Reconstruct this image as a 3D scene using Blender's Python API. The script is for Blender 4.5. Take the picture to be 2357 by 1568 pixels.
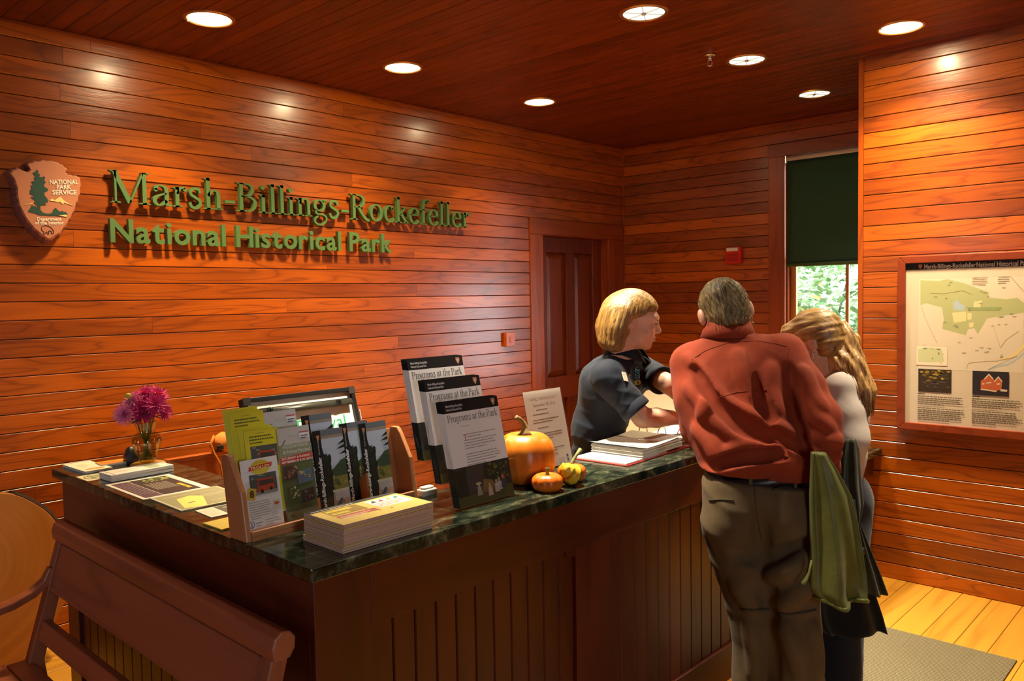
import bpy, bmesh, math, random
import numpy as np
from mathutils import Vector, Matrix

random.seed(7)
rng = np.random.default_rng(7)
scene = bpy.context.scene
for _o in list(bpy.data.objects):
    bpy.data.objects.remove(_o, do_unlink=True)
COL = scene.collection

# ---------------------------------------------------------------- camera
# world: X runs along the lettered wall, Y towards it, Z up; metres
IMG_W, IMG_H = 2357, 1568
FOCAL, YAW, PITCH, ROLL, EYE = 1851.07, 0.754391, 0.0518224, -0.0180534, 1.65
_fw = Vector((math.cos(YAW) * math.cos(PITCH), math.sin(YAW) * math.cos(PITCH), -math.sin(PITCH)))
_ri = Vector((math.sin(YAW), -math.cos(YAW), 0.0))
_up = _ri.cross(_fw)
CAM_R = _ri * math.cos(ROLL) + _up * math.sin(ROLL)
CAM_U = _up * math.cos(ROLL) - _ri * math.sin(ROLL)
CAM_F = _fw
cam_data = bpy.data.cameras.new('camera')
cam_data.sensor_width = 36.0
cam_data.lens = FOCAL / IMG_W * 36.0
cam_data.clip_start = 0.05
camera = bpy.data.objects.new('camera', cam_data)
COL.objects.link(camera)
camera.matrix_world = Matrix(((CAM_R.x, CAM_U.x, -CAM_F.x, 0.0), (CAM_R.y, CAM_U.y, -CAM_F.y, 0.0),
                              (CAM_R.z, CAM_U.z, -CAM_F.z, EYE), (0, 0, 0, 1)))
scene.camera = camera

# ---------------------------------------------------------------- daylight outside, exposure
world = bpy.data.worlds.new('overcast_sky')
scene.world = world
world.use_nodes = True
world.node_tree.nodes['Background'].inputs['Color'].default_value = (0.86, 0.95, 1.0, 1)
world.node_tree.nodes['Background'].inputs['Strength'].default_value = 12.0
scene.view_settings.view_transform = 'Standard'
scene.view_settings.look = 'None'
scene.view_settings.gamma = 1.0
scene.view_settings.use_curve_mapping = False
scene.view_settings.exposure = 0.0
scene.cycles.use_denoising = True
scene.cycles.max_bounces = 10
scene.cycles.transparent_max_bounces = 24
scene.cycles.sample_clamp_indirect = 6.0
scene.cycles.caustics_reflective = False
scene.cycles.caustics_refractive = False

# downlights: (x, y, kind); every one is a real fixture in the ceiling
WARM_POWER, COOL_POWER, RIGHT_POWER = 29.0, 29.0, 42.0
DOWNLIGHTS = [(1.85, 3.65, 'warm'), (3.01, 3.65, 'warm'), (4.20, 3.65, 'warm'),
              (3.27, 2.18, 'cool'), (4.34, 2.20, 'cool'), (5.40, 2.25, 'cool'),
              (4.39, 1.385, 'right'), (2.20, 2.18, 'cool'), (3.27, 0.75, 'cool')]


def at(px, py, depth):
    """world point seen at a place of the picture at a given distance in front of the lens"""
    v = CAM_R * ((px - IMG_W / 2) / FOCAL) - CAM_U * ((py - IMG_H / 2) / FOCAL) + CAM_F
    p = v * depth
    return Vector((p.x, p.y, p.z + EYE))


def on_plane(px, py, axis, val):
    """world point where the line of sight through a place of the picture meets a plane of the room"""
    v = CAM_R * ((px - IMG_W / 2) / FOCAL) - CAM_U * ((py - IMG_H / 2) / FOCAL) + CAM_F
    o = (0.0, 0.0, EYE)
    return Vector(o) + v * ((val - o[axis]) / v[axis])


# ---------------------------------------------------------------- helpers
def tag(o, label=None, cat=None, group=None, kind=None):
    if label: o['label'] = label
    if cat: o['category'] = cat
    if group: o['group'] = group
    if kind: o['kind'] = kind
    return o


def empty(name, loc=(0, 0, 0), rz=0.0, label=None, cat=None, group=None):
    o = bpy.data.objects.new(name, None)
    o.empty_display_size = 0.05
    COL.objects.link(o)
    o.location = loc
    o.rotation_euler = (0, 0, rz)
    return tag(o, label, cat, group)


def link(name, me, parent=None, mats=None, loc=None, rot=None):
    o = bpy.data.objects.new(name, me)
    COL.objects.link(o)
    if mats is not None:
        for m in (mats if isinstance(mats, (list, tuple)) else [mats]):
            me.materials.append(m)
    if parent is not None: o.parent = parent
    if loc is not None: o.location = loc
    if rot is not None: o.rotation_euler = rot
    return o


def copy_tree(o, parent=None):
    c = o.copy()
    COL.objects.link(c)
    c.parent = parent
    for ch in list(o.children):
        copy_tree(ch, c)
    return c


class MB:
    """collects shapes for ONE mesh object; xf is applied to what is added"""
    def __init__(self):
        self.v, self.f, self.m, self.s = [], [], [], []
        self.xf = Matrix.Identity(4)

    def add(self, verts, faces, mi=0, smooth=False):
        b = len(self.v)
        self.v += [tuple(self.xf @ Vector(p)) for p in verts]
        for fc in faces:
            self.f.append(tuple(i + b for i in fc)); self.m.append(mi); self.s.append(smooth)
        return self

    def box(self, x0, x1, y0, y1, z0, z1, mi=0):
        return self.add([(x0, y0, z0), (x1, y0, z0), (x1, y1, z0), (x0, y1, z0), (x0, y0, z1), (x1, y0, z1), (x1, y1, z1), (x0, y1, z1)],
                        [(3, 2, 1, 0), (4, 5, 6, 7), (0, 1, 5, 4), (1, 2, 6, 5), (2, 3, 7, 6), (3, 0, 4, 7)], mi)

    def prism(self, poly, z0, z1, mi=0, smooth=False, plane='xy'):
        """polygon (counter-clockwise) extruded; plane 'xy' -> along z, 'xz' -> along -y, 'yz' -> along x"""
        n = len(poly)
        def P(a, b, c):
            return (a, b, c) if plane == 'xy' else ((a, -c, b) if plane == 'xz' else (c, a, b))
        vs = [P(a, b, z0) for a, b in poly] + [P(a, b, z1) for a, b in poly]
        self.add(vs, [tuple(range(n - 1, -1, -1)), tuple(range(n, 2 * n))], mi)
        self.add(vs, [(i, (i + 1) % n, n + (i + 1) % n, n + i) for i in range(n)], mi, smooth)
        return self

    def lathe(self, prof, n=24, mi=0, smooth=True, cap=True):
        """profile (r, z) turned about z"""
        k = len(prof)
        vs = [(r * math.cos(2 * math.pi * i / n), r * math.sin(2 * math.pi * i / n), z) for r, z in prof for i in range(n)]
        fs = [(j * n + i, j * n + (i + 1) % n, (j + 1) * n + (i + 1) % n, (j + 1) * n + i) for j in range(k - 1) for i in range(n)]
        self.add(vs, fs, mi, smooth)
        if cap:
            if prof[0][0] > 1e-6: self.add(vs[:n], [tuple(range(n - 1, -1, -1))], mi)
            if prof[-1][0] > 1e-6: self.add(vs[-n:], [tuple(range(n))], mi)
        return self

    def tube(self, pts, rad, n=8, mi=0, flat=1.0, smooth=True, up=None):
        """tube along points; rad a number or a list; flat squashes one axis"""
        pts = [Vector(p) for p in pts]
        k = len(pts)
        rad = [rad] * k if isinstance(rad, (int, float)) else list(rad)
        vs = []
        prev = Vector(up) if up else None
        for i, p in enumerate(pts):
            t = (pts[min(i + 1, k - 1)] - pts[max(i - 1, 0)])
            t = t.normalized() if t.length > 1e-9 else Vector((0, 0, 1))
            if prev is None:
                prev = t.orthogonal().normalized()
            u = prev - t * prev.dot(t)
            u = u.normalized() if u.length > 1e-6 else t.orthogonal().normalized()
            w = t.cross(u)
            prev = u
            for j in range(n):
                a = 2 * math.pi * j / n
                vs.append(tuple(p + u * (math.cos(a) * rad[i]) + w * (math.sin(a) * rad[i] * flat)))
        fs = [(i * n + j, i * n + (j + 1) % n, (i + 1) * n + (j + 1) % n, (i + 1) * n + j) for i in range(k - 1) for j in range(n)]
        fs += [tuple(range(n - 1, -1, -1)), tuple(range((k - 1) * n, k * n))]
        return self.add(vs, fs, mi, smooth)

    def loft(self, rings, mi=0, smooth=True, cap=True):
        """rings: lists of equally many points"""
        n, k = len(rings[0]), len(rings)
        vs = [tuple(p) for r in rings for p in r]
        fs = [(i * n + j, i * n + (j + 1) % n, (i + 1) * n + (j + 1) % n, (i + 1) * n + j) for i in range(k - 1) for j in range(n)]
        if cap: fs += [tuple(range(n - 1, -1, -1)), tuple(range((k - 1) * n, k * n))]
        return self.add(vs, fs, mi, smooth)

    def mesh(self, name, bevel=0.0, segs=2):
        me = bpy.data.meshes.new(name)
        me.from_pydata(self.v, [], self.f)
        me.polygons.foreach_set('material_index', self.m)
        me.polygons.foreach_set('use_smooth', self.s)
        if bevel > 0:
            bm = bmesh.new(); bm.from_mesh(me)
            bmesh.ops.remove_doubles(bm, verts=bm.verts, dist=1e-6)
            es = [e for e in bm.edges if len(e.link_faces) == 2 and e.calc_face_angle(0) > 0.5]
            bmesh.ops.bevel(bm, geom=es, offset=bevel, segments=segs, profile=0.5, affect='EDGES', clamp_overlap=True)
            bm.to_mesh(me); bm.free()
        me.update()
        return me

    def build(self, name, mats, parent=None, bevel=0.0, segs=2, loc=None, rot=None):
        return link(name, self.mesh(name, bevel, segs), parent, mats, loc, rot)


# ---------------------------------------------------------------- materials
MATS = {}


def nt(name):
    m = bpy.data.materials.new(name)
    m.use_nodes = True
    t = m.node_tree
    t.nodes.clear()
    out = t.nodes.new('ShaderNodeOutputMaterial')
    bs = t.nodes.new('ShaderNodeBsdfPrincipled')
    t.links.new(bs.outputs[0], out.inputs[0])
    return m, t, bs


def N(t, kind, **kw):
    n = t.nodes.new('ShaderNode' + kind)
    for k, v in kw.items():
        if k in ('inputs',):
            for a, b in v.items(): n.inputs[a].default_value = b
        else: setattr(n, k, v)
    return n


def ramp(t, fac, stops):
    n = t.nodes.new('ShaderNodeValToRGB')
    e = n.color_ramp.elements
    while len(e) < len(stops): e.new(0.5)
    for i, (p, c) in enumerate(stops):
        e[i].position = p
        e[i].color = (*c, 1)
    t.links.new(fac, n.inputs[0])
    return n.outputs[0]


def math_n(t, op, a, b=None):
    n = t.nodes.new('ShaderNodeMath'); n.operation = op
    for i, x in enumerate((a, b)):
        if x is None: continue
        if isinstance(x, (int, float)): n.inputs[i].default_value = x
        else: t.links.new(x, n.inputs[i])
    return n.outputs[0]


def mix_rgb(t, fac, a, b, mode='MIX'):
    n = t.nodes.new('ShaderNodeMix'); n.data_type = 'RGBA'; n.blend_type = mode
    if isinstance(fac, (int, float)): n.inputs[0].default_value = fac
    else: t.links.new(fac, n.inputs[0])
    for s, x in ((6, a), (7, b)):
        if isinstance(x, tuple): n.inputs[s].default_value = (*x, 1)
        else: t.links.new(x, n.inputs[s])
    return n.outputs[2]


def plain(name, col, rough=0.6, spec=0.4, metal=0.0, bump=0.0, bscale=60.0, vary=0.0, sheen=0.0, emit=0.0):
    if name in MATS: return MATS[name]
    m, t, bs = nt(name)
    bs.inputs['Base Color'].default_value = (*col, 1)
    bs.inputs['Roughness'].default_value = rough
    bs.inputs['Specular IOR Level'].default_value = spec
    bs.inputs['Metallic'].default_value = metal
    if sheen: bs.inputs['Sheen Weight'].default_value = sheen
    if emit:
        bs.inputs['Emission Color'].default_value = (*col, 1)
        bs.inputs['Emission Strength'].default_value = emit
    if bump or vary:
        tc = N(t, 'TexCoord')
        no = N(t, 'TexNoise'); no.inputs['Scale'].default_value = bscale; no.inputs['Detail'].default_value = 4
        t.links.new(tc.outputs['Object'], no.inputs['Vector'])
        if vary:
            c2 = tuple(c * (1 - vary) for c in col)
            t.links.new(ramp(t, no.outputs[0], [(0.3, c2), (0.7, col)]), bs.inputs['Base Color'])
        if bump:
            b = N(t, 'Bump'); b.inputs['Strength'].default_value = bump; b.inputs['Distance'].default_value = 0.004
            t.links.new(no.outputs[0], b.inputs['Height'])
            t.links.new(b.outputs[0], bs.inputs['Normal'])
    MATS[name] = m
    return m


def wood(name, light, dark, axis='x', rough=0.3, fine=1.0, rings=14.0, stretch=0.45, across=7.0, tone=0.35, bump=0.25, coat=0.0, spec=0.5, mottle=1.0):
    """figured board; the grain runs along the object's own axis, each object shows another cut of it"""
    if name in MATS: return MATS[name]
    m, t, bs = nt(name)
    tc = N(t, 'TexCoord'); oi = N(t, 'ObjectInfo')
    off = N(t, 'CombineXYZ')
    for i, k in enumerate((37.0, 61.0, 83.0)):
        t.links.new(math_n(t, 'MULTIPLY', oi.outputs['Random'], k), off.inputs[i])
    ad = N(t, 'VectorMath', operation='ADD')
    t.links.new(tc.outputs['Object'], ad.inputs[0]); t.links.new(off.outputs[0], ad.inputs[1])
    def scaled(along, acr):
        mp = N(t, 'Mapping')
        s = [acr, acr, acr]; s['xyz'.index(axis)] = along
        mp.inputs['Scale'].default_value = s
        t.links.new(ad.outputs[0], mp.inputs['Vector'])
        return mp.outputs[0]
    n1 = N(t, 'TexNoise'); n1.inputs['Scale'].default_value = 1.0; n1.inputs['Detail'].default_value = 1.5; n1.inputs['Distortion'].default_value = 0.3
    t.links.new(scaled(stretch, across), n1.inputs['Vector'])
    ring = math_n(t, 'MULTIPLY', n1.outputs[0], rings)
    fr = math_n(t, 'FRACT', ring)
    n2 = N(t, 'TexNoise'); n2.inputs['Scale'].default_value = 1.0; n2.inputs['Detail'].default_value = 3
    t.links.new(scaled(3.0 * fine, 190.0 * fine), n2.inputs['Vector'])
    n3 = N(t, 'TexNoise'); n3.inputs['Scale'].default_value = 1.0; n3.inputs['Detail'].default_value = 2
    t.links.new(scaled(1.2, 3.0), n3.inputs['Vector'])
    g = ramp(t, fr, [(0.0, (0.45,) * 3), (0.14, (0.82,) * 3), (0.5, (1.0,) * 3), (0.86, (0.9,) * 3), (1.0, (0.45,) * 3)])
    g2 = math_n(t, 'MULTIPLY', g, math_n(t, 'ADD', math_n(t, 'MULTIPLY', n2.outputs[0], 0.55), 0.68))
    g3 = math_n(t, 'MULTIPLY', g2, math_n(t, 'ADD', math_n(t, 'MULTIPLY', n3.outputs[0], mottle), 1.0 - 0.5 * mottle))
    tn = math_n(t, 'ADD', math_n(t, 'MULTIPLY', oi.outputs['Random'], tone), 1.0 - tone)
    fac = math_n(t, 'MULTIPLY', g3, tn)
    t.links.new(ramp(t, fac, [(0.05, dark), (0.95, light)]), bs.inputs['Base Color'])
    bs.inputs['Roughness'].default_value = rough
    bs.inputs['Specular IOR Level'].default_value = spec
    bs.inputs['Coat Weight'].default_value = coat
    bs.inputs['Coat Roughness'].default_value = 0.21
    if bump:
        b = N(t, 'Bump'); b.inputs['Strength'].default_value = bump; b.inputs['Distance'].default_value = 0.002
        t.links.new(math_n(t, 'ADD', g2, n2.outputs[0]), b.inputs['Height'])
        t.links.new(b.outputs[0], bs.inputs['Normal'])
    MATS[name] = m
    return m


WL, WD, WK = (0.46, 0.096, 0.003), (0.10, 0.014, 0.001), dict(stretch=1.1, across=10.0, rings=8.0, tone=0.55, rough=0.32, mottle=1.7, coat=0.5)
W_WALL_X = wood('fir_wall_x', WL, WD, 'x', **WK)
W_WALL_Y = wood('fir_wall_y', WL, WD, 'y', **WK)
W_TRIM_Z = wood('fir_trim_z', (0.34, 0.064, 0.003), (0.15, 0.022, 0.003), 'z', rings=8, across=5)
W_TRIM_X = wood('fir_trim_x', (0.34, 0.064, 0.003), (0.15, 0.022, 0.003), 'x', rings=8, across=5)
W_TRIM_Y = wood('fir_trim_y', (0.34, 0.064, 0.003), (0.15, 0.022, 0.003), 'y', rings=8, across=5)
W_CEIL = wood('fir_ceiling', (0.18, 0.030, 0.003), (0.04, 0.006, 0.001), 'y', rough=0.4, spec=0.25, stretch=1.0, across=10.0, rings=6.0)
W_DOOR = wood('door_wood', (0.17, 0.029, 0.004), (0.06, 0.009, 0.002), 'z', rings=8, across=5, rough=0.28)
W_FLOOR = wood('pine_floor', (0.56, 0.27, 0.028), (0.34, 0.13, 0.012), 'x', rings=5, across=6, rough=0.38, tone=0.2)
W_DESK_Z = wood('cherry_z', (0.100, 0.0110, 0.0030), (0.042, 0.0044, 0.0014), 'z', rings=5, across=5, rough=0.35, tone=0.25, bump=0.08)
W_DESK_X = wood('cherry_x', (0.100, 0.0110, 0.0030), (0.042, 0.0044, 0.0014), 'x', rings=5, across=5, rough=0.35, tone=0.25, bump=0.08)
W_DESK_Y = wood('cherry_y', (0.100, 0.0110, 0.0030), (0.042, 0.0044, 0.0014), 'y', rings=5, across=5, rough=0.35, tone=0.25, bump=0.08)
W_BENCH_Y = wood('bench_wood_y', (0.36, 0.100, 0.042), (0.18, 0.046, 0.020), 'y', rings=5, across=5, rough=0.36, tone=0.1, bump=0.06)
W_BENCH_Z = wood('bench_wood_z', (0.36, 0.100, 0.042), (0.18, 0.046, 0.020), 'z', rings=5, across=5, rough=0.36, tone=0.1, bump=0.06)
W_RACK = wood('rack_wood', (0.50, 0.20, 0.075), (0.34, 0.12, 0.040), 'z', rings=5, across=6, rough=0.4, tone=0.05, bump=0.05)
W_BACK = plain('dark_backing', (0.02, 0.006, 0.002), 0.9)
WHITE = plain('white_paint', (0.75, 0.74, 0.70), 0.5)
CHROME = plain('chrome', (0.75, 0.74, 0.72), 0.18, metal=1.0)
BLACK = plain('black_plastic', (0.012, 0.012, 0.013), 0.4)
# ================================================================ the room
CEIL_Z, SIGN_Y, BACK_X, RIGHT_X, EDGE_Y = 3.0, 4.31, 6.10, 4.82, 1.735
NEAR_X, NEAR_Y = -2.6, -2.6
PITCH_B = 3.0 / 34
BT = 0.016                       # board thickness


def struct(o):
    return tag(o, kind='structure')


def board_profile(h, gap=0.0018, ch=0.003):
    return [(0, gap), (BT - ch, gap), (BT, gap + ch), (BT, h - gap - 0.0014), (BT - 0.0014, h - gap), (0, h - gap)]


_board_cache = {}


def board_mesh(length, facing):
    """one board, long way along x or y, from 0 to length, face towards the room"""
    key = (round(length, 3), facing)
    if key in _board_cache: return _board_cache[key]
    L = length - 0.0008
    mb = MB()
    pr = board_profile(PITCH_B)
    n = len(pr)
    vs = []
    for s in (0.0004, L):
        for d, h in pr:
            vs.append({'-y': (s, -d, h), '-x': (-d, s, h), '+y': (s, d, h)}[facing])
    fs = [(i, (i + 1) % n, n + (i + 1) % n, n + i) for i in range(n)] + [tuple(range(n - 1, -1, -1)), tuple(range(n, 2 * n))]
    mb.add(vs, fs)
    me = mb.mesh('board')
    bm = bmesh.new(); bm.from_mesh(me); bmesh.ops.recalc_face_normals(bm, faces=bm.faces); bm.to_mesh(me); bm.free()
    me.materials.append(W_WALL_Y if facing == '-x' else W_WALL_X)
    _board_cache[key] = me
    return me


def board_row(parent, facing, fixed, a, b, row, splits=()):
    cuts = [a] + sorted(s for s in splits if a + 0.25 < s < b - 0.25) + [b]
    for s, e in zip(cuts[:-1], cuts[1:]):
        loc = (fixed, s, row * PITCH_B) if facing == '-x' else (s, fixed, row * PITCH_B)
        link('board', board_mesh(e - s, facing), parent, None, loc)


# --- lettered wall (doorway near its end)
DOOR_X0, DOOR_X1, DOOR_H = 4.95, 5.83, 2.165
CAS_X0, HEAD_TOP = 4.79, 26 * PITCH_B + 0.02
mb = MB()
mb.box(NEAR_X, DOOR_X0, SIGN_Y, SIGN_Y + 0.12, 0, CEIL_Z)
mb.box(DOOR_X1, BACK_X + 0.1, SIGN_Y, SIGN_Y + 0.12, 0, CEIL_Z)
mb.box(DOOR_X0, DOOR_X1, SIGN_Y, SIGN_Y + 0.12, DOOR_H, CEIL_Z)
wall_left = struct(mb.build('wall_left', W_BACK))
known = {33: [1.55], 32: [1.42, 3.05], 31: [0.7, 3.3], 30: [1.40], 29: [2.1], 28: [1.44, 2.4], 27: [3.1], 22: [1.43, 3.6], 18: [2.6]}
for r in range(34):
    end = BACK_X - 0.001 if r >= 26 else CAS_X0
    sp = known.get(r)
    if sp is None:
        sp = [random.uniform(-1.5, 1.0) + 2.9 * (r % 2) + random.uniform(0, 1.2)]
    board_row(wall_left, '-y', SIGN_Y, NEAR_X, end, r, sp)

# --- end wall with the window
WIN_Y0, WIN_Y1, WIN_Z0, WIN_Z1 = 1.86, 2.762, 0.78, 2.722
CAS_Y1, CAS_Z1 = 2.897, 2.81
mb = MB()
mb.box(BACK_X, BACK_X + 0.14, WIN_Y1, SIGN_Y + 0.12, 0, CEIL_Z)
mb.box(BACK_X, BACK_X + 0.14, EDGE_Y - 0.3, WIN_Y0, 0, CEIL_Z)
mb.box(BACK_X, BACK_X + 0.14, WIN_Y0, WIN_Y1, WIN_Z1, CEIL_Z)
mb.box(BACK_X, BACK_X + 0.14, WIN_Y0, WIN_Y1, 0, WIN_Z0)
wall_back = struct(mb.build('wall_back', W_BACK))
for r in range(34):
    z = r * PITCH_B
    if z > CAS_Z1 - 0.02 or z < WIN_Z0 - 0.15:
        board_row(wall_back, '-x', BACK_X, EDGE_Y, SIGN_Y - BT, r, [])
    else:
        board_row(wall_back, '-x', BACK_X, CAS_Y1, SIGN_Y - BT, r, [])

# --- wall with the map: a block that ends in a boxed corner
mb = MB()
mb.box(RIGHT_X, BACK_X + 0.14, NEAR_Y, EDGE_Y, 0, CEIL_Z)
wall_right = struct(mb.build('wall_right', W_BACK))
for r in range(34):
    board_row(wall_right, '-x', RIGHT_X, NEAR_Y, EDGE_Y - 0.022, r, [0.9] if r in (29, 30) else [random.uniform(-1.8, 0.4)])
mb = MB()
mb.box(RIGHT_X - BT - 0.004, RIGHT_X + 0.05, EDGE_Y - 0.021, EDGE_Y + 0.006, 0, CEIL_Z)
mb.box(RIGHT_X + 0.05, BACK_X - BT, EDGE_Y, EDGE_Y + 0.006, 0, CEIL_Z)
struct(mb.build('trim_1', W_TRIM_Z))

# --- the two walls behind the photographer, with tall windows that let the grey daylight in
mb = MB()
F_Y = [(2.8, 3.2)]
ys = [NEAR_Y] + [v for p in F_Y for v in p] + [SIGN_Y]
for i in range(0, len(ys), 2):
    mb.box(NEAR_X - 0.12, NEAR_X, ys[i], ys[i + 1], 0, CEIL_Z)
for a, b in F_Y:
    mb.box(NEAR_X - 0.12, NEAR_X, a, b, 0, 0.85); mb.box(NEAR_X - 0.12, NEAR_X, a, b, 2.45, CEIL_Z)
struct(mb.build('wall_front', W_TRIM_Y))
mb = MB()
S_X = [(-0.7, 0.25)]
xs = [NEAR_X] + [v for p in S_X for v in p] + [RIGHT_X]
for i in range(0, len(xs), 2):
    mb.box(xs[i], xs[i + 1], NEAR_Y - 0.12, NEAR_Y, 0, CEIL_Z)
for a, b in S_X:
    mb.box(a, b, NEAR_Y - 0.12, NEAR_Y, 0, 0.75); mb.box(a, b, NEAR_Y - 0.12, NEAR_Y, 2.45, CEIL_Z)
struct(mb.build('wall_side', W_TRIM_X))
def portal(loc, rot, w, h):
    ld = bpy.data.lights.new('window_portal', 'AREA'); ld.shape = 'RECTANGLE'; ld.size = w; ld.size_y = h; ld.cycles.is_portal = True
    lo = bpy.data.objects.new('window_portal', ld); COL.objects.link(lo); lo.location = loc; lo.rotation_euler = rot
for k, (a, b) in enumerate(F_Y):
    mb = MB()
    for u in (a, (a + b) / 2 - 0.02, b - 0.04): mb.box(NEAR_X - 0.08, NEAR_X - 0.04, u, u + 0.04, 0.85, 2.45)
    for u in (0.85, 1.63, 2.41): mb.box(NEAR_X - 0.08, NEAR_X - 0.04, a, b, u, u + 0.04)
    struct(mb.build('window_%d' % (k + 2), W_TRIM_Z))
    portal((NEAR_X - 0.13, (a + b) / 2, 1.65), (0, -math.pi / 2, 0), 1.6, b - a)
for k, (a, b) in enumerate(S_X):
    mb = MB()
    for u in (a, (a + b) / 2 - 0.02, b - 0.04): mb.box(u, u + 0.04, NEAR_Y - 0.08, NEAR_Y - 0.04, 0.75, 2.45)
    for u in (0.75, 1.58, 2.41): mb.box(a, b, NEAR_Y - 0.08, NEAR_Y - 0.04, u, u + 0.04)
    struct(mb.build('window_%d' % (k + 3), W_TRIM_Z))
    portal(((a + b) / 2, NEAR_Y - 0.13, 1.6), (math.pi / 2, 0, 0), b - a, 1.7)
portal((BACK_X + 0.16, (WIN_Y0 + WIN_Y1) / 2, (WIN_Z0 + WIN_Z1) / 2), (0, math.pi / 2, 0), WIN_Z1 - WIN_Z0, WIN_Y1 - WIN_Y0)

# --- ceiling boards run across the room
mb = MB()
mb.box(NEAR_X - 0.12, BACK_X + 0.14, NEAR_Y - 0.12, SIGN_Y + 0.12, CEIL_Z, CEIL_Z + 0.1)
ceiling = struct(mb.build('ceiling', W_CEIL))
CP = 0.0878
mb = MB()
pr = [(0.001, 0.012), (0.001, 0.003), (0.004, 0.0), (CP - 0.004, 0.0), (CP - 0.001, 0.003), (CP - 0.001, 0.012)]
n = len(pr)
ylen = SIGN_Y - NEAR_Y
vs = [(x, s, z) for s in (0.0, ylen) for x, z in pr]
mb.add(vs, [(i, (i + 1) % n, n + (i + 1) % n, n + i) for i in range(n)] + [tuple(range(n - 1, -1, -1)), tuple(range(n, 2 * n))])
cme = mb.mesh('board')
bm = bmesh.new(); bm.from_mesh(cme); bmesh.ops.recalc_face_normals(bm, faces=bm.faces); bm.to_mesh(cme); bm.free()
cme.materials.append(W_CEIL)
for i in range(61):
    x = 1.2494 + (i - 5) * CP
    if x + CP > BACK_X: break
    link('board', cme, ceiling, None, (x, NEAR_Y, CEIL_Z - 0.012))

# --- mouldings under the ceiling
mb = MB(); mb.box(NEAR_X, BACK_X - BT, SIGN_Y - BT - 0.012, SIGN_Y - BT, CEIL_Z - 0.03, CEIL_Z - 0.012)
struct(mb.build('trim_2', W_TRIM_X, bevel=0.004))
mb = MB(); mb.box(BACK_X - BT - 0.012, BACK_X - BT, EDGE_Y + 0.006, SIGN_Y - BT - 0.012, CEIL_Z - 0.03, CEIL_Z - 0.012)
struct(mb.build('trim_3', W_TRIM_Y, bevel=0.004))
# small moulding that runs along the dark corner at door head height
mb = MB(); mb.box(BACK_X - BT - 0.010, BACK_X - BT, SIGN_Y - BT - 0.010, SIGN_Y - BT, 0, CEIL_Z - 0.03)
struct(mb.build('trim_4', W_TRIM_Z))

# --- wide pine floor planks
mb = MB()
mb.box(NEAR_X - 0.12, BACK_X + 0.14, NEAR_Y - 0.12, SIGN_Y + 0.12, -0.1, -0.018)
floor = struct(mb.build('floor', W_BACK))
FP = 0.1405
y = 1.4585 - 30 * FP
fl_cache = {}
i = 0
while y < SIGN_Y:
    h = min(FP, SIGN_Y - y)
    key = round(h, 3)
    if y + h > NEAR_Y:
        for a, b in ((NEAR_X, 0.9 + (i % 3) * 0.35), (0.9 + (i % 3) * 0.35, BACK_X)):
            kk = (key, round(b - a, 3))
            if kk not in fl_cache:
                mb = MB(); mb.box(0.0005, b - a - 0.0005, 0.0012, h - 0.0012, -0.018, 0.0)
                fl_cache[kk] = mb.mesh('plank', bevel=0.0012, segs=1); fl_cache[kk].materials.append(W_FLOOR)
            link('plank', fl_cache[kk], floor, None, (a, y, 0))
    y += FP; i += 1

# --- door, door casing
door = struct(empty('door_1', (DOOR_X0, SIGN_Y, 0)))
DD = 0.055                                   # how far the leaf sits back
W = DOOR_X1 - DOOR_X0
Y0 = DD
def dpiece(name, x0, x1, z0, z1):
    m_ = MB(); m_.box(x0, x1, Y0, Y0 + 0.035, z0, z1); m_.build(name, W_DOOR, door, bevel=0.003)
dpiece('stile', 0.004, 0.125, 0.005, DOOR_H - 0.005); dpiece('stile', W - 0.125, W - 0.004, 0.005, DOOR_H - 0.005)
for a, b in ((0.005, 0.22), (0.80, 0.985), (2.03, DOOR_H - 0.005)): dpiece('rail', 0.125, W - 0.125, a, b)
for a, b in ((0.22, 0.80), (0.985, 2.03)): dpiece('mullion', W / 2 - 0.06, W / 2 + 0.06, a, b)
for x0, x1 in ((0.125, W / 2 - 0.06), (W / 2 + 0.06, W - 0.125)):
    for a, b in ((0.22, 0.80), (0.985, 2.03)):
        mb = MB()
        # fielded panel: sloping border and flat centre
        o_, i_ = 0.002, 0.05
        v = [(x0 + o_, Y0 + 0.024, a + o_), (x1 - o_, Y0 + 0.024, a + o_), (x1 - o_, Y0 + 0.024, b - o_), (x0 + o_, Y0 + 0.024, b - o_),
             (x0 + i_, Y0 + 0.010, a + i_), (x1 - i_, Y0 + 0.010, a + i_), (x1 - i_, Y0 + 0.010, b - i_), (x0 + i_, Y0 + 0.010, b - i_)]
        mb.add(v, [(0, 1, 5, 4), (1, 2, 6, 5), (2, 3, 7, 6), (3, 0, 4, 7), (4, 5, 6, 7)])
        mb.build('door_panel', W_DOOR, door)
mb = MB(); mb.lathe([(0.026, 0), (0.028, 0.004), (0.012, 0.012), (0.012, 0.03), (0.026, 0.045), (0.026, 0.06), (0.0, 0.068)], 20)
mb.build('knob', plain('aged_brass', (0.35, 0.22, 0.08), 0.3, metal=1.0), door, loc=(W - 0.065, Y0, 0.93), rot=(math.pi / 2, 0, 0))
mb = MB()                                    # jambs and stop inside the opening
mb.box(DOOR_X0 - 0.001, DOOR_X0 + 0.003, SIGN_Y - 0.005, SIGN_Y + 0.12, 0, DOOR_H)
mb.box(DOOR_X1 - 0.003, DOOR_X1 + 0.001, SIGN_Y - 0.005, SIGN_Y + 0.12, 0, DOOR_H)
mb.box(DOOR_X0, DOOR_X1, SIGN_Y - 0.005, SIGN_Y + 0.12, DOOR_H - 0.003, DOOR_H + 0.001)
mb.box(DOOR_X0, DOOR_X1, SIGN_Y + 0.105, SIGN_Y + 0.12, 0, DOOR_H)
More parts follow.
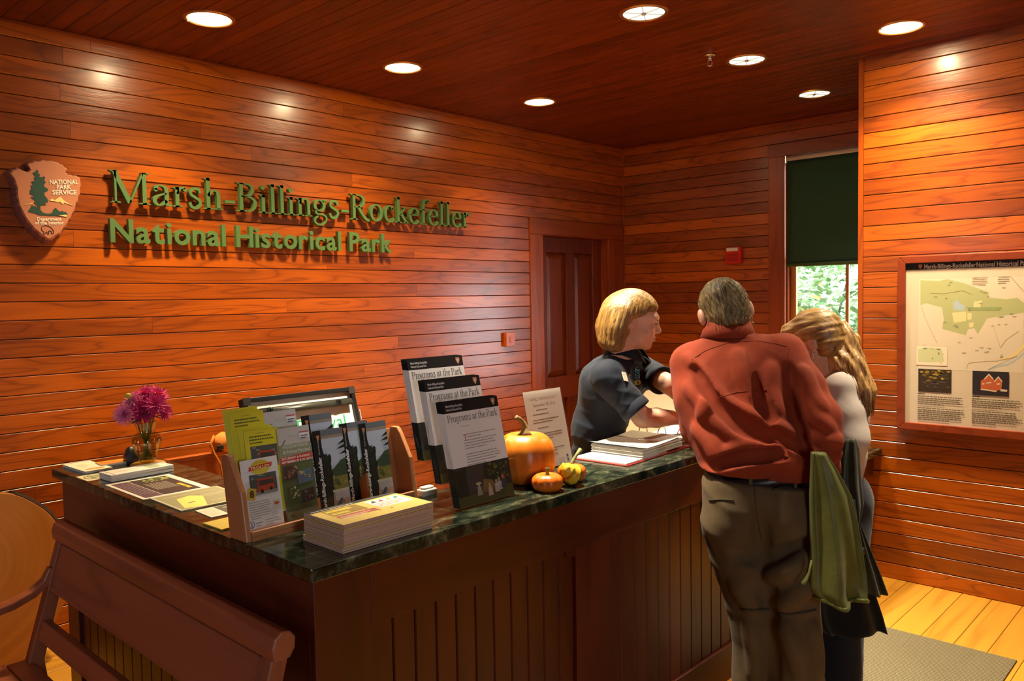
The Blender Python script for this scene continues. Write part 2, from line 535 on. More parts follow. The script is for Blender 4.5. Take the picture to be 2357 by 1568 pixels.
mb.build('jamb', W_TRIM_Z, door, loc=(-DOOR_X0, -SIGN_Y, 0))
cas = struct(empty('trim_5', (CAS_X0, SIGN_Y, 0)))
T = 0.028
mb = MB(); mb.box(0, DOOR_X0 - CAS_X0 - 0.006, -T, 0, 0, DOOR_H); mb.build('casing', W_TRIM_Z, cas, bevel=0.003)
mb = MB(); mb.box(DOOR_X1 - CAS_X0 + 0.006, DOOR_X1 - CAS_X0 + 0.10, -T, 0, 0, DOOR_H); mb.build('casing', W_TRIM_Z, cas, bevel=0.003)
mb = MB(); mb.box(DOOR_X1 - CAS_X0 + 0.10, BACK_X - CAS_X0 - BT - 0.011, -BT, 0, 0, DOOR_H); mb.build('casing', W_TRIM_Z, cas, bevel=0.003)
mb = MB(); mb.box(0, BACK_X - CAS_X0 - BT - 0.03, -T - 0.004, 0, DOOR_H, 26 * PITCH_B); mb.build('head_casing', W_TRIM_X, cas, bevel=0.003)

# --- window: casing, sash, muntin, panes
win = struct(empty('window_1', (BACK_X, WIN_Y0, 0)))
WW = WIN_Y1 - WIN_Y0
GOLD = wood('sash_wood', (0.62, 0.27, 0.05), (0.35, 0.12, 0.02), 'z', rings=5, across=5, rough=0.4)
mb = MB(); mb.box(-T, 0, WW, CAS_Y1 - WIN_Y0, WIN_Z0 - 0.13, CAS_Z1 - 0.09); mb.build('casing', W_TRIM_Z, win, bevel=0.003)
mb = MB(); mb.box(-T, 0, -0.12, 0, WIN_Z0 - 0.13, CAS_Z1 - 0.09); mb.build('casing', W_TRIM_Z, win, bevel=0.003)
mb = MB(); mb.box(-T - 0.004, 0, -0.12, CAS_Y1 - WIN_Y0 + 0.004, CAS_Z1 - 0.09, CAS_Z1 + 0.01); mb.build('head_casing', W_TRIM_Y, win, bevel=0.003)
mb = MB(); mb.box(-0.07, 0.06, -0.12, CAS_Y1 - WIN_Y0, WIN_Z0 - 0.035, WIN_Z0); mb.build('window_sill', W_TRIM_Y, win, bevel=0.004)
mb = MB()
mb.box(0, 0.14, WW - 0.012, WW, WIN_Z0, WIN_Z1); mb.box(0, 0.14, 0, 0.012, WIN_Z0, WIN_Z1); mb.box(0, 0.14, 0, WW, WIN_Z1 - 0.012, WIN_Z1); mb.box(0, 0.14, 0, WW, WIN_Z0, WIN_Z0 + 0.012)
mb.build('jamb', W_TRIM_Z, win)
mb = MB()
SW = 0.045
mid = 1.915
for z0, z1, x0 in ((WIN_Z0 + 0.012, mid + 0.02, 0.05), (mid - 0.02, WIN_Z1 - 0.012, 0.085)):
    mb.box(x0, x0 + 0.033, WW - 0.012 - SW, WW - 0.012, z0, z1); mb.box(x0, x0 + 0.033, 0.012, 0.012 + SW, z0, z1)
    mb.box(x0, x0 + 0.033, 0.012, WW - 0.012, z0, z0 + 0.04); mb.box(x0, x0 + 0.033, 0.012, WW - 0.012, z1 - 0.04, z1)
sash = mb.build('sash', GOLD, win, bevel=0.002)
for z0, z1, x0 in ((WIN_Z0 + 0.05, mid - 0.02, 0.055), (mid + 0.02, WIN_Z1 - 0.05, 0.09)):
    mb = MB(); mb.box(x0, x0 + 0.022, WW / 2 - 0.012, WW / 2 + 0.012, z0, z1); mb.build('muntin', GOLD, sash)
if 'glass' not in MATS:
    m, t, bs = nt('window_glass')
    bs.inputs['Base Color'].default_value = (1, 1, 1, 1); bs.inputs['Roughness'].default_value = 0.0
    mixs = N(t, 'MixShader'); tr = N(t, 'BsdfTransparent'); gl = N(t, 'BsdfGlossy'); gl.inputs['Roughness'].default_value = 0.02
    fr = N(t, 'Fresnel'); fr.inputs[0].default_value = 1.45; ge = N(t, 'NewGeometry')
    t.links.new(math_n(t, 'MULTIPLY', fr.outputs[0], math_n(t, 'SUBTRACT', 1.0, ge.outputs['Backfacing'])), mixs.inputs[0]); t.links.new(tr.outputs[0], mixs.inputs[1]); t.links.new(gl.outputs[0], mixs.inputs[2])
    t.links.new(mixs.outputs[0], t.nodes['Material Output'].inputs[0])
    MATS['glass'] = m
for z0, z1, x0 in ((WIN_Z0 + 0.05, mid - 0.02, 0.064), (mid + 0.02, WIN_Z1 - 0.05, 0.10)):
    for a, b in ((0.055, WW / 2 - 0.012), (WW / 2 + 0.012, WW - 0.055)):
        mb = MB(); mb.box(x0, x0 + 0.004, a, b, z0, z1); mb.build('pane', MATS['glass'], sash)
# ================================================================ ceiling lights
RING = plain('lamp_ring', (0.42, 0.20, 0.07), 0.3, metal=0.6)
BRASS = plain('bright_brass', (0.75, 0.60, 0.28), 0.25, metal=1.0)
LAMP_COL = {'warm': (1.0, 0.74, 0.40), 'cool': (1.0, 0.90, 0.70), 'right': (1.0, 0.74, 0.40)}
LENS_COL = {'warm': (1.0, 0.80, 0.46), 'cool': (1.0, 0.97, 0.78), 'right': (1.0, 0.80, 0.46)}
LENS_STR = {'warm': 8.0, 'cool': 1.7, 'right': 8.0}
BULB_STR = {'warm': 800.0, 'right': 900.0}
LAMP_NAMES = {0: 'round recessed ceiling light above the arrowhead emblem', 1: 'round recessed ceiling light above the green lettering, middle of the row along the wall',
              2: 'small round recessed ceiling light beside the wall, furthest one towards the dark door',
              3: 'round recessed ceiling light with crossed baffle, the largest of the row over the desk',
              4: 'round recessed ceiling light with crossed baffle just beside the sprinkler head',
              5: 'dim round recessed ceiling light with brass edge nearest the window',
              6: 'bright recessed ceiling light shining on the wall with the framed map',
              7: 'round recessed ceiling light over the corner of the desk', 8: 'round recessed ceiling light over the visitors at the desk'}
for k, (x, y, kind) in enumerate(DOWNLIGHTS):
    t_ = empty('ceiling_light', (x, y, CEIL_Z - 0.012), 0, LAMP_NAMES[k], 'ceiling light', 'round recessed ceiling lights')
    R = 0.098
    mb = MB(); mb.lathe([(R, 0.0), (R, -0.004), (R + 0.006, -0.007), (R + 0.016, -0.005), (R + 0.019, 0.0)], 40)
    mb.build('trim_ring', BRASS if k == 5 else RING, t_)
    m, t, bs = nt('lamp_lens')
    t.nodes.remove(bs)
    em = N(t, 'Emission'); em.inputs[0].default_value = (*LENS_COL[kind], 1); em.inputs[1].default_value = LENS_STR[kind]
    t.links.new(em.outputs[0], t.nodes['Material Output'].inputs[0])
    mb = MB(); mb.lathe([(0.0, -0.0006), (R, -0.0005)], 40, cap=False)
    lens_ = mb.build('lens', m, t_)
    if kind != 'cool':
        m, t, bs = nt('lamp_bulb')
        t.nodes.remove(bs)
        em = N(t, 'Emission'); em.inputs[0].default_value = (*LENS_COL[kind], 1); em.inputs[1].default_value = BULB_STR[kind] * (0.5 if k == 2 else 1.0)
        t.links.new(em.outputs[0], t.nodes['Material Output'].inputs[0])
        mb = MB(); mb.lathe([(0.0, -0.0075), (0.020, -0.0065), (0.030, -0.002)], 32, cap=False); mb.build('bulb', m, lens_)
    if kind == 'cool':
        mb = MB()
        for a in (0.5, 1.45, 2.5):
            mb.xf = Matrix.Rotation(a, 4, 'Z')
            mb.box(-R * 0.97, R * 0.97, -0.0012, 0.0012, -0.006, -0.001)
        mb.xf = Matrix.Identity(4)
        mb.lathe([(0.0, -0.012), (0.010, -0.009), (0.012, -0.001)], 16)
        mb.build('baffle', plain('baffle_metal', (0.6, 0.58, 0.5), 0.35, metal=0.7), t_)
    mb = MB(); mb.tube([(-R * 0.72, R * 0.72, -0.002), (-R * 0.74, R * 0.74, -0.014)], 0.003, 6)
    mb.build('clip', CHROME, t_)
    ld = bpy.data.lights.new('lamp', 'AREA')
    ld.shape = 'DISK'; ld.size = R * 1.8
    ld.energy = {'warm': WARM_POWER, 'cool': COOL_POWER, 'right': RIGHT_POWER}[kind] * {2: 0.5, 3: 1.1, 7: 1.5, 4: 0.55, 5: 0.10, 8: 0.5}.get(k, 1.0)
    ld.color = LAMP_COL[kind]
    ld.spread = math.radians({"warm": 110, "cool": 70, "right": 116}[kind])
    lo = bpy.data.objects.new('lamp', ld); COL.objects.link(lo)
    lo.parent = t_; lo.location = (0, 0, -0.016)

# sprinkler head
sp = empty('sprinkler_head', (4.10, 2.30, CEIL_Z - 0.012), 0, 'small chrome fire sprinkler head under the dark board ceiling', 'sprinkler')
mb = MB(); mb.lathe([(0.0, -0.001), (0.034, -0.001), (0.036, -0.004), (0.030, -0.008), (0.012, -0.010), (0.0, -0.010)], 24); mb.build('flange', CHROME, sp)
mb = MB(); mb.lathe([(0.010, -0.008), (0.010, -0.028), (0.006, -0.032)], 12); mb.build('stem', CHROME, sp)
mb = MB()
for s in (-1, 1): mb.tube([(0, 0.008 * s, -0.026), (0, 0.015 * s, -0.040), (0, 0.013 * s, -0.052), (0, 0.003 * s, -0.060)], 0.0025, 6)
mb.build('yoke', CHROME, sp)
mb = MB(); mb.lathe([(0.0, -0.060), (0.017, -0.060), (0.018, -0.062), (0.0, -0.063)], 16); mb.build('deflector', CHROME, sp)
# ================================================================ reception desk
def stone_mat():
    m, t, bs = nt('green_granite')
    tc = N(t, 'TexCoord')
    n1 = N(t, 'TexNoise'); n1.inputs['Scale'].default_value = 14; n1.inputs['Detail'].default_value = 6; n1.inputs['Distortion'].default_value = 0.8
    n2 = N(t, 'TexNoise'); n2.inputs['Scale'].default_value = 70; n2.inputs['Detail'].default_value = 3
    mp = N(t, 'Mapping'); mp.inputs['Scale'].default_value = (1, 2.2, 1)
    t.links.new(tc.outputs['Object'], mp.inputs[0]); t.links.new(mp.outputs[0], n1.inputs['Vector']); t.links.new(mp.outputs[0], n2.inputs['Vector'])
    f = math_n(t, 'ADD', math_n(t, 'MULTIPLY', n1.outputs[0], 0.7), math_n(t, 'MULTIPLY', n2.outputs[0], 0.3))
    c = ramp(t, f, [(0.36, (0.004, 0.006, 0.004)), (0.50, (0.014, 0.019, 0.012)), (0.60, (0.055, 0.058, 0.030)), (0.72, (0.18, 0.17, 0.10))])
    t.links.new(c, bs.inputs['Base Color'])
    bs.inputs['Roughness'].default_value = 0.09
    bs.inputs['Specular IOR Level'].default_value = 0.5
    return m


GRANITE = stone_mat()
TOP_Z = 1.025
CX0, CY0, CX1, CY1, CW = 1.022, 1.618, 3.40, 3.42, 0.365
top = empty('stone_worktop', (CX0, CY0, TOP_Z), 0, 'polished dark green stone worktop of the tall L-shaped reception desk', 'worktop')
th = 0.034
for nm, (x0, x1, y0, y1) in (('slab', (CX0, CX0 + CW, CY0 + CW + 0.0008, CY1)), ('slab', (CX0, 2.62, CY0, CY0 + CW)), ('slab', (2.6212, CX1, CY0, CY0 + CW))):
    mb = MB(); mb.box(x0 - CX0, x1 - CX0, y0 - CY0, y1 - CY0, -th, 0)
    mb.build(nm, GRANITE, top, bevel=0.003)

BX, BY = 1.046, 1.650
BZ1 = TOP_Z - th
desk = empty('reception_desk', (BX, BY, 0), 0, 'dark cherry wood reception desk with beadboard front, under the tall stone worktop', 'desk')
def db(name, x0, x1, y0, y1, z0, z1, mat, bev=0.002):
    m_ = MB(); m_.box(x0 - BX, x1 - BX, y0 - BY, y1 - BY, z0, z1)
    return m_.build(name, mat, desk, bevel=bev)
DX1 = 3.37
bk = 0.022
db('carcass', BX + bk, DX1 - bk, BY + bk, 1.955, 0.0, BZ1, W_BACK, 0)
db('carcass', BX + bk, 1.36, 1.955, 3.385 - bk, 0.0, BZ1, W_BACK, 0)
db('inner_panel', 1.36, 1.372, 1.957, 3.385, 0.0, BZ1, W_DESK_Z, 0.001)
db('inner_panel', 1.372, DX1, 1.957, 1.968, 0.0, BZ1, W_DESK_Z, 0.001)
# front: stiles, rails, brackets, beadboards
RAIL_Z = 0.822
def front(x0, x1):
    db('bottom_rail', x0, x1, BY, BY + bk, 0.0, 0.15, W_DESK_X)
    nb = max(1, round((x1 - x0) / 0.0775))
    w = (x1 - x0) / nb
    for i in range(nb):
        m_ = MB()
        a, b = x0 + i * w + 0.0015, x0 + (i + 1) * w - 0.0015
        poly = [(a, BY + bk), (a, BY + 0.016), (a + 0.003, BY + 0.012), (b - 0.003, BY + 0.012), (b, BY + 0.016), (b, BY + bk)]
        m_.prism([(px - BX, py - BY) for px, py in poly], 0.15, RAIL_Z)
        m_.build('beadboard', W_DESK_Z, desk)
    for s, xx in ((1, x0), (-1, x1)):
        m_ = MB()
        pts = [(xx - BX, RAIL_Z), (xx - BX, RAIL_Z - 0.026), (xx - BX + s * 0.040, RAIL_Z - 0.022), (xx - BX + s * 0.052, RAIL_Z)]
        m_.prism(pts if s > 0 else pts[::-1], -0.016, -0.001, plane='xz')
        m_.build('bracket', W_DESK_X, desk)
db('top_rail', 1.215, DX1 - 0.1, BY, BY + bk, RAIL_Z, BZ1, W_DESK_X)
db('stile', BX, 1.215, BY, BY + bk, 0, BZ1, W_DESK_Z)
db('stile', 2.045, 2.235, BY, BY + bk, 0, RAIL_Z, W_DESK_Z)
db('stile', DX1 - 0.1, DX1, BY, BY + bk, 0, BZ1, W_DESK_Z)
front(1.215, 2.045); front(2.235, DX1 - 0.1)
db('end_panel', DX1 - bk, DX1, BY + bk, 1.955, 0, BZ1, W_DESK_Z)
# side behind the bench: rail, stiles, beadboards
db('top_rail', BX, BX + bk, BY + bk, 3.385, 0.66, BZ1, W_DESK_Y)
db('bottom_rail', BX, BX + bk, BY + bk, 3.385, 0.0, 0.15, W_DESK_Y)
db('stile', BX, BX + bk, 3.27, 3.385, 0.15, 0.66, W_DESK_Z); db('stile', BX, BX + bk, BY + bk, BY + 0.14, 0.15, 0.66, W_DESK_Z)
y0, y1 = BY + 0.14, 3.27
nb = round((y1 - y0) / 0.0775); w = (y1 - y0) / nb
for i in range(nb):
    a, b = y0 + i * w + 0.0015, y0 + (i + 1) * w - 0.0015
    m_ = MB(); poly = [(BX + bk, a), (BX + bk, b), (BX + 0.016, b), (BX + 0.012, b - 0.003), (BX + 0.012, a + 0.003), (BX + 0.016, a)]
    m_.prism([(px - BX, py - BY) for px, py in poly], 0.15, 0.66); m_.build('beadboard', W_DESK_Z, desk)
db('end_panel', BX + bk, 1.36, 3.385 - bk, 3.385, 0.0, BZ1, W_DESK_Z)

# low accessible desk beside the map wall
low = empty('low_worktop', (3.42, 1.60, 0.75), 0, 'low dark stone worktop running to the wall with the map', 'worktop')
mb = MB(); mb.box(0, RIGHT_X - BT - 3.424, 0, 0.135, -0.034, 0); mb.build('slab', GRANITE, low, bevel=0.003)
mb = MB(); mb.box(0, RIGHT_X + 0.10 - 3.42, 0.143, 0.62, -0.034, 0); mb.build('slab', GRANITE, low, bevel=0.003)
mb = MB(); mb.box(3.42, 4.78, 1.95, 1.975, 0, 0.715); mb.box(3.42, 3.445, 1.66, 1.95, 0, 0.715); mb.box(3.42, 4.78, 1.64, 1.66, 0.60, 0.715)
ld_ = mb.build('low_desk', W_DESK_X, None, bevel=0.002)
tag(ld_, 'dark wooden low desk under the low stone worktop by the map wall', 'desk')

# inner work shelf behind the tall desk
shelf = empty('work_shelf', (1.374, 1.972, 0), 0, 'dark inner work shelf on the clerk side of the tall desk', 'desk')
mb = MB(); mb.box(0, 1.65, 0, 0.10, 0.72, 0.75); mb.box(0, 0.42, 0.10, 1.42, 0.72, 0.75); mb.build('shelf_board', plain('shelf_laminate', (0.10, 0.06, 0.035), 0.4), shelf, bevel=0.002)
mb = MB(); mb.box(0.02, 0.40, 1.38, 1.41, 0, 0.72); mb.build('shelf_side', W_DESK_Z, shelf); mb = MB(); mb.box(1.6, 1.63, 0.02, 0.09, 0, 0.72); mb.build('shelf_side', W_DESK_Z, shelf)

# low wooden screen at the clerk side: its edge shows over the worktop
CHEST = wood('chest_wood', (0.50, 0.12, 0.020), (0.30, 0.06, 0.010), 'x', rings=4, across=5, tone=0.1)
scr = empty('wooden_screen', (1.41, 3.44, 0), 0, 'reddish brown wooden back board showing behind the worktop beside the vase', 'screen')
mb = MB(); mb.box(0, 0.62, 0, 0.022, 0.03, 0.965); mb.build('panel', CHEST, scr, bevel=0.003)
mb = MB(); mb.box(-0.01, 0.63, -0.008, 0.03, 0.965, 0.985); mb.build('cap_rail', CHEST, scr, bevel=0.004)
for xx in (0.0, 0.58):
    mb = MB(); mb.box(xx, xx + 0.04, 0.024, 0.20, 0.0, 0.03); mb.build('foot', CHEST, scr, bevel=0.003)

# ================================================================ bench against the end of the desk
bench = empty('wooden_bench', (0.62, 2.44, 0), 0, 'brown wooden settle bench with slatted back, in front of the dark desk side', 'bench')
O = Vector((0.62, 2.44, 0))
BY0, BY1 = 1.672, 3.205
def bx_at(z): return 0.845 + 0.135 * max(0.0, (z - 0.40) / 0.47)      # the back leans
def bpart(name, mb_, mat, bev=0.004): 
    mb_.xf = Matrix.Identity(4)
    mb_.v = [(x - O.x, y - O.y, z - O.z) for x, y, z in mb_.v]
    return mb_.build(name, mat, bench, bevel=bev, segs=2)
def slat(name, z0, z1, y0, y1, t, mat=W_BENCH_Y):
    mb_ = MB(); a, b = bx_at(z0), bx_at(z1)
    mb_.add([(a, y0, z0), (a + t, y0, z0), (b + t, y0, z1), (b, y0, z1), (a, y1, z0), (a + t, y1, z0), (b + t, y1, z1), (b, y1, z1)],
            [(0, 1, 2, 3), (7, 6, 5, 4), (0, 4, 5, 1), (1, 5, 6, 2), (2, 6, 7, 3), (3, 7, 4, 0)])
    bpart(name, mb_, mat)
# crest rail: a rounded roll
mb = MB()
cz, cx = 0.848, bx_at(0.848) + 0.006
prof = [(cx - 0.030 + 0.0, cz - 0.040), (cx + 0.012, cz - 0.040), (cx + 0.026, cz - 0.018), (cx + 0.028, cz + 0.008), (cx + 0.014, cz + 0.026), (cx - 0.008, cz + 0.030), (cx - 0.026, cz + 0.016), (cx - 0.034, cz - 0.010)]
mb.loft([[(x, y, z) for x, z in prof] for y in (BY0, BY0 + 0.004, BY1 - 0.004, BY1)], smooth=False)
bpart('crest_rail', mb, W_BENCH_Y, 0.006)
slat('back_slat', 0.640, 0.798, BY0 + 0.075, BY1 - 0.062, 0.018)
slat('back_rail', 0.478, 0.540, BY0 + 0.075, BY1 - 0.062, 0.026)
for y0 in (BY0 + 0.02, BY1 - 0.062):
    mb = MB(); w = 0.045; rings = []
    for z in (0.0, 0.15, 0.40, 0.55, 0.70, 0.81):
        x = bx_at(z) - 0.008 if z >= 0.4 else 0.845 - 0.008 + 0.10 * (0.4 - z)
        d_ = 0.045 + 0.012 * (1 - min(1, z / 0.8))
        rings.append([(x, y0, z), (x + d_, y0, z), (x + d_, y0 + w, z), (x, y0 + w, z)])
    mb.loft(rings, smooth=False); bpart('back_post', mb, W_BENCH_Z, 0.004)
    # curved arm sweeping forward and front leg under it
    mb = MB(); yc = y0 + w / 2
    pts = [(bx_at(0.70) + 0.0, 0.715), (bx_at(0.66) - 0.012, 0.672), (0.865, 0.640), (0.80, 0.618), (0.72, 0.605), (0.60, 0.602), (0.48, 0.612), (0.38, 0.622)]
    rings = []
    for i, (x, z) in enumerate(pts):
        hw = 0.016 + 0.014 * min(1, i / 3); hh = 0.013
        a = pts[max(i - 1, 0)]; b = pts[min(i + 1, len(pts) - 1)]
        tx, tz = b[0] - a[0], b[1] - a[1]; l = math.hypot(tx, tz); nx, nz = -tz / l * hh, tx / l * hh
        rings.append([(x + nx, yc - hw, z + nz), (x - nx, yc - hw, z - nz), (x - nx, yc + hw, z - nz), (x + nx, yc + hw, z + nz)])
    mb.loft(rings, smooth=False); bpart('arm', mb, W_BENCH_Z, 0.004)
    mb = MB(); mb.box(0.40, 0.445, y0, y0 + w, 0.0, 0.606); bpart('front_leg', mb, W_BENCH_Z)
for i in range(6):
    a = 0.385 + i * 0.079
    mb = MB(); mb.box(a, a + 0.074, BY0 + 0.01, BY1 - 0.01, 0.400 - 0.004 * i, 0.420 - 0.004 * i)
    bpart('seat_slat', mb, W_BENCH_Y)
mb = MB(); mb.box(0.40, 0.42, BY0 + 0.065, BY1 - 0.062, 0.33, 0.397); bpart('apron', mb, W_BENCH_Y)

# ================================================================ tree slice standing against the lettered wall
def slice_mat():
    m, t, bs = nt('tree_slice_face')
    tc = N(t, 'TexCoord'); sx = N(t, 'SeparateXYZ')
    nz = N(t, 'TexNoise'); nz.inputs['Scale'].default_value = 2.5; nz.inputs['Detail'].default_value = 3
    t.links.new(tc.outputs['Object'], nz.inputs['Vector']); t.links.new(tc.outputs['Object'], sx.inputs[0])
    r = math_n(t, 'SQRT', math_n(t, 'ADD', math_n(t, 'POWER', math_n(t, 'ADD', sx.outputs[0], 0.03), 2.0), math_n(t, 'POWER', math_n(t, 'ADD', sx.outputs[2], -0.10), 2.0)))
    r = math_n(t, 'ADD', r, math_n(t, 'MULTIPLY', nz.outputs[0], 0.10))
    n1 = N(t, 'TexNoise', noise_dimensions='1D'); n1.inputs['Scale'].default_value = 1.0; n1.inputs['Detail'].default_value = 4
    t.links.new(math_n(t, 'MULTIPLY', r, 30.0), n1.inputs['W'])
    f = math_n(t, 'ADD', math_n(t, 'MULTIPLY', n1.outputs[0], 0.55), math_n(t, 'MULTIPLY', nz.outputs[0], 0.45))
    t.links.new(ramp(t, f, [(0.25, (0.30, 0.098, 0.010)), (0.52, (0.36, 0.125, 0.015)), (0.78, (0.42, 0.160, 0.024))]), bs.inputs['Base Color'])
    bs.inputs['Roughness'].default_value = 0.42
    return m
SLICE = slice_mat()
BARK = plain('bark', (0.055, 0.025, 0.012), 0.9, bump=0.8, bscale=40, vary=0.5)
stump = empty('tree_slice', (0.86, 4.13, 0.0), 0, 'big polished round tree slice standing on edge against the boarded wall', 'tree slice')
def rim(r, ph):
    out = []
    for i in range(72):
        a = 2 * math.pi * i / 72
        rr = r * (1 + 0.022 * math.sin(3 * a + ph) + 0.012 * math.sin(7 * a + 1.3) + 0.006 * math.sin(13 * a))
        out.append((rr * math.cos(a), rr * math.sin(a)))
    return out
mb = MB()
A, B = rim(0.428, 0.4), rim(0.415, 0.4)
mb.prism(A, -0.055, 0.05, plane='xz')
o_ = mb.build('wood_face', SLICE, stump, bevel=0.006, loc=(0, 0, 0.432), rot=(math.radians(-6), 0, 0))
C2 = rim(0.440, 0.4)
for lo_, hi_ in ((4, 12), (20, 58)):
    mb = MB()
    for i in range(lo_, hi_):
        j = (i + 1) % 72
        v = []
        for p, q in ((A[i], C2[i]), (A[j], C2[j])):
            v += [(p[0], 0.056, p[1]), (q[0], 0.050, q[1]), (q[0], -0.045, q[1]), (p[0], -0.050, p[1])]
        mb.add(v, [(0, 1, 5, 4), (1, 2, 6, 5), (2, 3, 7, 6)] + ([(0, 3, 2, 1)] if i == lo_ else []) + ([(4, 5, 6, 7)] if i == hi_ - 1 else []))
    mb.build('bark', BARK, stump, loc=(0, 0, 0.432), rot=(math.radians(-6), 0, 0))

# ================================================================ floor mat
def mat_mat():
    m, t, bs = nt('woven_mat')
    tc = N(t, 'TexCoord'); 
    w1 = N(t, 'TexWave'); w1.inputs['Scale'].default_value = 22; w1.bands_direction = 'X'; w1.inputs['Distortion'].default_value = 1.0; w1.inputs['Detail Scale'].default_value = 30
    w2 = N(t, 'TexWave'); w2.inputs['Scale'].default_value = 30; w2.bands_direction = 'Y'; w2.inputs['Distortion'].default_value = 1.0
    for w_ in (w1, w2): t.links.new(tc.outputs['Object'], w_.inputs['Vector'])
    f = math_n(t, 'MULTIPLY', w1.outputs['Fac'], w2.outputs['Fac'])
    t.links.new(ramp(t, f, [(0.0, (0.08, 0.062, 0.030)), (0.7, (0.36, 0.29, 0.15))]), bs.inputs['Base Color'])
    b = N(t, 'Bump'); b.inputs['Strength'].default_value = 0.8; b.inputs['Distance'].default_value = 0.004
    t.links.new(f, b.inputs['Height']); t.links.new(b.outputs[0], bs.inputs['Normal'])
    bs.inputs['Roughness'].default_value = 0.95
    return m
mb = MB(); mb.box(0, 2.0, 0, 1.6, 0, 0.008)
o_ = mb.build('floor_mat', mat_mat(), None, bevel=0.003, loc=(2.06, -0.06 + 0.83 - 0.80, 0.0005))
o_.location = (4.062 - 2.0, 0.775, 0.0005)
o_.scale = (1, 0.78 / 1.6, 1)
tag(o_, 'grey-brown woven floor mat on the pine planks by the desk', 'mat')

# ================================================================ outside: shrubs beyond the window
GRASS = plain('outside_ground', (0.10, 0.16, 0.05), 0.95, vary=0.5, bscale=6)
mb = MB(); mb.box(BACK_X + 0.2, 16, -4, 12, -0.6, -0.5)
o_ = mb.build('ground', GRASS); tag(o_, kind='structure')
LEAVES = [plain('leaf_a', (0.17, 0.34, 0.12), 0.5, vary=0.3, bscale=9), plain('leaf_b', (0.32, 0.46, 0.22), 0.5, vary=0.3, bscale=9), plain('leaf_c', (0.42, 0.50, 0.32), 0.5), plain('leaf_d', (0.62, 0.40, 0.10), 0.5), plain('leaf_e', (0.55, 0.62, 0.48), 0.4)]
BRANCH = plain('branch_bark', (0.16, 0.14, 0.11), 0.9)
def shrub(label, x, y, rx, rz, n, seed, wts):
    r_ = random.Random(seed)
    t_ = empty('leafy_shrub', (x, y, -0.5), 0, label, 'shrub', 'shrubs outside the window')
    mb = MB()
    tips = []
    for k in range(9):
        a = r_.uniform(0, 6.28); h = r_.uniform(0.5, 1.0) * rz * 1.9
        e = (math.cos(a) * rx * 0.8, math.sin(a) * rx * 0.8, h)
        p = [(0, 0, 0), (e[0] * 0.25, e[1] * 0.25, h * 0.4), (e[0] * 0.6, e[1] * 0.6, h * 0.75), e]
        mb.tube(p, [0.03, 0.02, 0.013, 0.006], 6)
    mb.build('branch', BRANCH, t_)
    mb = MB()
    for k in range(n):
        u = r_.random() ** 0.4
        a, c = r_.uniform(0, 6.28), r_.uniform(-1, 1)
        s = math.sqrt(1 - c * c)
        p = Vector((rx * u * s * math.cos(a), rx * u * s * math.sin(a), rz + rz * u * c))
        L = r_.uniform(0.09, 0.17); wd = L * r_.uniform(0.40, 0.6)
        M_ = Matrix.Translation(p) @ Matrix.Rotation(r_.uniform(0, 6.28), 4, 'Z') @ Matrix.Rotation(r_.uniform(-1.0, 0.6), 4, 'Y') @ Matrix.Rotation(r_.uniform(-0.7, 0.7), 4, 'X')
        mb.xf = M_
        mi = r_.choices(range(5), wts)[0]
        mb.add([(0, 0, 0), (L * 0.35, -wd / 2, -0.006), (L * 0.75, -wd * 0.36, -0.008), (L, 0, -0.014), (L * 0.75, wd * 0.36, -0.008), (L * 0.35, wd / 2, -0.006), (L * 0.5, 0, 0.006)],
               [(0, 1, 6), (1, 2, 6), (2, 3, 6), (3, 4, 6), (4, 5, 6), (5, 0, 6)], mi)
    mb.xf = Matrix.Identity(4)
    tag(mb.build('foliage', LEAVES, t_), kind='stuff')
shrub('pale green leafy shrub close outside the window pane', 8.3, 3.45, 0.80, 1.45, 3000, 1, (4, 5, 3, 0.5, 3))
shrub('bright leafy shrub outside the window, behind the muntin bar', 8.6, 1.95, 0.58, 1.45, 2200, 3, (4, 5, 4, 0.4, 3))
shrub('darker green shrub outside, behind the pale leafy one', 10.4, 4.9, 1.15, 1.9, 2600, 2, (6, 4, 2, 0.3, 1))
shrub('tall loose shrub outside, furthest behind the window', 11.2, 3.1, 0.95, 2.0, 2600, 4, (5, 4, 3, 0.2, 2))
# ================================================================ flat print and lettering
def paper(col, rough=0.55):
    c = tuple(round(x, 3) for x in col)
    return plain('print_%s_%s' % ('_'.join('%03d' % int(x * 1000) for x in c), int(rough * 100)), c, rough, 0.3)


def text_mesh(s, size=1.0, bold=0.0, res=2):
    cu = bpy.data.curves.new('lettering', 'FONT')
    cu.body = s; cu.size = size; cu.offset = bold * size; cu.resolution_u = res
    ob = bpy.data.objects.new('lettering', cu)
    me = ob.to_mesh()
    vs = [tuple(v.co) for v in me.vertices]
    fs = [tuple(p.vertices) for p in me.polygons]
    ob.to_mesh_clear()
    bpy.data.objects.remove(ob); bpy.data.curves.remove(cu)
    return vs, fs


def crom(pts, n=6):
    pts = [Vector((*p, 0)) for p in pts]
    out = []
    for i in range(len(pts) - 1):
        p0, p1, p2, p3 = pts[max(i - 1, 0)], pts[i], pts[i + 1], pts[min(i + 2, len(pts) - 1)]
        for k in range(n):
            t = k / n
            out.append(0.5 * ((2 * p1) + (p2 - p0) * t + (2 * p0 - 5 * p1 + 4 * p2 - p3) * t * t + (3 * p1 - p0 - 3 * p2 + p3) * t ** 3))
    out.append(pts[-1])
    return out


THICK, THIN = 0.120, 0.045


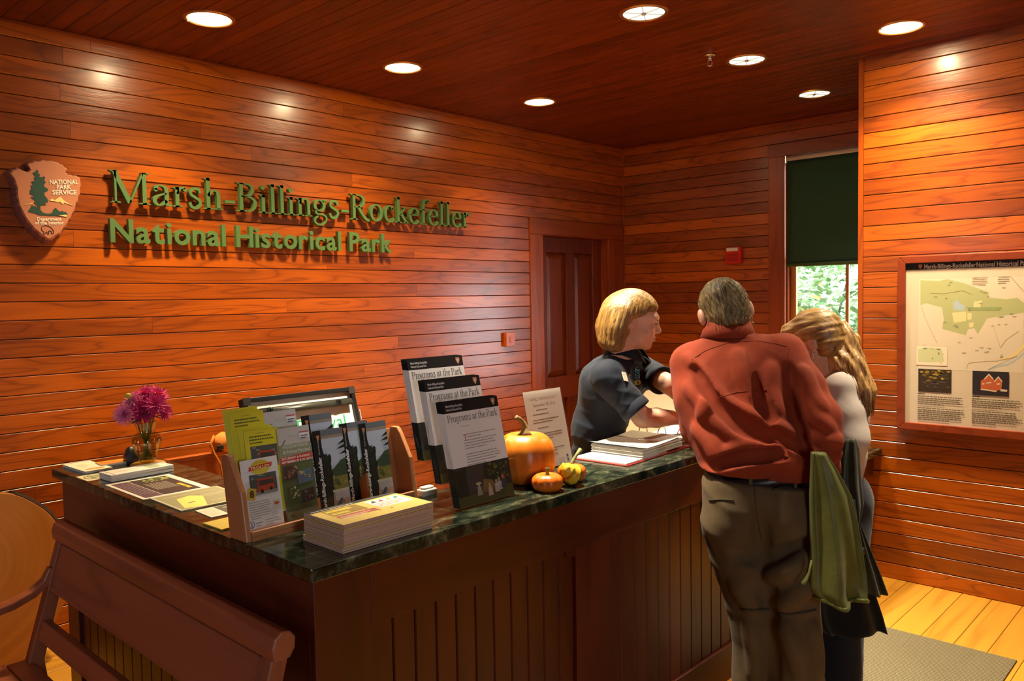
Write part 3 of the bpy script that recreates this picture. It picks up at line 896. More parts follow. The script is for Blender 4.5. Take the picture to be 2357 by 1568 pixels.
def pen(pts, w=None, smooth=True):
    """outline of a broad-pen stroke: thick going down, thin going across"""
    P = crom(pts) if smooth and len(pts) > 2 else [Vector((*p, 0)) for p in pts]
    L, R = [], []
    for i, p in enumerate(P):
        t = (P[min(i + 1, len(P) - 1)] - P[max(i - 1, 0)]).normalized()
        ww = w if w is not None else THIN + (THICK - THIN) * abs(t.y) ** 1.2
        nrm = Vector((-t.y, t.x, 0)) * ww / 2
        L.append((p.x + nrm.x, p.y + nrm.y)); R.append((p.x - nrm.x, p.y - nrm.y))
    return [[L[i], R[i], R[i + 1], L[i + 1]] for i in range(len(P) - 1)]


def bar(x0, x1, y0, y1): return [[(x0, y0), (x1, y0), (x1, y1), (x0, y1)]]
def foot(x0, x1, y=0.0): return [[(x0, y), (x1, y), (x1 - 0.05, y + 0.045), (x0 + 0.05, y + 0.045)]]
def cap_(x0, x1, y=1.0): return [[(x0 + 0.05, y - 0.045), (x1 - 0.05, y - 0.045), (x1, y), (x0, y)]]
def flag(x, y): return [[(x - 0.16, y - 0.02), (x, y - 0.09), (x + 0.06, y - 0.09), (x + 0.065, y + 0.03)]]
def disc(cx, cy, r): return [[(cx + r * math.cos(a * math.pi / 6), cy + r * math.sin(a * math.pi / 6)) for a in range(12)]]
def ell(cx, cy, rx, ry): return pen([(cx + rx * math.cos(a * math.pi / 6), cy + ry * math.sin(a * math.pi / 6)) for a in range(13)])
def stem(x, y1): return bar(x - THICK / 2, x + THICK / 2, 0, y1)


SERIF = {
 'M': (1.16, lambda: pen([(.13, 0), (.13, 1)], .06, False) + pen([(.10, 1), (.53, .02)], .14, False) + pen([(.53, .02), (.93, 1)], .055, False) + stem(.96, 1) + foot(-.01, .29) + foot(.78, 1.15) + cap_(-.04, .2) + cap_(.88, 1.15)),
 'a': (.62, lambda: pen([(.13, .50), (.17, .62), (.30, .65), (.42, .60), (.46, .47), (.46, .12), (.50, .03), (.60, .05)]) + pen([(.46, .40), (.28, .35), (.13, .26), (.10, .12), (.20, .02), (.33, .05), (.46, .17)]) + disc(.14, .50, .06)),
 'r': (.48, lambda: stem(.17, .66) + pen([(.17, .42), (.24, .57), (.33, .64), (.42, .62)], .07) + disc(.42, .58, .065) + foot(.0, .36) + flag(.17, .64)),
 's': (.52, lambda: pen([(.42, .50), (.39, .61), (.27, .65), (.13, .58), (.13, .45), (.26, .36), (.39, .27), (.42, .14), (.30, .01), (.14, .04), (.08, .18)], .095)),
 'h': (.68, lambda: stem(.17, 1.05) + pen([(.17, .44), (.28, .60), (.41, .63), (.50, .52), (.51, .02)]) + foot(0, .34) + foot(.36, .67) + flag(.17, 1.04)),
 '-': (.44, lambda: bar(.05, .39, .25, .35)),
 'B': (.80, lambda: stem(.18, 1) + pen([(.18, .965), (.42, .965), (.56, .88), (.58, .75), (.50, .61), (.36, .55), (.18, .53)]) + pen([(.18, .53), (.46, .52), (.64, .42), (.67, .27), (.59, .11), (.42, .03), (.18, .03)]) + foot(0, .30) + cap_(0, .30)),
 'i': (.35, lambda: stem(.17, .66) + foot(.0, .34) + flag(.17, .64) + disc(.155, .90, .08)),
 'l': (.35, lambda: stem(.17, 1.05) + foot(.0, .34) + flag(.17, 1.04)),
 'n': (.68, lambda: stem(.17, .66) + pen([(.17, .44), (.28, .60), (.41, .63), (.50, .52), (.51, .02)]) + foot(0, .34) + foot(.36, .67) + flag(.17, .64)),
 'm': (1.02, lambda: stem(.17, .66) + pen([(.17, .44), (.28, .60), (.41, .63), (.50, .52), (.51, .02)]) + pen([(.51, .44), (.62, .60), (.75, .63), (.84, .52), (.85, .02)]) + foot(0, .34) + foot(.36, .66) + foot(.70, 1.01) + flag(.17, .64)),
 'g': (.62, lambda: ell(.28, .44, .19, .20) + pen([(.18, .27), (.12, .18), (.20, .12), (.40, .10), (.54, .02), (.53, -.14), (.38, -.27), (.20, -.27), (.07, -.18), (.10, -.06), (.22, .03)], .07) + pen([(.42, .58), (.50, .64), (.60, .62)], .07)),
 'R': (.86, lambda: stem(.18, 1) + pen([(.18, .965), (.42, .965), (.59, .87), (.60, .67), (.46, .53), (.18, .50)]) + pen([(.36, .52), (.54, .25), (.70, .06), (.86, .0)], .12) + foot(0, .36) + cap_(0, .30)),
 'P': (.72, lambda: stem(.18, 1) + pen([(.18, .965), (.42, .965), (.60, .87), (.61, .65), (.46, .49), (.18, .46)]) + foot(0, .36) + cap_(0, .30)),
 'o': (.66, lambda: ell(.33, .33, .24, .32)),
 'c': (.56, lambda: pen([(.46, .52), (.41, .61), (.30, .65), (.15, .56), (.10, .34), (.15, .12), (.30, .01), (.43, .05), (.51, .17)]) + disc(.44, .52, .055)),
 'k': (.66, lambda: stem(.17, 1.05) + pen([(.20, .26), (.50, .63)], .055, False) + pen([(.30, .38), (.56, .02)], .12, False) + foot(0, .34) + foot(.42, .70) + bar(.38, .62, .615, .66) + flag(.17, 1.04)),
 'e': (.58, lambda: pen([(.10, .37), (.50, .37)], .05, False) + pen([(.50, .37), (.46, .55), (.32, .65), (.16, .56), (.10, .34), (.15, .12), (.30, .01), (.43, .05), (.52, .17)])),
 'f': (.42, lambda: pen([(.46, .98), (.38, 1.05), (.26, 1.0), (.20, .84), (.20, .4), (.20, .02)]) + bar(.04, .42, .60, .65) + foot(.03, .38) + disc(.45, .97, .06)),
 't': (.42, lambda: pen([(.20, .84), (.20, .5), (.20, .15), (.26, .04), (.38, .07)]) + bar(.05, .40, .60, .65)),
 ' ': (.30, lambda: []),
}


def serif_polys(s, x, y, sx, sy, width=None):
    """polygons of a serif line, cap height sy, optionally fitted to a width; one list for each letter"""
    tot = sum(SERIF[c][0] for c in s)
    k = width / tot if width else sx
    out = []
    for c in s:
        out.append((c, [[(x + px * k, y + py * sy) for px, py in poly] for poly in SERIF[c][1]()]))
        x += SERIF[c][0] * k
    return out


class Sheet:
    """printed sheet: local x right, y up, z towards the reader; pieces of print lie a hair above it"""
    def __init__(self): self.mb = MB(); self.mats = []; self.z = 0.0
    def mi(self, col, rough=0.5):
        m = paper(col, rough)
        if m not in self.mats: self.mats.append(m)
        return self.mats.index(m)
    def body(self, w, h, t, col, rough=0.5, x0=0.0, y0=0.0):
        self.mb.box(x0, x0 + w, y0, y0 + h, -t, 0.0, self.mi(col, rough)); return self
    def up(self): self.z += 0.00004
    def rect(self, x0, y0, x1, y1, col, rough=0.5):
        self.up(); self.mb.add([(x0, y0, self.z), (x1, y0, self.z), (x1, y1, self.z), (x0, y1, self.z)], [(0, 1, 2, 3)], self.mi(col, rough)); return self
    def poly(self, pts, col, rough=0.5):
        self.up(); self.mb.add([(a, b, self.z) for a, b in pts], [tuple(range(len(pts)))], self.mi(col, rough)); return self
    def disc(self, cx, cy, rx, ry, col, n=20):
        return self.poly([(cx + rx * math.cos(2 * math.pi * i / n), cy + ry * math.sin(2 * math.pi * i / n)) for i in range(n)], col)
    def text(self, s, x, y, size, col, width=None, bold=0.0, rot=0.0, center=False):
        self.up(); vs, fs = text_mesh(s, size, bold)
        if not vs: return self
        xs = [v[0] for v in vs]; w = max(xs) - min(xs)
        k = width / w if width else 1.0
        ox = x - (w * k / 2 if center else 0)
        c, s_ = math.cos(rot), math.sin(rot)
        P = []
        for a, b, _ in vs:
            a = (a - min(xs)) * k
            P.append((ox + a * c - b * s_, y + a * s_ + b * c, self.z))
        self.mb.add(P, fs, self.mi(col)); return self
    def serif(self, s, x, y, cap, width, col):
        self.up()
        for ch, polys in serif_polys(s, x, y, cap, cap, width):
            for p in polys: self.mb.add([(a, b, self.z) for a, b in p], [tuple(range(len(p)))], self.mi(col))
        return self
    def lines(self, x0, x1, y, n, lh, col, t=0.35, ragged=0.15, seed=0):
        r_ = random.Random(seed); self.up()
        for i in range(n):
            x = x0; xe = x1 - (x1 - x0) * r_.uniform(0, ragged)
            if i == n - 1: xe = x0 + (x1 - x0) * r_.uniform(0.4, 0.8)
            while x < xe:
                w = (x1 - x0) * r_.uniform(0.03, 0.10); e = min(x + w, xe)
                yy = y - i * lh
                self.mb.add([(x, yy, self.z), (e, yy, self.z), (e, yy + lh * t, self.z), (x, yy + lh * t, self.z)], [(0, 1, 2, 3)], self.mi(col))
                x = e + (x1 - x0) * 0.012
        return self
    def blobs(self, x0, y0, x1, y1, cols, n, seed, smin=0.04, smax=0.16):
        """a small printed photograph as patches of colour"""
        r_ = random.Random(seed); W_, H_ = x1 - x0, y1 - y0; zb = self.z
        for i in range(n):
            self.z = zb + (i % 5) * 0.00004
            w, h = W_ * r_.uniform(smin, smax), H_ * r_.uniform(smin, smax)
            cx, cy = r_.uniform(x0 + w, x1 - w), r_.uniform(y0 + h, y1 - h)
            k = r_.randint(5, 8); ph = r_.uniform(0, 6)
            self.poly([(cx + w * math.cos(ph + 6.283 * j / k) * r_.uniform(.7, 1), cy + h * math.sin(ph + 6.283 * j / k) * r_.uniform(.7, 1)) for j in range(k)], r_.choice(cols))
        self.z = zb + 0.00024
        return self
    def build(self, name, parent=None, M=None):
        o = self.mb.build(name, self.mats, parent)
        if M is not None: o.matrix_local = M
        return o


def frame_matrix(o, right, up):
    r_ = Vector(right).normalized(); u_ = Vector(up); u_ = (u_ - r_ * u_.dot(r_)).normalized(); n_ = r_.cross(u_)
    o = Vector(o)
    return Matrix(((r_.x, u_.x, n_.x, o.x), (r_.y, u_.y, n_.y, o.y), (r_.z, u_.z, n_.z, o.z), (0, 0, 0, 1)))


# ================================================================ green lettering on the wall
GREEN = plain('sign_green', (0.070, 0.140, 0.042), 0.45, 0.4)
LY = SIGN_Y - BT
sign1 = empty('wall_lettering', (1.60, LY, 2.172), 0, 'large dark green serif letters naming the place, upper line on the boarded wall', 'lettering')
for ch, polys in serif_polys('Marsh-Billings-Rockefeller', 0, 0, 1, 0.162, 2.50):
    mb = MB()
    for p in polys:
        a2 = sum(p[i][0] * p[(i + 1) % len(p)][1] - p[(i + 1) % len(p)][0] * p[i][1] for i in range(len(p)))
        mb.prism(p if a2 > 0 else p[::-1], 0.018, 0.045, plane='xz')
    mb.build('letter', GREEN, sign1)
sign2 = empty('wall_lettering', (1.588, LY, 1.974), 0, 'bold green sans-serif letters, lower and shorter line on the boarded wall', 'lettering')
txt = 'National Historical Park'
adv, x = [], 0.0
glyphs = []
for ch in txt:
    if ch == ' ':
        x += 0.30; continue
    vs, fs = text_mesh(ch, 1.0, 0.022, 3)
    x0, x1 = min(v[0] for v in vs), max(v[0] for v in vs)
    glyphs.append((vs, fs, x, x0)); x += (x1 - x0) + 0.075
capv, _ = text_mesh('H', 1.0, 0.022)
caph = max(v[1] for v in capv) - min(v[1] for v in capv)
kx, ky = 1.787 / (x - 0.075), 0.121 / caph
for vs, fs, gx, x0 in glyphs:
    me = bpy.data.meshes.new('letter')
    bm = bmesh.new()
    bv = [bm.verts.new(((v[0] - x0 + gx) * kx, -0.045, v[1] * ky)) for v in vs]
    for f in fs:
        try: bm.faces.new([bv[i] for i in f])
        except ValueError: pass
    r_ = bmesh.ops.extrude_face_region(bm, geom=list(bm.faces))
    bmesh.ops.translate(bm, vec=(0, 0.027, 0), verts=[e for e in r_['geom'] if isinstance(e, bmesh.types.BMVert)])
    bmesh.ops.recalc_face_normals(bm, faces=bm.faces)
    bm.to_mesh(me); bm.free()
    link('letter', me, sign2, GREEN)

# ================================================================ arrowhead emblem
EMY = SIGN_Y - BT - 0.075
def epx(u, v, y=EMY):
    p = on_plane(u / 3.92, 300 + v / 3.92, 1, y); return (p.x, p.z)
def dense(pts, n): 
    out = []
    for i in range(len(pts)):
        a, b = pts[i], pts[(i + 1) % len(pts)]
        for k in range(n): out.append((a[0] + (b[0] - a[0]) * k / n, a[1] + (b[1] - a[1]) * k / n))
    return out
outl = [(85, 385), (105, 365), (160, 340), (215, 365), (250, 375), (275, 350), (245, 305), (300, 285), (390, 270), (490, 280), (560, 310), (605, 350), (590, 380), (620, 400), (690, 410), (728, 435), (725, 560), (700, 640), (660, 750), (610, 840), (540, 940), (440, 1000), (380, 960), (300, 890), (230, 800), (170, 680), (150, 590), (150, 520), (120, 430)]
face = [epx(*p) for p in outl]
emb = empty('arrowhead_emblem', (1.32, LY, 1.98), 0, 'brown arrowhead shaped park service emblem with tree, mountain and bison on the wall', 'emblem')
EO = Vector((1.32, LY, 1.98))
TERRA = plain('emblem_terracotta', (0.46, 0.17, 0.085), 0.55)
TERRA2 = plain('emblem_edge', (0.22, 0.07, 0.055), 0.6)
cx_ = sum(p[0] for p in face) / len(face); cz_ = sum(p[1] for p in face) / len(face)
d0 = dense(face, 4)
jag = [((p[0] - cx_) * (1 + 0.014 * ((i % 3) - 1)) + cx_, (p[1] - cz_) * (1 + 0.014 * ((i % 3) - 1)) + cz_) for i, p in enumerate(d0)]
inner = [((p[0] - cx_) * 0.955 + cx_, (p[1] - cz_) * 0.955 + cz_) for p in d0]
back_ = [((p[0] - cx_) * 1.06 + cx_, (p[1] - cz_) * 1.06 + cz_) for p in jag]
n = len(d0)
mb = MB()
V = [(p[0] - EO.x, EMY - EO.y - 0.004, p[1] - EO.z) for p in inner] + [(p[0] - EO.x, EMY - EO.y + 0.004, p[1] - EO.z) for p in jag] + [(p[0] - EO.x, EMY - EO.y + 0.028, p[1] - EO.z) for p in back_] + [(p[0] - EO.x, -0.008, p[1] - EO.z) for p in back_]
mb.add(V, [tuple(range(n - 1, -1, -1))], 0)
mb.add(V, [(k * n + i, k * n + (i + 1) % n, (k + 1) * n + (i + 1) % n, (k + 1) * n + i) for k in (0,) for i in range(n)], 0)
mb.add(V, [(k * n + i, k * n + (i + 1) % n, (k + 1) * n + (i + 1) % n, (k + 1) * n + i) for k in (1, 2) for i in range(n)], 1)
o_ = mb.build('body', [TERRA, TERRA2], emb)
bm = bmesh.new(); bm.from_mesh(o_.data); bmesh.ops.recalc_face_normals(bm, faces=bm.faces); bm.to_mesh(o_.data); bm.free()
def eflat(name, polys, col, dy=0.0048, t=0.0016):
    m_ = MB()
    for pl in polys:
        pts = [epx(*p) for p in pl]
        a2 = sum(pts[i][0] * pts[(i + 1) % len(pts)][1] - pts[(i + 1) % len(pts)][0] * pts[i][1] for i in range(len(pts)))
        if a2 < 0: pts = pts[::-1]
        m_.prism([(a - EO.x, b - EO.z) for a, b in pts], -(EMY - EO.y) + dy - 0.0005, -(EMY - EO.y) + dy + t, plane='xz')
    return m_.build(name, col, emb)
DKG = plain('emblem_green', (0.018, 0.060, 0.042), 0.5); CREAM = plain('emblem_cream', (0.75, 0.66, 0.52), 0.5); YEL = plain('emblem_yellow', (0.78, 0.58, 0.20), 0.5)
tree_ = [(330, 355), (345, 375), (340, 390), (360, 400), (350, 420), (375, 425), (395, 415), (405, 430), (395, 450), (410, 470), (390, 500), (410, 520), (432, 530), (425, 550), (395, 560), (400, 590), (425, 620), (430, 650), (395, 650), (415, 675), (360, 680), (362, 720), (385, 745), (430, 755), (470, 745), (480, 715), (500, 700), (515, 720), (540, 735), (560, 725), (570, 740), (590, 735), (608, 765), (600, 780), (520, 772), (440, 770), (350, 765), (320, 750), (250, 735), (262, 715), (275, 700), (285, 675), (300, 690), (320, 680), (330, 720), (338, 680), (300, 650), (325, 640), (275, 605), (310, 595), (270, 575), (268, 540), (285, 530), (275, 500), (300, 490), (280, 465), (320, 450), (300, 430), (320, 420), (292, 385), (312, 380)]
eflat('tree', [tree_], DKG)
eflat('mountain', [[(440, 632), (470, 618), (490, 632), (540, 600), (580, 640), (660, 685), (600, 662), (575, 655), (560, 668), (540, 645), (510, 650), (490, 640), (460, 640)]], YEL)
eflat('mountain', [[(218, 672), (290, 655), (300, 660), (225, 675)]], YEL)
eflat('meadow', [[(520, 768), (590, 762), (608, 775), (590, 782)]], YEL, 0.0062)
bis = [(375, 870), (400, 860), (430, 862), (460, 880), (480, 905), (478, 935), (466, 935), (460, 912), (440, 905), (436, 925), (440, 936), (425, 936), (420, 915), (410, 920), (405, 936), (392, 936), (392, 915), (378, 905), (372, 890)]
m_ = MB()
pts = [epx(*p) for p in bis]
for i in range(len(pts)):
    a, b = pts[i], pts[(i + 1) % len(pts)]
    m_.tube([(a[0] - EO.x, EMY - EO.y - 0.0055, a[1] - EO.z), (b[0] - EO.x, EMY - EO.y - 0.0055, b[1] - EO.z)], 0.0011, 4)
m_.build('bison', BLACK, emb)
def etext(s, u0, u1, v, size_px):
    a, b = epx(u0, v), epx(u1, v)
    vs, fs = text_mesh(s, 1.0, 0.03)
    x0, x1 = min(p[0] for p in vs), max(p[0] for p in vs)
    k = (b[0] - a[0]) / (x1 - x0); kz = size_px
    m_ = MB()
    m_.add([(a[0] - EO.x + (p[0] - x0) * k, EMY - EO.y - 0.0062, a[1] + (b[1] - a[1]) * (p[0] - x0) / (x1 - x0) - EO.z + p[1] * kz) for p in vs], fs)
    m_.build('lettering', CREAM, emb)
etext('NATIONAL', 445, 702, 487, 0.030); etext('PARK', 508, 640, 532, 0.030); etext('SERVICE', 468, 688, 580, 0.030)
etext('Department', 330, 552, 815, 0.022); etext('of the Interior', 312, 572, 850, 0.022)

# ================================================================ framed map on the right wall
MX = RIGHT_X - BT - 0.030
def mpx(cx, cy):
    p = on_plane(2050 + cx / 3.407, 560 + cy / 3.407, 0, MX); return (1.51 - p.y, p.z - 0.88)
MW, MH = 0.80, 0.965
mapf = empty('framed_map', (RIGHT_X - BT, 1.51, 0.88), 0, 'framed park map with text panels on the boarded wall', 'map')
FRM = wood('frame_wood', (0.30, 0.050, 0.012), (0.14, 0.020, 0.006), 'z', rings=5, across=5, rough=0.35)
fw_ = 0.040
M0 = Matrix(((0, 0, -1, 0), (-1, 0, 0, 0), (0, 1, 0, 0), (0, 0, 0, 1)))     # sheet x -> -Y, y -> Z, z -> -X
for nm, poly in (('frame_rail', [(0, 0), (MW, 0), (MW - fw_, fw_), (fw_, fw_)]), ('frame_rail', [(fw_, MH - fw_), (MW - fw_, MH - fw_), (MW, MH), (0, MH)]),
                 ('frame_stile', [(0, 0), (fw_, fw_), (fw_, MH - fw_), (0, MH)]), ('frame_stile', [(MW, 0), (MW, MH), (MW - fw_, MH - fw_), (MW - fw_, fw_)])):
    mb = MB(); mb.prism(poly, 0.001, 0.042)
    o_ = mb.build(nm, FRM, mapf, bevel=0.003); o_.matrix_local = M0
s = Sheet()
PAP, INK = (0.70, 0.61, 0.50), (0.10, 0.08, 0.06)
s.body(MW - 2 * fw_ + 0.004, MH - 2 * fw_ + 0.004, 0.004, PAP, 0.45, fw_ - 0.002, fw_ - 0.002)
def mrect(x0, y0, x1, y1, col):
    a, b = mpx(x0, y1), mpx(x1, y0); s.rect(min(a[0], b[0]), min(a[1], b[1]), max(a[0], b[0]), max(a[1], b[1]), col)
def mpoly(pts, col): s.poly([mpx(*p) for p in pts][::-1], col)
ttl = mpx(150, 210)[1]
s.rect(fw_, ttl, MW - fw_, MH - fw_, (0.012, 0.011, 0.012))
b_ = mpx(262, 195)
s.text('Marsh-Billings-Rockefeller', b_[0], b_[1] - 0.004, 0.034, (0.80, 0.74, 0.66), width=mpx(665, 185)[0] - b_[0], bold=0.02)
b2 = mpx(672, 185)
s.text('National Historical Park', b2[0], b_[1] - 0.004, 0.034, (0.80, 0.74, 0.66), width=0.245, bold=0.02)
c_ = mpx(231, 182); s.poly([(c_[0] - 0.010, c_[1] + 0.010), (c_[0] - 0.008, c_[1] - 0.004), (c_[0], c_[1] - 0.014), (c_[0] + 0.008, c_[1] - 0.004), (c_[0] + 0.010, c_[1] + 0.010)], (0.62, 0.25, 0.12))
mrect(214, 262, 1046, 985, (0.76, 0.68, 0.57))
mpoly([(232, 290), (375, 298), (440, 280), (560, 310), (770, 385), (765, 425), (900, 440), (995, 430), (1046, 470), (1046, 545), (755, 590), (682, 715), (655, 665), (605, 675), (590, 722), (402, 672), (415, 600), (402, 505), (275, 470), (232, 488)], (0.47, 0.51, 0.27))
mpoly([(490, 470), (520, 440), (545, 475), (585, 490), (570, 530), (490, 520)], (0.45, 0.58, 0.70))
mpoly([(480, 545), (590, 535), (592, 610), (495, 625)], (0.84, 0.72, 0.40)); mpoly([(650, 460), (715, 448), (700, 505), (650, 500)], (0.84, 0.72, 0.40)); mpoly([(600, 545), (635, 550), (632, 600), (600, 600)], (0.84, 0.72, 0.40)); mpoly([(612, 625), (650, 620), (645, 660), (615, 662)], (0.84, 0.72, 0.40))
mpoly([(765, 990), (830, 960), (920, 940), (1000, 890), (1046, 850), (1046, 865), (1005, 905), (925, 955), (840, 972), (775, 995)], (0.50, 0.62, 0.72))
mpoly([(830, 915), (950, 880), (1046, 790), (1046, 822), (980, 890), (900, 915)], (0.86, 0.70, 0.34))
for pts_ in ([(240, 500), (270, 590), (330, 720), (365, 785)], [(590, 985), (610, 940), (750, 925), (830, 925), (960, 895)], [(310, 390), (420, 395), (560, 370), (640, 400)], [(800, 640), (860, 820), (900, 760), (1000, 690)], [(940, 260), (1000, 330), (1046, 380)], [(760, 990), (880, 935), (990, 880)]):
    for a, b in zip(pts_[:-1], pts_[1:]):
        A_, B_ = Vector((*mpx(*a), 0)), Vector((*mpx(*b), 0)); d_ = (B_ - A_).normalized(); nn = Vector((-d_.y, d_.x, 0)) * 0.0009
        s.poly([(A_.x - nn.x, A_.y - nn.y), (B_.x - nn.x, B_.y - nn.y), (B_.x + nn.x, B_.y + nn.y), (A_.x + nn.x, A_.y + nn.y)][::1], (0.50, 0.38, 0.26))
s.text('MARSH-BILLINGS-ROCKEFELLER', *mpx(598, 512), 0.011, (0.16, 0.36, 0.10), width=mpx(870, 510)[0] - mpx(598, 512)[0]); s.text('NATIONAL HISTORICAL PARK', *mpx(608, 527), 0.011, (0.16, 0.36, 0.10), width=mpx(860, 520)[0] - mpx(608, 527)[0])
r_ = random.Random(3)
_zb = s.z
for _ in range(34):
    s.z = _zb; a = mpx(r_.uniform(240, 960), r_.uniform(290, 900)); s.lines(a[0], a[0] + 0.024, a[1], 1, 0.008, (0.22, 0.2, 0.14), seed=_)
s.lines(mpx(640, 262)[0], mpx(765, 262)[0], mpx(640, 272)[1], 5, 0.009, (0.40, 0.33, 0.26), seed=3)
s.lines(mpx(840, 262)[0], mpx(940, 262)[0], mpx(640, 272)[1], 4, 0.011, (0.40, 0.33, 0.26), seed=4)
mrect(198, 808, 446, 955, (0.72, 0.60, 0.46)); mrect(202, 812, 442, 950, (0.86, 0.78, 0.63)); mpoly([(215, 830), (300, 820), (400, 830), (420, 930), (330, 935), (215, 930)], (0.62, 0.66, 0.40))
a, b = mpx(215, 945), mpx(430, 820); s.blobs(min(a[0], b[0]), min(a[1], b[1]), max(a[0], b[0]), max(a[1], b[1]), [(0.30, 0.45, 0.20), (0.2, 0.2, 0.25), (0.75, 0.62, 0.35)], 16, 5, 0.02, 0.08)
mrect(215, 995, 476, 1162, (0.045, 0.030, 0.022))
a, b = mpx(215, 1162), mpx(476, 995); x0_, x1_, y0_, y1_ = a[0], b[0], a[1], b[1]
s.blobs(x0_, y0_ + (y1_ - y0_) * .45, x1_, y1_, [(0.30, 0.20, 0.03), (0.12, 0.08, 0.02), (0.45, 0.30, 0.05), (0.06, 0.05, 0.03)], 40, 6, 0.04, 0.12)
s.blobs(x0_, y0_, x1_, y0_ + (y1_ - y0_) * .5, [(0.05, 0.03, 0.02), (0.12, 0.09, 0.10), (0.09, 0.06, 0.05)], 20, 7, 0.06, 0.2)
mrect(640, 1012, 928, 1188, (0.030, 0.024, 0.036))
mpoly([(706, 1140), (706, 1080), (735, 1060), (770, 1025), (805, 1065), (812, 1080), (845, 1045), (875, 1085), (868, 1150), (800, 1165)], (0.55, 0.13, 0.06))
for q in ([(730, 1065), (770, 1022), (808, 1065), (800, 1070), (770, 1036), (738, 1070)], [(808, 1082), (845, 1043), (878, 1085), (870, 1090), (845, 1056), (815, 1090)], [(715, 1100), (735, 1096), (735, 1106), (715, 1110)], [(750, 1092), (790, 1088), (790, 1098), (750, 1102)], [(830, 1100), (860, 1098), (860, 1110), (830, 1112)], [(705, 1140), (830, 1158), (830, 1168), (705, 1150)], [(860, 1145), (915, 1150), (912, 1165), (862, 1162)]): mpoly(q, (0.70, 0.58, 0.45))
for cx0, cx1, seed in ((212, 585, 1), (636, 1040, 2)):
    x0_, x1_ = mpx(cx0, 1250)[0], mpx(cx1, 1250)[0]
    yy = mpx(cx0, 1184 if seed == 1 else 1206)[1]
    s.lines(x0_, x0_ + 0.05, yy, 1, 0.011, (0.08, 0.06, 0.04), t=0.6, seed=seed)
    s.lines(x0_, x1_, yy - 0.012, 5, 0.0105, (0.17, 0.13, 0.085), t=0.5, seed=seed + 10)
    s.lines(x0_, x1_, yy - 0.012 - 6.2 * 0.0105, 7, 0.0105, (0.17, 0.13, 0.085), t=0.5, seed=seed + 20)
s.build('print', mapf, M0 @ Matrix.Translation((0, 0, 0.026)))

# ================================================================ small wall things
alarm = empty('alarm_strobe', (BACK_X - BT, 3.19, 1.974), 0, 'square red fire alarm strobe on the dark boarded end wall', 'alarm')
RED = plain('alarm_red', (0.55, 0.018, 0.010), 0.35)
mb = MB(); mb.box(-0.045, 0, -0.070, 0.070, -0.068, 0.068); mb.build('housing', RED, alarm, bevel=0.006)
mb = MB(); mb.box(-0.058, -0.0455, -0.052, 0.052, 0.030, 0.060); mb.build('strobe_lens', plain('strobe', (0.72, 0.72, 0.68), 0.12), alarm, bevel=0.006)
mb = MB()
for zz in range(6): mb.box(-0.0475, -0.0455, -0.05, 0.05, -0.052 + zz * 0.011, -0.047 + zz * 0.011)
tag(mb.build('grille', plain('alarm_dark', (0.30, 0.010, 0.008), 0.5), alarm), kind='stuff')
sw = empty('wall_switch_box', (4.522, LY, 1.336), 0, 'small reddish wooden switch box on the boarded wall beside the door', 'switch')
mb = MB(); mb.box(-0.050, 0.050, -0.032, 0, -0.054, 0.054); mb.build('box', wood('switch_wood', (0.52, 0.10, 0.012), (0.34, 0.06, 0.008), 'z', rings=4, tone=0.05), sw, bevel=0.003)
mb = MB(); mb.box(-0.012, 0.012, -0.036, -0.032, -0.022, 0.022); mb.build('toggle_plate', MATS['switch_wood'], sw, bevel=0.001)

# ================================================================ roller blind
blind = empty('roller_blind', (BACK_X, WIN_Y0, 0), 0, 'dark green roller blind on a white roller, half drawn down over the window', 'blind')
GB, _t, _bs = nt('blind_cloth')
_bs.inputs['Base Color'].default_value = (0.040, 0.095, 0.062, 1); _bs.inputs['Roughness'].default_value = 0.75
_mx = N(_t, 'MixShader'); _tl = N(_t, 'BsdfTranslucent'); _tl.inputs[0].default_value = (0.035, 0.085, 0.048, 1); _mx.inputs[0].default_value = 0.4
_t.links.new(_bs.outputs[0], _mx.inputs[1]); _t.links.new(_tl.outputs[0], _mx.inputs[2]); _t.links.new(_mx.outputs[0], _t.nodes['Material Output'].inputs[0])
bl0, bl1, BXO = 0.02, WW - 0.022, -0.034
mb = MB(); mb.tube([(BXO, bl0, 2.690), (BXO, bl1, 2.690)], 0.023, 20); mb.build('roller', plain('roller_white', (0.72, 0.69, 0.64), 0.5), blind)
mb = MB()
ny, nz_ = 12, 20; vs = []
for j in range(nz_ + 1):
    for i in range(ny + 1):
        yy = bl0 + 0.008 + (bl1 - bl0 - 0.016) * i / ny; z = 2.672 - (2.672 - 1.873) * j / nz_
        vs.append((BXO - 0.021 + 0.0015 * math.sin(yy * 9 + z * 2) * j / nz_, yy, z))
w_ = ny + 1
mb.add(vs, [(j * w_ + i, (j + 1) * w_ + i, (j + 1) * w_ + i + 1, j * w_ + i + 1) for j in range(nz_) for i in range(ny)], 0, True)
o_ = mb.build('cloth', GB, blind); o_.modifiers.new('thick', 'SOLIDIFY').thickness = 0.0012
mb = MB(); mb.tube([(BXO - 0.021, bl0 + 0.006, 1.872), (BXO - 0.021, bl1 - 0.006, 1.872)], 0.011, 10, flat=1.6); mb.build('hem_bar', plain('blind_hem', (0.055, 0.115, 0.050), 0.5), blind)
mb = MB(); mb.box(BXO - 0.02, BXO + 0.02, bl1, bl1 + 0.008, 2.66, 2.715); mb.box(BXO - 0.02, BXO + 0.02, bl0 - 0.008, bl0, 2.66, 2.715); mb.build('bracket', CHROME, blind)
mb = MB(); mb.tube([(BXO - 0.024, 0.30, 1.862), (BXO - 0.024, 0.30, 1.845)], 0.0015, 5)
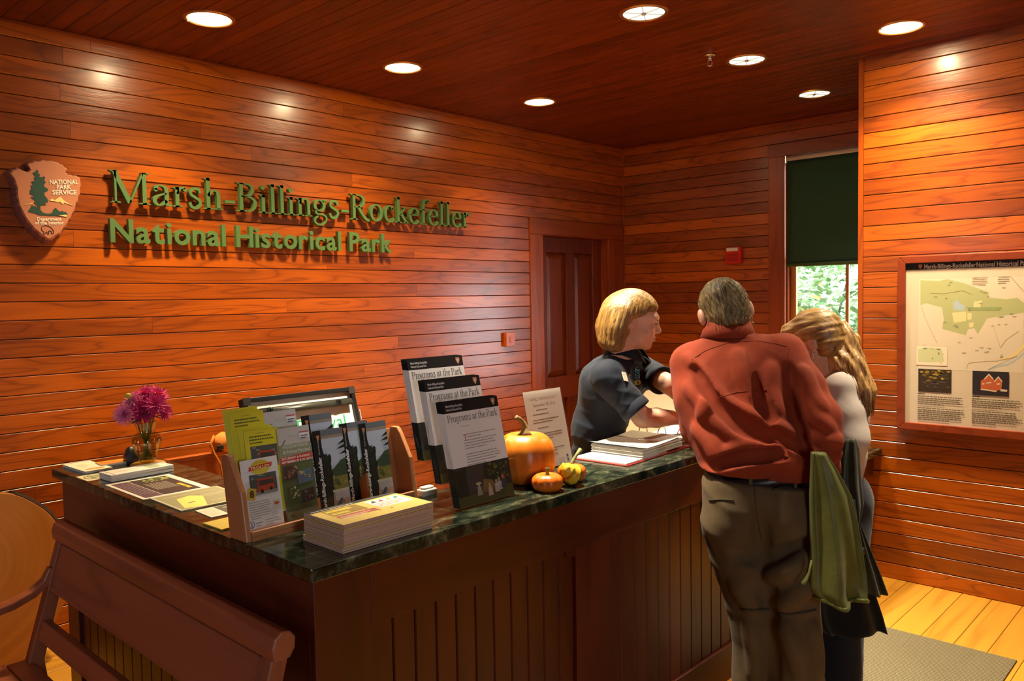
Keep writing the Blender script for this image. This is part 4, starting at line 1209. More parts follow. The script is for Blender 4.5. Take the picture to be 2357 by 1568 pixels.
mb.tube([(BXO - 0.024, 0.30 + 0.012 * math.cos(a * 0.785), 1.833 + 0.012 * math.sin(a * 0.785)) for a in range(9)], 0.0015, 5); mb.build('pull_ring', plain('ring_pull', (0.6, 0.45, 0.2), 0.4), blind)
# ================================================================ things on the desk
def clear_mat(name, tint, ior=1.45, gloss=0.03, haze=0.0):
    m, t, bs = nt(name)
    mixs = N(t, 'MixShader'); tr = N(t, 'BsdfTransparent'); tr.inputs[0].default_value = (*tint, 1)
    gl = N(t, 'BsdfGlossy'); gl.inputs['Roughness'].default_value = gloss
    fr = N(t, 'Fresnel'); fr.inputs[0].default_value = ior
    ge = N(t, 'NewGeometry')
    f = math_n(t, 'MULTIPLY', math_n(t, 'ADD', math_n(t, 'MULTIPLY', fr.outputs[0], 0.8), haze), math_n(t, 'SUBTRACT', 1.0, ge.outputs['Backfacing']))
    t.links.new(f, mixs.inputs[0]); t.links.new(tr.outputs[0], mixs.inputs[1]); t.links.new(gl.outputs[0], mixs.inputs[2])
    t.links.new(mixs.outputs[0], t.nodes['Material Output'].inputs[0])
    return m


ACRYLIC = clear_mat('acrylic', (0.97, 0.965, 0.95), 1.5, 0.08, 0.02)
VASE_GLASS = clear_mat('vase_glass', (0.90, 0.89, 0.70), 1.75, 0.03, 0.05)
WATER = clear_mat('vase_water', (0.86, 0.84, 0.55), 1.4, 0.02, 0.03)
TZ = TOP_Z

# ---- vase on a coaster
VX, VY = 1.287, 3.172
mb = MB(); mb.lathe([(0.0, 0.0), (0.060, 0.0), (0.064, 0.004), (0.064, 0.009), (0.060, 0.012), (0.0, 0.012)], 32)
o_ = mb.build('coaster', wood('coaster_wood', (0.62, 0.30, 0.08), (0.42, 0.18, 0.04), 'x', rings=5, tone=0.05), None, loc=(VX, VY - 0.004, TZ))
tag(o_, 'round pale wooden coaster under the glass vase', 'coaster')
vase = empty('glass_vase', (VX, VY, TZ + 0.012), 0, 'clear glass vase with a flared neck holding pink flowers', 'vase')
prof = [(0.0, 0.0005), (0.026, 0.0005), (0.030, 0.004), (0.034, 0.020), (0.047, 0.055), (0.056, 0.080), (0.057, 0.092), (0.050, 0.106), (0.037, 0.115), (0.032, 0.122), (0.034, 0.132), (0.042, 0.158), (0.044, 0.162)]
inn = [(max(r - 0.0028, 0), z + 0.003) for r, z in prof[::-1]]
inn[0] = (0.0415, 0.162)
mb = MB(); mb.lathe(prof + inn, 36, cap=False); mb.build('bowl', VASE_GLASS, vase)
mb = MB(); mb.lathe([(0.0, 0.0045), (0.026, 0.0045), (0.030, 0.020), (0.0435, 0.055), (0.0525, 0.080), (0.0535, 0.090), (0.049, 0.100), (0.0, 0.100)], 32, cap=False); mb.build('water', WATER, vase)

bouq = empty('flower_bouquet', (VX, VY, TZ + 0.018), 0, 'bunch of magenta and pink chrysanthemum flowers in the glass vase', 'flowers')
STEM = plain('stem_green', (0.14, 0.20, 0.03), 0.6)
LEAFG = plain('leaf_green', (0.07, 0.15, 0.03), 0.5)
PET = [plain('petal_magenta', (0.72, 0.050, 0.26), 0.55), plain('petal_pink', (0.80, 0.22, 0.42), 0.55), plain('petal_deep', (0.52, 0.018, 0.14), 0.55)]
POL = plain('pollen', (0.70, 0.50, 0.04), 0.7)
heads = [((0.055, 0.02, 0.278), 0.046, 0, (0.15, -0.5, 0.85), True), ((-0.018, -0.012, 0.232), 0.050, 2, (-0.1, -0.9, 0.35), False), ((0.030, -0.025, 0.252), 0.044, 0, (0.1, -0.9, 0.5), False),
         ((0.062, -0.018, 0.222), 0.040, 0, (0.5, -0.8, 0.2), False), ((-0.082, 0.0, 0.225), 0.040, 1, (-0.8, -0.5, 0.2), False), ((0.012, 0.03, 0.285), 0.040, 0, (-0.2, -0.4, 0.9), False), ((-0.045, 0.005, 0.268), 0.034, 1, (-0.5, -0.5, 0.6), False)]
for k, (c, r, mi, nrm, yel) in enumerate(heads):
    r *= 1.32; c = (c[0] * 0.92, c[1] * 0.92, c[2] - 0.032)
    mb = MB(); nv = Vector(nrm).normalized()
    Q = nv.to_track_quat('Z', 'Y').to_matrix().to_4x4()
    r_ = random.Random(k + 40)
    for ring_, (tilt, n_, ln) in enumerate(((0.15, 20, 1.0), (0.45, 18, 0.95), (0.8, 15, 0.8), (1.1, 12, 0.62), (1.4, 8, 0.42))):
        for j in range(n_):
            a = 2 * math.pi * (j + 0.5 * ring_) / n_ + r_.uniform(-.1, .1); L = r * ln * r_.uniform(0.85, 1.12); ti = tilt + r_.uniform(-.15, .15)
            mb.xf = Matrix.Translation(c) @ Q @ Matrix.Rotation(a, 4, 'Z') @ Matrix.Rotation(-ti, 4, 'Y')
            w = r * 0.085
            mb.add([(r * 0.05, -w * 0.5, 0), (r * 0.05, w * 0.5, 0), (L * 0.6, -w, 0.004), (L * 0.6, w, 0.004), (L, 0, -0.001), (L * 0.6, 0, 0.0015)],
                   [(0, 2, 5), (0, 5, 1), (1, 5, 3), (2, 4, 5), (5, 4, 3)], 0)
    mb.xf = Matrix.Translation(Vector(c) + nv * r * 0.18) @ Q
    mb.lathe([(0.0, -0.006), (r * 0.22, -0.003), (r * 0.20, 0.004), (0.0, 0.008)], 10, mi=1, cap=False)
    fl = mb.build('flower_head', [PET[mi], POL if yel else PET[2]], bouq)
    mb = MB(); b = Vector((c[0] * 0.22 + 0.008 * math.sin(k), c[1] * 0.22 + 0.008 * math.cos(k * 2), 0.0))
    e = Vector((-c[0] * 0.30, -c[1] * 0.30 + 0.004, 0.006))
    mb.tube([e, b + Vector((0, 0, 0.115)), Vector(c) * 0.6 + Vector((0, 0, 0.075)), Vector(c) - nv * r * 0.2], 0.0025, 6); mb.build('stem', STEM, bouq)
mb = MB(); mb.xf = Matrix.Translation((-0.062, 0.0, 0.262)); mb.lathe([(0.0, -0.012), (0.010, -0.008), (0.013, 0.0), (0.008, 0.009), (0.0, 0.012)], 12, mi=0, cap=False); mb.build('flower_bud', plain('bud', (0.50, 0.42, 0.04), 0.6), bouq)
mb = MB(); mb.tube([(0, 0, 0.12), (-0.045, 0, 0.20), (-0.062, 0, 0.252)], 0.002, 6); mb.build('stem', STEM, bouq)
r_ = random.Random(9)
for k in range(18):
    a = r_.uniform(0, 6.28); L = r_.uniform(0.035, 0.07)
    mb = MB(); mb.xf = Matrix.Translation((0.02 * math.cos(a), 0.02 * math.sin(a), r_.uniform(0.155, 0.19))) @ Matrix.Rotation(a, 4, 'Z') @ Matrix.Rotation(r_.uniform(-0.5, 0.3), 4, 'Y')
    mb.add([(0, 0, 0), (L * .4, -L * .22, .003), (L * .8, -L * .12, 0), (L, 0, -.004), (L * .8, L * .12, 0), (L * .4, L * .22, .003)], [(0, 1, 2, 3, 4, 5)]); mb.build('leaf', LEAFG, bouq)


def flat_thing(name, label, cat, loc, rz, sheet, group=None):
    o = sheet.build(name); o.matrix_local = Matrix.Translation(loc) @ Matrix.Rotation(rz, 4, 'Z')
    return tag(o, label, cat, group)


PW = (0.80, 0.77, 0.70)
# a stack of booklets, its top printed
def stack(w, h, t, top_col, edge_col=PW, layers=6, jit=0.002, seed=0):
    s_ = Sheet(); r_ = random.Random(seed); z = -t; lt = t / layers
    m0 = s_.mi(edge_col)
    for i in range(layers):
        dx, dy = (r_.uniform(-jit, jit), r_.uniform(-jit, jit)) if i < layers - 1 else (0, 0)
        s_.mb.box(dx, w + dx, dy, h + dy, z, z + lt - 0.0005, m0 if i < layers - 1 else s_.mi(edge_col)); z += lt
    s_.z = -0.0005
    s_.rect(0, 0, w, h, top_col)
    return s_

# far end of the wing
s = stack(0.10, 0.215, 0.010, (0.80, 0.72, 0.55), layers=4, seed=1)
s.lines(0.02, 0.06, 0.15, 6, 0.012, (0.35, 0.38, 0.22), seed=2); s.disc(0.05, 0.035, 0.035, 0.014, (0.75, 0.16, 0.05)); s.disc(0.05, 0.035, 0.02, 0.007, (0.62, 0.45, 0.10))
flat_thing('booklet_stack', 'thin stack of cream booklets at the far end of the worktop', 'booklets', (1.068, 3.200, TZ + 0.0105), math.radians(2), s)
s = stack(0.100, 0.075, 0.014, (0.60, 0.20, 0.03), layers=4, seed=3); s.rect(0.004, 0.045, 0.096, 0.072, (0.70, 0.35, 0.05)); s.lines(0.01, 0.09, 0.052, 2, 0.010, (0.45, 0.06, 0.02), t=0.6, seed=1)
flat_thing('booklet_stack', 'small stack of orange and brown cards beside the vase', 'cards', (1.148, 3.262, TZ + 0.0145), math.radians(-3), s)
o_ = MB()
o_.loft([[(x * k, y * k, z) for x, y in ((-.020, -.03), (.020, -.03), (.024, 0), (.018, .03), (-.018, .03), (-.024, 0))] for z, k in ((0, 1.0), (0.03, 1.0), (0.055, 0.75), (0.068, 0.35))])
o_ = o_.build('stapler', plain('slate_plastic', (0.018, 0.020, 0.026), 0.4), None, bevel=0.004, loc=(1.262, 3.268, TZ))
tag(o_, 'small dark slate wedge-shaped desk stapler standing behind the vase', 'stapler')
s = Sheet(); s.body(0.20, 0.115, 0.0006, (0.82, 0.72, 0.50)); 
for i in range(28):
    a0, a1 = 2 * math.pi * i / 28, 2 * math.pi * (i + 1) / 28
    s.poly([(0.055 + 0.042 * math.cos(a0), 0.058 + 0.040 * math.sin(a0)), (0.055 + 0.046 * math.cos(a0), 0.058 + 0.044 * math.sin(a0)), (0.055 + 0.046 * math.cos(a1), 0.058 + 0.044 * math.sin(a1)), (0.055 + 0.042 * math.cos(a1), 0.058 + 0.040 * math.sin(a1))], (0.05, 0.22, 0.10))
s.text('GOOD', 0.024, 0.064, 0.026, (0.05, 0.22, 0.10), width=0.062, bold=.02); s.text('DOG', 0.030, 0.036, 0.026, (0.05, 0.22, 0.10), width=0.05, bold=.02)
flat_thing('postcard', 'cream card with a green oval logo lying at the worktop edge', 'card', (1.030, 3.062, TZ + 0.0008), math.radians(1), s)
s = stack(0.228, 0.100, 0.024, (0.82, 0.76, 0.70), layers=5, seed=5); s.rect(0.012, 0.006, 0.018, 0.094, (0.35, 0.30, 0.28)); s.rect(0.145, 0.012, 0.195, 0.088, (0.45, 0.50, 0.34)); s.lines(0.155, 0.19, 0.045, 2, 0.012, (0.25, 0.3, 0.16), seed=4); s.rect(0.215, 0.006, 0.219, 0.094, (0.4, 0.33, 0.28)); s.lines(0.03, 0.11, 0.055, 2, 0.011, (0.45, 0.3, 0.28), seed=6)
flat_thing('booklet_stack', 'thick stack of white folded leaflets in front of the vase', 'leaflets', (1.078, 2.972, TZ + 0.0255), math.radians(3), s)
s = Sheet(); s.body(0.225, 0.325, 0.0012, (0.78, 0.70, 0.60)); s.rect(0.012, 0.014, 0.070, 0.308, (0.115, 0.050, 0.065)); s.rect(0.072, 0.014, 0.200, 0.308, (0.045, 0.020, 0.018)); s.rect(0.200, 0.014, 0.214, 0.308, (0.62, 0.55, 0.48))
s.blobs(0.10, 0.24, 0.20, 0.306, [(0.30, 0.34, 0.06), (0.16, 0.2, 0.04), (0.45, 0.48, 0.15)], 24, 8, 0.05, 0.15); s.rect(0.172, 0.05, 0.186, 0.085, (0.75, 0.40, 0.03)); s.rect(0.172, 0.09, 0.186, 0.145, (0.75, 0.40, 0.03))
for k in range(11): s.rect(0.090 + 0.007 * k, 0.10, 0.0925 + 0.007 * k, 0.225 - 0.01 * (k % 3), (0.42, 0.34, 0.26))
for k in range(5): s.rect(0.018 + 0.010 * k, 0.06, 0.0205 + 0.010 * k, 0.28 - 0.02 * (k % 2), (0.34, 0.25, 0.30))
flat_thing('poster_sheet', 'purple and dark brown printed sheet with a white border on the worktop', 'poster', (1.046, 2.622, TZ + 0.0015), 0.0, s)
s = Sheet(); s.body(0.225, 0.235, 0.0035, (0.52, 0.46, 0.28)); s.rect(0.008, 0.008, 0.217, 0.227, (0.30, 0.26, 0.13)); s.poly([(0.02, 0.02), (0.085, 0.005), (0.13, 0.135), (0.10, 0.17), (0.05, 0.15)], (0.75, 0.62, 0.14)); s.poly([(0.055, 0.07), (0.08, 0.075), (0.08, 0.085), (0.055, 0.08)], (0.2, 0.16, 0.08)); s.lines(0.13, 0.21, 0.15, 3, 0.014, (0.6, 0.55, 0.4), t=0.2, seed=3); s.rect(0.02, 0.19, 0.20, 0.193, (0.6, 0.52, 0.36)); s.rect(0.12, 0.05, 0.20, 0.054, (0.62, 0.45, 0.25))
flat_thing('brochure', 'olive brochure with a yellow paper shape printed on it, flat on the worktop', 'brochure', (1.058, 2.378, TZ + 0.004), math.radians(-1), s)
s = Sheet(); s.body(0.15, 0.115, 0.0015, (0.72, 0.62, 0.44)); s.rect(0.055, 0.004, 0.146, 0.111, (0.10, 0.085, 0.055)); s.lines(0.008, 0.05, 0.09, 7, 0.012, (0.4, 0.33, 0.22), t=.3, seed=7)
for q in ([(0.065, 0.03), (0.10, 0.055), (0.098, 0.060), (0.063, 0.036)], [(0.075, 0.08), (0.14, 0.07), (0.14, 0.076), (0.075, 0.086)], [(0.10, 0.02), (0.106, 0.02), (0.112, 0.10), (0.106, 0.10)]): s.poly(q, (0.72, 0.68, 0.52))
flat_thing('brochure', 'small dark map leaflet with a cream text column behind the brochure rack', 'leaflet', (1.085, 2.240, TZ + 0.002), math.radians(-2), s)
s = Sheet(); s.body(0.13, 0.105, 0.004, (0.62, 0.42, 0.06)); s.rect(0.06, 0.0, 0.062, 0.105, (0.45, 0.29, 0.03)); s.rect(0.004, 0.05, 0.126, 0.052, (0.50, 0.33, 0.04))
flat_thing('brochure', 'small mustard yellow envelope beside the end of the brochure rack', 'envelope', (1.040, 2.088, TZ + 0.0045), math.radians(2), s)

# ---- wooden brochure rack, slightly leaning pockets
RK = Vector((1.026, 1.925, TZ))
rack = empty('brochure_rack', RK, math.radians(2.0), 'light wooden desktop brochure rack with a clear front, full of leaflets', 'brochure rack')
RW = 0.60
side = [(0.0, 0.0), (0.085, 0.0), (0.118, 0.205), (0.108, 0.222), (0.080, 0.222), (0.066, 0.205), (0.022, 0.130), (0.0, 0.0)][:-1]
for x0 in (0.0, RW - 0.016):
    mb = MB(); mb.prism(side, x0, x0 + 0.016, plane='yz'); mb.build('side', W_RACK, rack, bevel=0.003)
mb = MB(); mb.box(0.016, RW - 0.016, 0.0, 0.085, 0.0, 0.012); mb.build('bottom', W_RACK, rack)
mb = MB(); mb.box(0.016, RW - 0.016, 0.0, 0.012, 0.012, 0.026); mb.build('front_lip', W_RACK, rack, bevel=0.002)
mb = MB(); mb.add([(0.016, 0.078, 0.012), (RW - 0.016, 0.078, 0.012), (RW - 0.016, 0.112, 0.215), (0.016, 0.112, 0.215), (0.016, 0.084, 0.012), (RW - 0.016, 0.084, 0.012), (RW - 0.016, 0.118, 0.215), (0.016, 0.118, 0.215)], [(0, 1, 2, 3), (7, 6, 5, 4), (3, 2, 6, 7)]); mb.build('back', W_RACK, rack)
mb = MB(); mb.prism([(0.012, 0.012), (0.072, 0.012), (0.080, 0.070), (0.024, 0.110)], 0.412, 0.420, plane='yz'); mb.build('divider', W_RACK, rack)
mb = MB(); mb.add([(0.017, 0.008, 0.020), (RW - 0.017, 0.008, 0.020), (RW - 0.017, 0.032, 0.152), (0.017, 0.032, 0.152), (0.017, 0.0055, 0.020), (RW - 0.017, 0.0055, 0.020), (RW - 0.017, 0.0295, 0.152), (0.017, 0.0295, 0.152)], [(0, 1, 2, 3), (7, 6, 5, 4), (3, 2, 6, 7)]); mb.build('clear_front', ACRYLIC, rack)
RM = Matrix.Translation(RK) @ Matrix.Rotation(math.radians(2.0), 4, 'Z')
def in_rack(x, y, z, lean=10.0, yaw=0.0, roll=0.0):
    return RM @ Matrix.Translation((x, y, z)) @ Matrix.Rotation(math.radians(yaw), 4, 'Z') @ Matrix.Rotation(math.radians(90 - lean), 4, 'X') @ Matrix.Rotation(math.radians(roll), 4, 'Z')
def loose(name, label, cat, M_, s_, group=None):
    o = s_.build(name); o.matrix_local = M_; return tag(o, label, cat, group)
YELL = (0.72, 0.62, 0.03)
def bus_photo(s_, x0, y0, x1, y1, seed):
    s_.rect(x0, y0, x1, y1, (0.10, 0.10, 0.09)); w, h = x1 - x0, y1 - y0
    s_.blobs(x0, y0 + h * .5, x1, y1, [(0.05, 0.06, 0.04), (0.14, 0.15, 0.10), (0.25, 0.28, 0.3)], 14, seed)
    s_.rect(x0, y0, x1, y0 + h * .16, (0.30, 0.27, 0.25))
    s_.poly([(x0 + w * .25, y0 + h * .12), (x0 + w * .88, y0 + h * .22), (x0 + w * .90, y0 + h * .72), (x0 + w * .30, y0 + h * .78)], (0.48, 0.07, 0.03))
    s_.poly([(x0 + w * .34, y0 + h * .42), (x0 + w * .86, y0 + h * .46), (x0 + w * .87, y0 + h * .66), (x0 + w * .35, y0 + h * .68)], (0.05, 0.06, 0.05))
    for k in range(5): s_.rect(x0 + w * (.42 + .09 * k), y0 + h * .44, x0 + w * (.43 + .09 * k), y0 + h * .67, (0.35, 0.06, 0.03))
    s_.disc(x0 + w * .42, y0 + h * .15, w * .06, h * .09, (0.02, 0.02, 0.02)); s_.disc(x0 + w * .76, y0 + h * .22, w * .05, h * .08, (0.02, 0.02, 0.02))
def trolley(front):
    s_ = Sheet(); s_.body(0.104, 0.232, 0.0016, (0.80, 0.78, 0.62))
    s_.rect(0.0, 0.004 if front else 0.0, 0.104, 0.232, YELL)
    s_.lines(0.035, 0.070, 0.222, 1, 0.005, (0.3, 0.28, 0.05), seed=1); s_.lines(0.014, 0.094, 0.212, 3, 0.0085, (0.12, 0.12, 0.03), t=.45, seed=2)
    bus_photo(s_, 0.014, 0.128, 0.096, 0.188, 11); return s_
for k, (x, y, z) in enumerate(((0.010, 0.068, 0.112), (0.014, 0.064, 0.104), (0.020, 0.060, 0.100), (0.030, 0.052, 0.062), (0.036, 0.048, 0.058), (0.046, 0.040, 0.052))):
    loose('leaflet', ['yellow trolley leaflet, hindmost in the brochure rack', 'yellow trolley leaflet, second from the back of the rack', 'yellow trolley leaflet, third from the back of the rack', 'yellow trolley leaflet, fourth from the back of the rack', 'yellow trolley leaflet just behind the foremost yellow one', 'yellow trolley leaflet showing a red bus photo, foremost of the yellow ones'][k], 'leaflet', in_rack(x, y, z, 11, 0, 1.0 - 0.4 * k), trolley(True), 'yellow trolley leaflets')
s = Sheet(); s.body(0.112, 0.192, 0.0016, (0.80, 0.76, 0.74)); 
s.rect(0.003, 0.160, 0.109, 0.1605, (0.6, 0.55, 0.55)); bus_photo(s, 0.022, 0.094, 0.104, 0.150, 12)
s.disc(0.058, 0.168, 0.030, 0.020, (0.72, 0.55, 0.05)); s.poly([(0.022, 0.161), (0.092, 0.165), (0.095, 0.177), (0.025, 0.173)], (0.62, 0.05, 0.03)); s.text('TROLLEY', 0.028, 0.1635, 0.012, (0.85, 0.75, 0.3), width=0.060, bold=.03); s.text('Full Circle', 0.043, 0.1785, 0.008, (0.5, 0.08, 0.02), width=0.030)
s.poly([(0.006, 0.088), (0.032, 0.082), (0.040, 0.112), (0.014, 0.118)], (0.70, 0.45, 0.06)); s.text('8', 0.018, 0.091, 0.026, (0.03, 0.03, 0.03), bold=.03)
s.lines(0.012, 0.078, 0.076, 8, 0.0062, (0.42, 0.36, 0.36), t=.4, seed=5); s.poly([(0.084, 0.044), (0.106, 0.046), (0.105, 0.074), (0.083, 0.073)], (0.66, 0.58, 0.50)); s.disc(0.095, 0.064, 0.008, 0.004, (0.6, 0.1, 0.04))
s.disc(0.014, 0.020, 0.0085, 0.0095, (0.10, 0.14, 0.38)); s.disc(0.014, 0.020, 0.0065, 0.0075, (0.72, 0.68, 0.70)); s.rect(0.0125, 0.013, 0.0155, 0.025, (0.10, 0.14, 0.38)); s.lines(0.026, 0.048, 0.020, 2, 0.007, (0.2, 0.22, 0.4), seed=1); s.lines(0.055, 0.105, 0.024, 3, 0.0065, (0.42, 0.36, 0.36), seed=2)
loose('leaflet', 'white trolley leaflet with a red bus at the front of the rack', 'leaflet', in_rack(0.020, 0.028, 0.016, 9, 0, 0.0), s)
def woodworking(k):
    s_ = Sheet(); s_.body(0.104, 0.262, 0.0016, (0.66, 0.66, 0.60)); s_.rect(0, 0.0, 0.104, 0.176, (0.105, 0.130, 0.055)); s_.rect(0, 0.176, 0.104, 0.215, (0.28, 0.30, 0.20)); s_.rect(0, 0.215, 0.104, 0.262, (0.55, 0.53, 0.52))
    s_.text('Vermont', 0.032, 0.232, 0.016, (0.42, 0.42, 0.38), width=0.045); s_.text('WOODWORKING', 0.010, 0.204, 0.014, (0.72, 0.70, 0.60), width=0.086); s_.text('& Forest Festival', 0.012, 0.190, 0.014, (0.74, 0.73, 0.66), width=0.086)
    s_.poly([(0.0, 0.160), (0.104, 0.166), (0.104, 0.186), (0.0, 0.180)], (0.52, 0.05, 0.03)); s_.text('SATURDAY & SUNDAY', 0.004, 0.174, 0.0085, (0.8, 0.75, 0.7), width=0.095, bold=.03); s_.text('SEPTEMBER 29 & 30, 2012', 0.004, 0.164, 0.0085, (0.8, 0.75, 0.7), width=0.097, bold=.03)
    s_.poly([(0.008, 0.214), (0.022, 0.230), (0.025, 0.227), (0.011, 0.211)], (0.22, 0.22, 0.16)); s_.rect(0.070, 0.228, 0.101, 0.246, (0.80, 0.78, 0.78)); s_.rect(0.070, 0.2425, 0.101, 0.246, (0.5, 0.08, 0.1)); s_.lines(0.074, 0.098, 0.232, 2, 0.006, (0.1, 0.1, 0.2), t=.6, seed=1)
    s_.rect(0.006, 0.118, 0.052, 0.156, (0.09, 0.045, 0.030)); s_.blobs(0.006, 0.118, 0.052, 0.156, [(0.40, 0.25, 0.12), (0.2, 0.1, 0.05)], 16, 21); s_.poly([(0.050, 0.100), (0.098, 0.104), (0.096, 0.140), (0.048, 0.136)], (0.10, 0.16, 0.26)); s_.blobs(0.052, 0.104, 0.094, 0.136, [(0.65, 0.42, 0.08), (0.35, 0.08, 0.03)], 12, 22, .06, .14)
    s_.rect(0.010, 0.062, 0.052, 0.098, (0.07, 0.09, 0.03)); s_.blobs(0.010, 0.062, 0.052, 0.098, [(0.45, 0.08, 0.08), (0.3, 0.32, 0.08), (0.6, 0.55, 0.5)], 14, 23, .05, .13); s_.poly([(0.054, 0.046), (0.098, 0.050), (0.097, 0.086), (0.053, 0.082)], (0.05, 0.035, 0.025)); s_.blobs(0.056, 0.052, 0.094, 0.082, [(0.25, 0.15, 0.06), (0.10, 0.10, 0.12)], 12, 24, .05, .13)
    s_.rect(0.002, 0.0, 0.104, 0.030, (0.20, 0.22, 0.13)); s_.lines(0.012, 0.03, 0.016, 1, 0.012, (0.05, 0.08, 0.04), seed=3); return s_
loose('leaflet', 'green woodworking festival leaflet, the one at the back of the rack', 'leaflet', in_rack(0.128, 0.062, 0.062, 11), woodworking(0), 'woodworking festival leaflets')
loose('leaflet', 'green woodworking festival leaflet, the one at the front of the rack', 'leaflet', in_rack(0.142, 0.028, 0.016, 9), woodworking(1), 'woodworking festival leaflets')
def parkfolder():
    s_ = Sheet(); s_.body(0.104, 0.240, 0.003, (0.05, 0.05, 0.06)); s_.rect(0, 0, 0.026, 0.240, (0.010, 0.009, 0.010)); s_.rect(0.026, 0.0, 0.104, 0.240, (0.42, 0.46, 0.58)); s_.rect(0.026, 0.222, 0.104, 0.240, (0.13, 0.15, 0.18)); s_.rect(0.026, 0.214, 0.104, 0.222, (0.28, 0.22, 0.16))
    s_.poly([(0.026, 0.11), (0.026, 0.075), (0.104, 0.075), (0.104, 0.150), (0.085, 0.145), (0.060, 0.125)], (0.045, 0.075, 0.040)); s_.rect(0.026, 0.062, 0.104, 0.100, (0.20, 0.17, 0.045)); s_.blobs(0.03, 0.062, 0.10, 0.11, [(0.09, 0.10, 0.03), (0.30, 0.24, 0.06), (0.06, 0.08, 0.03)], 16, 31)
    s_.poly([(0.026, 0.0), (0.052, 0.0), (0.050, 0.12), (0.042, 0.165), (0.030, 0.170), (0.026, 0.19)], (0.014, 0.018, 0.012)); s_.blobs(0.028, 0.09, 0.055, 0.18, [(0.014, 0.020, 0.012), (0.03, 0.04, 0.02)], 10, 32, .12, .3)
    for q in ([(0.104, 0.205), (0.078, 0.190), (0.104, 0.195)], [(0.104, 0.190), (0.074, 0.178), (0.104, 0.180)], [(0.104, 0.172), (0.082, 0.162), (0.104, 0.163)]): s_.poly(q, (0.010, 0.014, 0.010))
    s_.rect(0.045, 0.0, 0.104, 0.030, (0.30, 0.24, 0.20)); s_.rect(0.045, 0.056, 0.104, 0.062, (0.55, 0.46, 0.34))
    for k in range(9): s_.rect(0.047 + k * 0.0065, 0.030, 0.0495 + k * 0.0065, 0.058, (0.58, 0.48, 0.36))
    s_.poly([(0.046, 0.012), (0.070, 0.016), (0.078, 0.034), (0.070, 0.036), (0.060, 0.024)], (0.06, 0.08, 0.16)); s_.rect(0.082, 0.006, 0.102, 0.034, (0.42, 0.30, 0.24))
    s_.text('Marsh-Billings-Rockefeller', 0.019, 0.008, 0.017, (0.78, 0.75, 0.72), width=0.155, rot=math.pi / 2, bold=.02); s_.text('National Historical Park', 0.016, 0.170, 0.007, (0.55, 0.52, 0.5), width=0.050, rot=math.pi / 2); s_.poly([(0.009, 0.226), (0.021, 0.226), (0.018, 0.214), (0.015, 0.209), (0.012, 0.214)], (0.48, 0.20, 0.10)); return s_
loose('leaflet', 'dark park folder with a tree and porch photo, raised at the back of the rack', 'leaflet', in_rack(0.246, 0.058, 0.060, 11), parkfolder(), 'dark park folders')
loose('leaflet', 'dark park folder with a tree photo at the front, beside the green leaflet', 'leaflet', in_rack(0.256, 0.028, 0.016, 9), parkfolder(), 'dark park folders')
loose('leaflet', 'dark park folder with a tree photo, the second copy, behind the front one', 'leaflet', in_rack(0.368, 0.046, 0.022, 10), parkfolder(), 'dark park folders')
loose('leaflet', 'dark park folder with a tree photo standing at the end pocket of the rack', 'leaflet', in_rack(0.422, 0.028, 0.016, 9), parkfolder(), 'dark park folders')

# ---- yellow booklets piled in front
PX, PY = 1.138, 1.650
pile_h = [0.016, 0.003, 0.040, 0.003, 0.010]
z = TZ + 0.0006
labels = ['lowest bundle of pale booklets in the pile at the desk corner', 'single yellow-edged booklet low in the pile at the desk corner', 'thickest bundle of pale booklets in the middle of the pile at the desk corner', 'yellow covered booklet just under the top of the pile', 'top bundle of yellow booklets with a harvest cover, on the pile at the desk corner']
for k, h in enumerate(pile_h):
    yel = k in (1, 3, 4)
    s = stack(0.292, 0.178, h, (0.72, 0.50, 0.13) if yel else (0.68, 0.50, 0.40), (0.64, 0.41, 0.29) if k != 1 and k != 3 else (0.70, 0.52, 0.14), layers=max(1, int(h / 0.0025)), jit=0.0012, seed=50 + k)
    if k == 4:
        s.poly([(0.0, 0.150), (0.292, 0.158), (0.292, 0.178), (0.0, 0.178)], (0.025, 0.018, 0.015)); s.lines(0.01, 0.19, 0.160, 1, 0.012, (0.7, 0.62, 0.55), seed=1)
        s.rect(0.030, 0.085, 0.140, 0.148, (0.30, 0.18, 0.03)); s.lines(0.035, 0.135, 0.122, 1, 0.022, (0.75, 0.55, 0.06), t=.8, ragged=0, seed=8); s.lines(0.035, 0.135, 0.094, 1, 0.022, (0.72, 0.50, 0.05), t=.8, ragged=0, seed=9)
        s.rect(0.030, 0.050, 0.150, 0.078, (0.45, 0.10, 0.06)); s.lines(0.035, 0.145, 0.060, 2, 0.010, (0.78, 0.5, 0.4), t=.6, seed=2)
        s.poly([(0.165, 0.065), (0.275, 0.062), (0.278, 0.142), (0.168, 0.145)], (0.80, 0.74, 0.66))
        for q, c in (([(0.172, 0.115), (0.192, 0.118), (0.190, 0.140)], (0.03, 0.03, 0.03)), ([(0.198, 0.115), (0.216, 0.118), (0.214, 0.138)], (0.6, 0.04, 0.03)), ([(0.222, 0.115), (0.242, 0.118), (0.240, 0.138)], (0.72, 0.45, 0.05)), ([(0.248, 0.115), (0.268, 0.118), (0.266, 0.138)], (0.03, 0.25, 0.10))): s.poly(q, c)
        s.lines(0.172, 0.27, 0.098, 3, 0.012, (0.55, 0.25, 0.18), t=.4, seed=3); s.blobs(0.12, 0.02, 0.20, 0.085, [(0.6, 0.08, 0.03), (0.3, 0.16, 0.03)], 9, 33, .04, .08)
    z += h + 0.0004
    flat_thing('booklet_bundle', labels[k], 'booklets', (PX + random.uniform(-.002, .002), PY + (0.006 if k == 0 else random.uniform(0, .003)), z), math.radians(0.6 * (k % 2)), s, 'pile of yellow booklets')

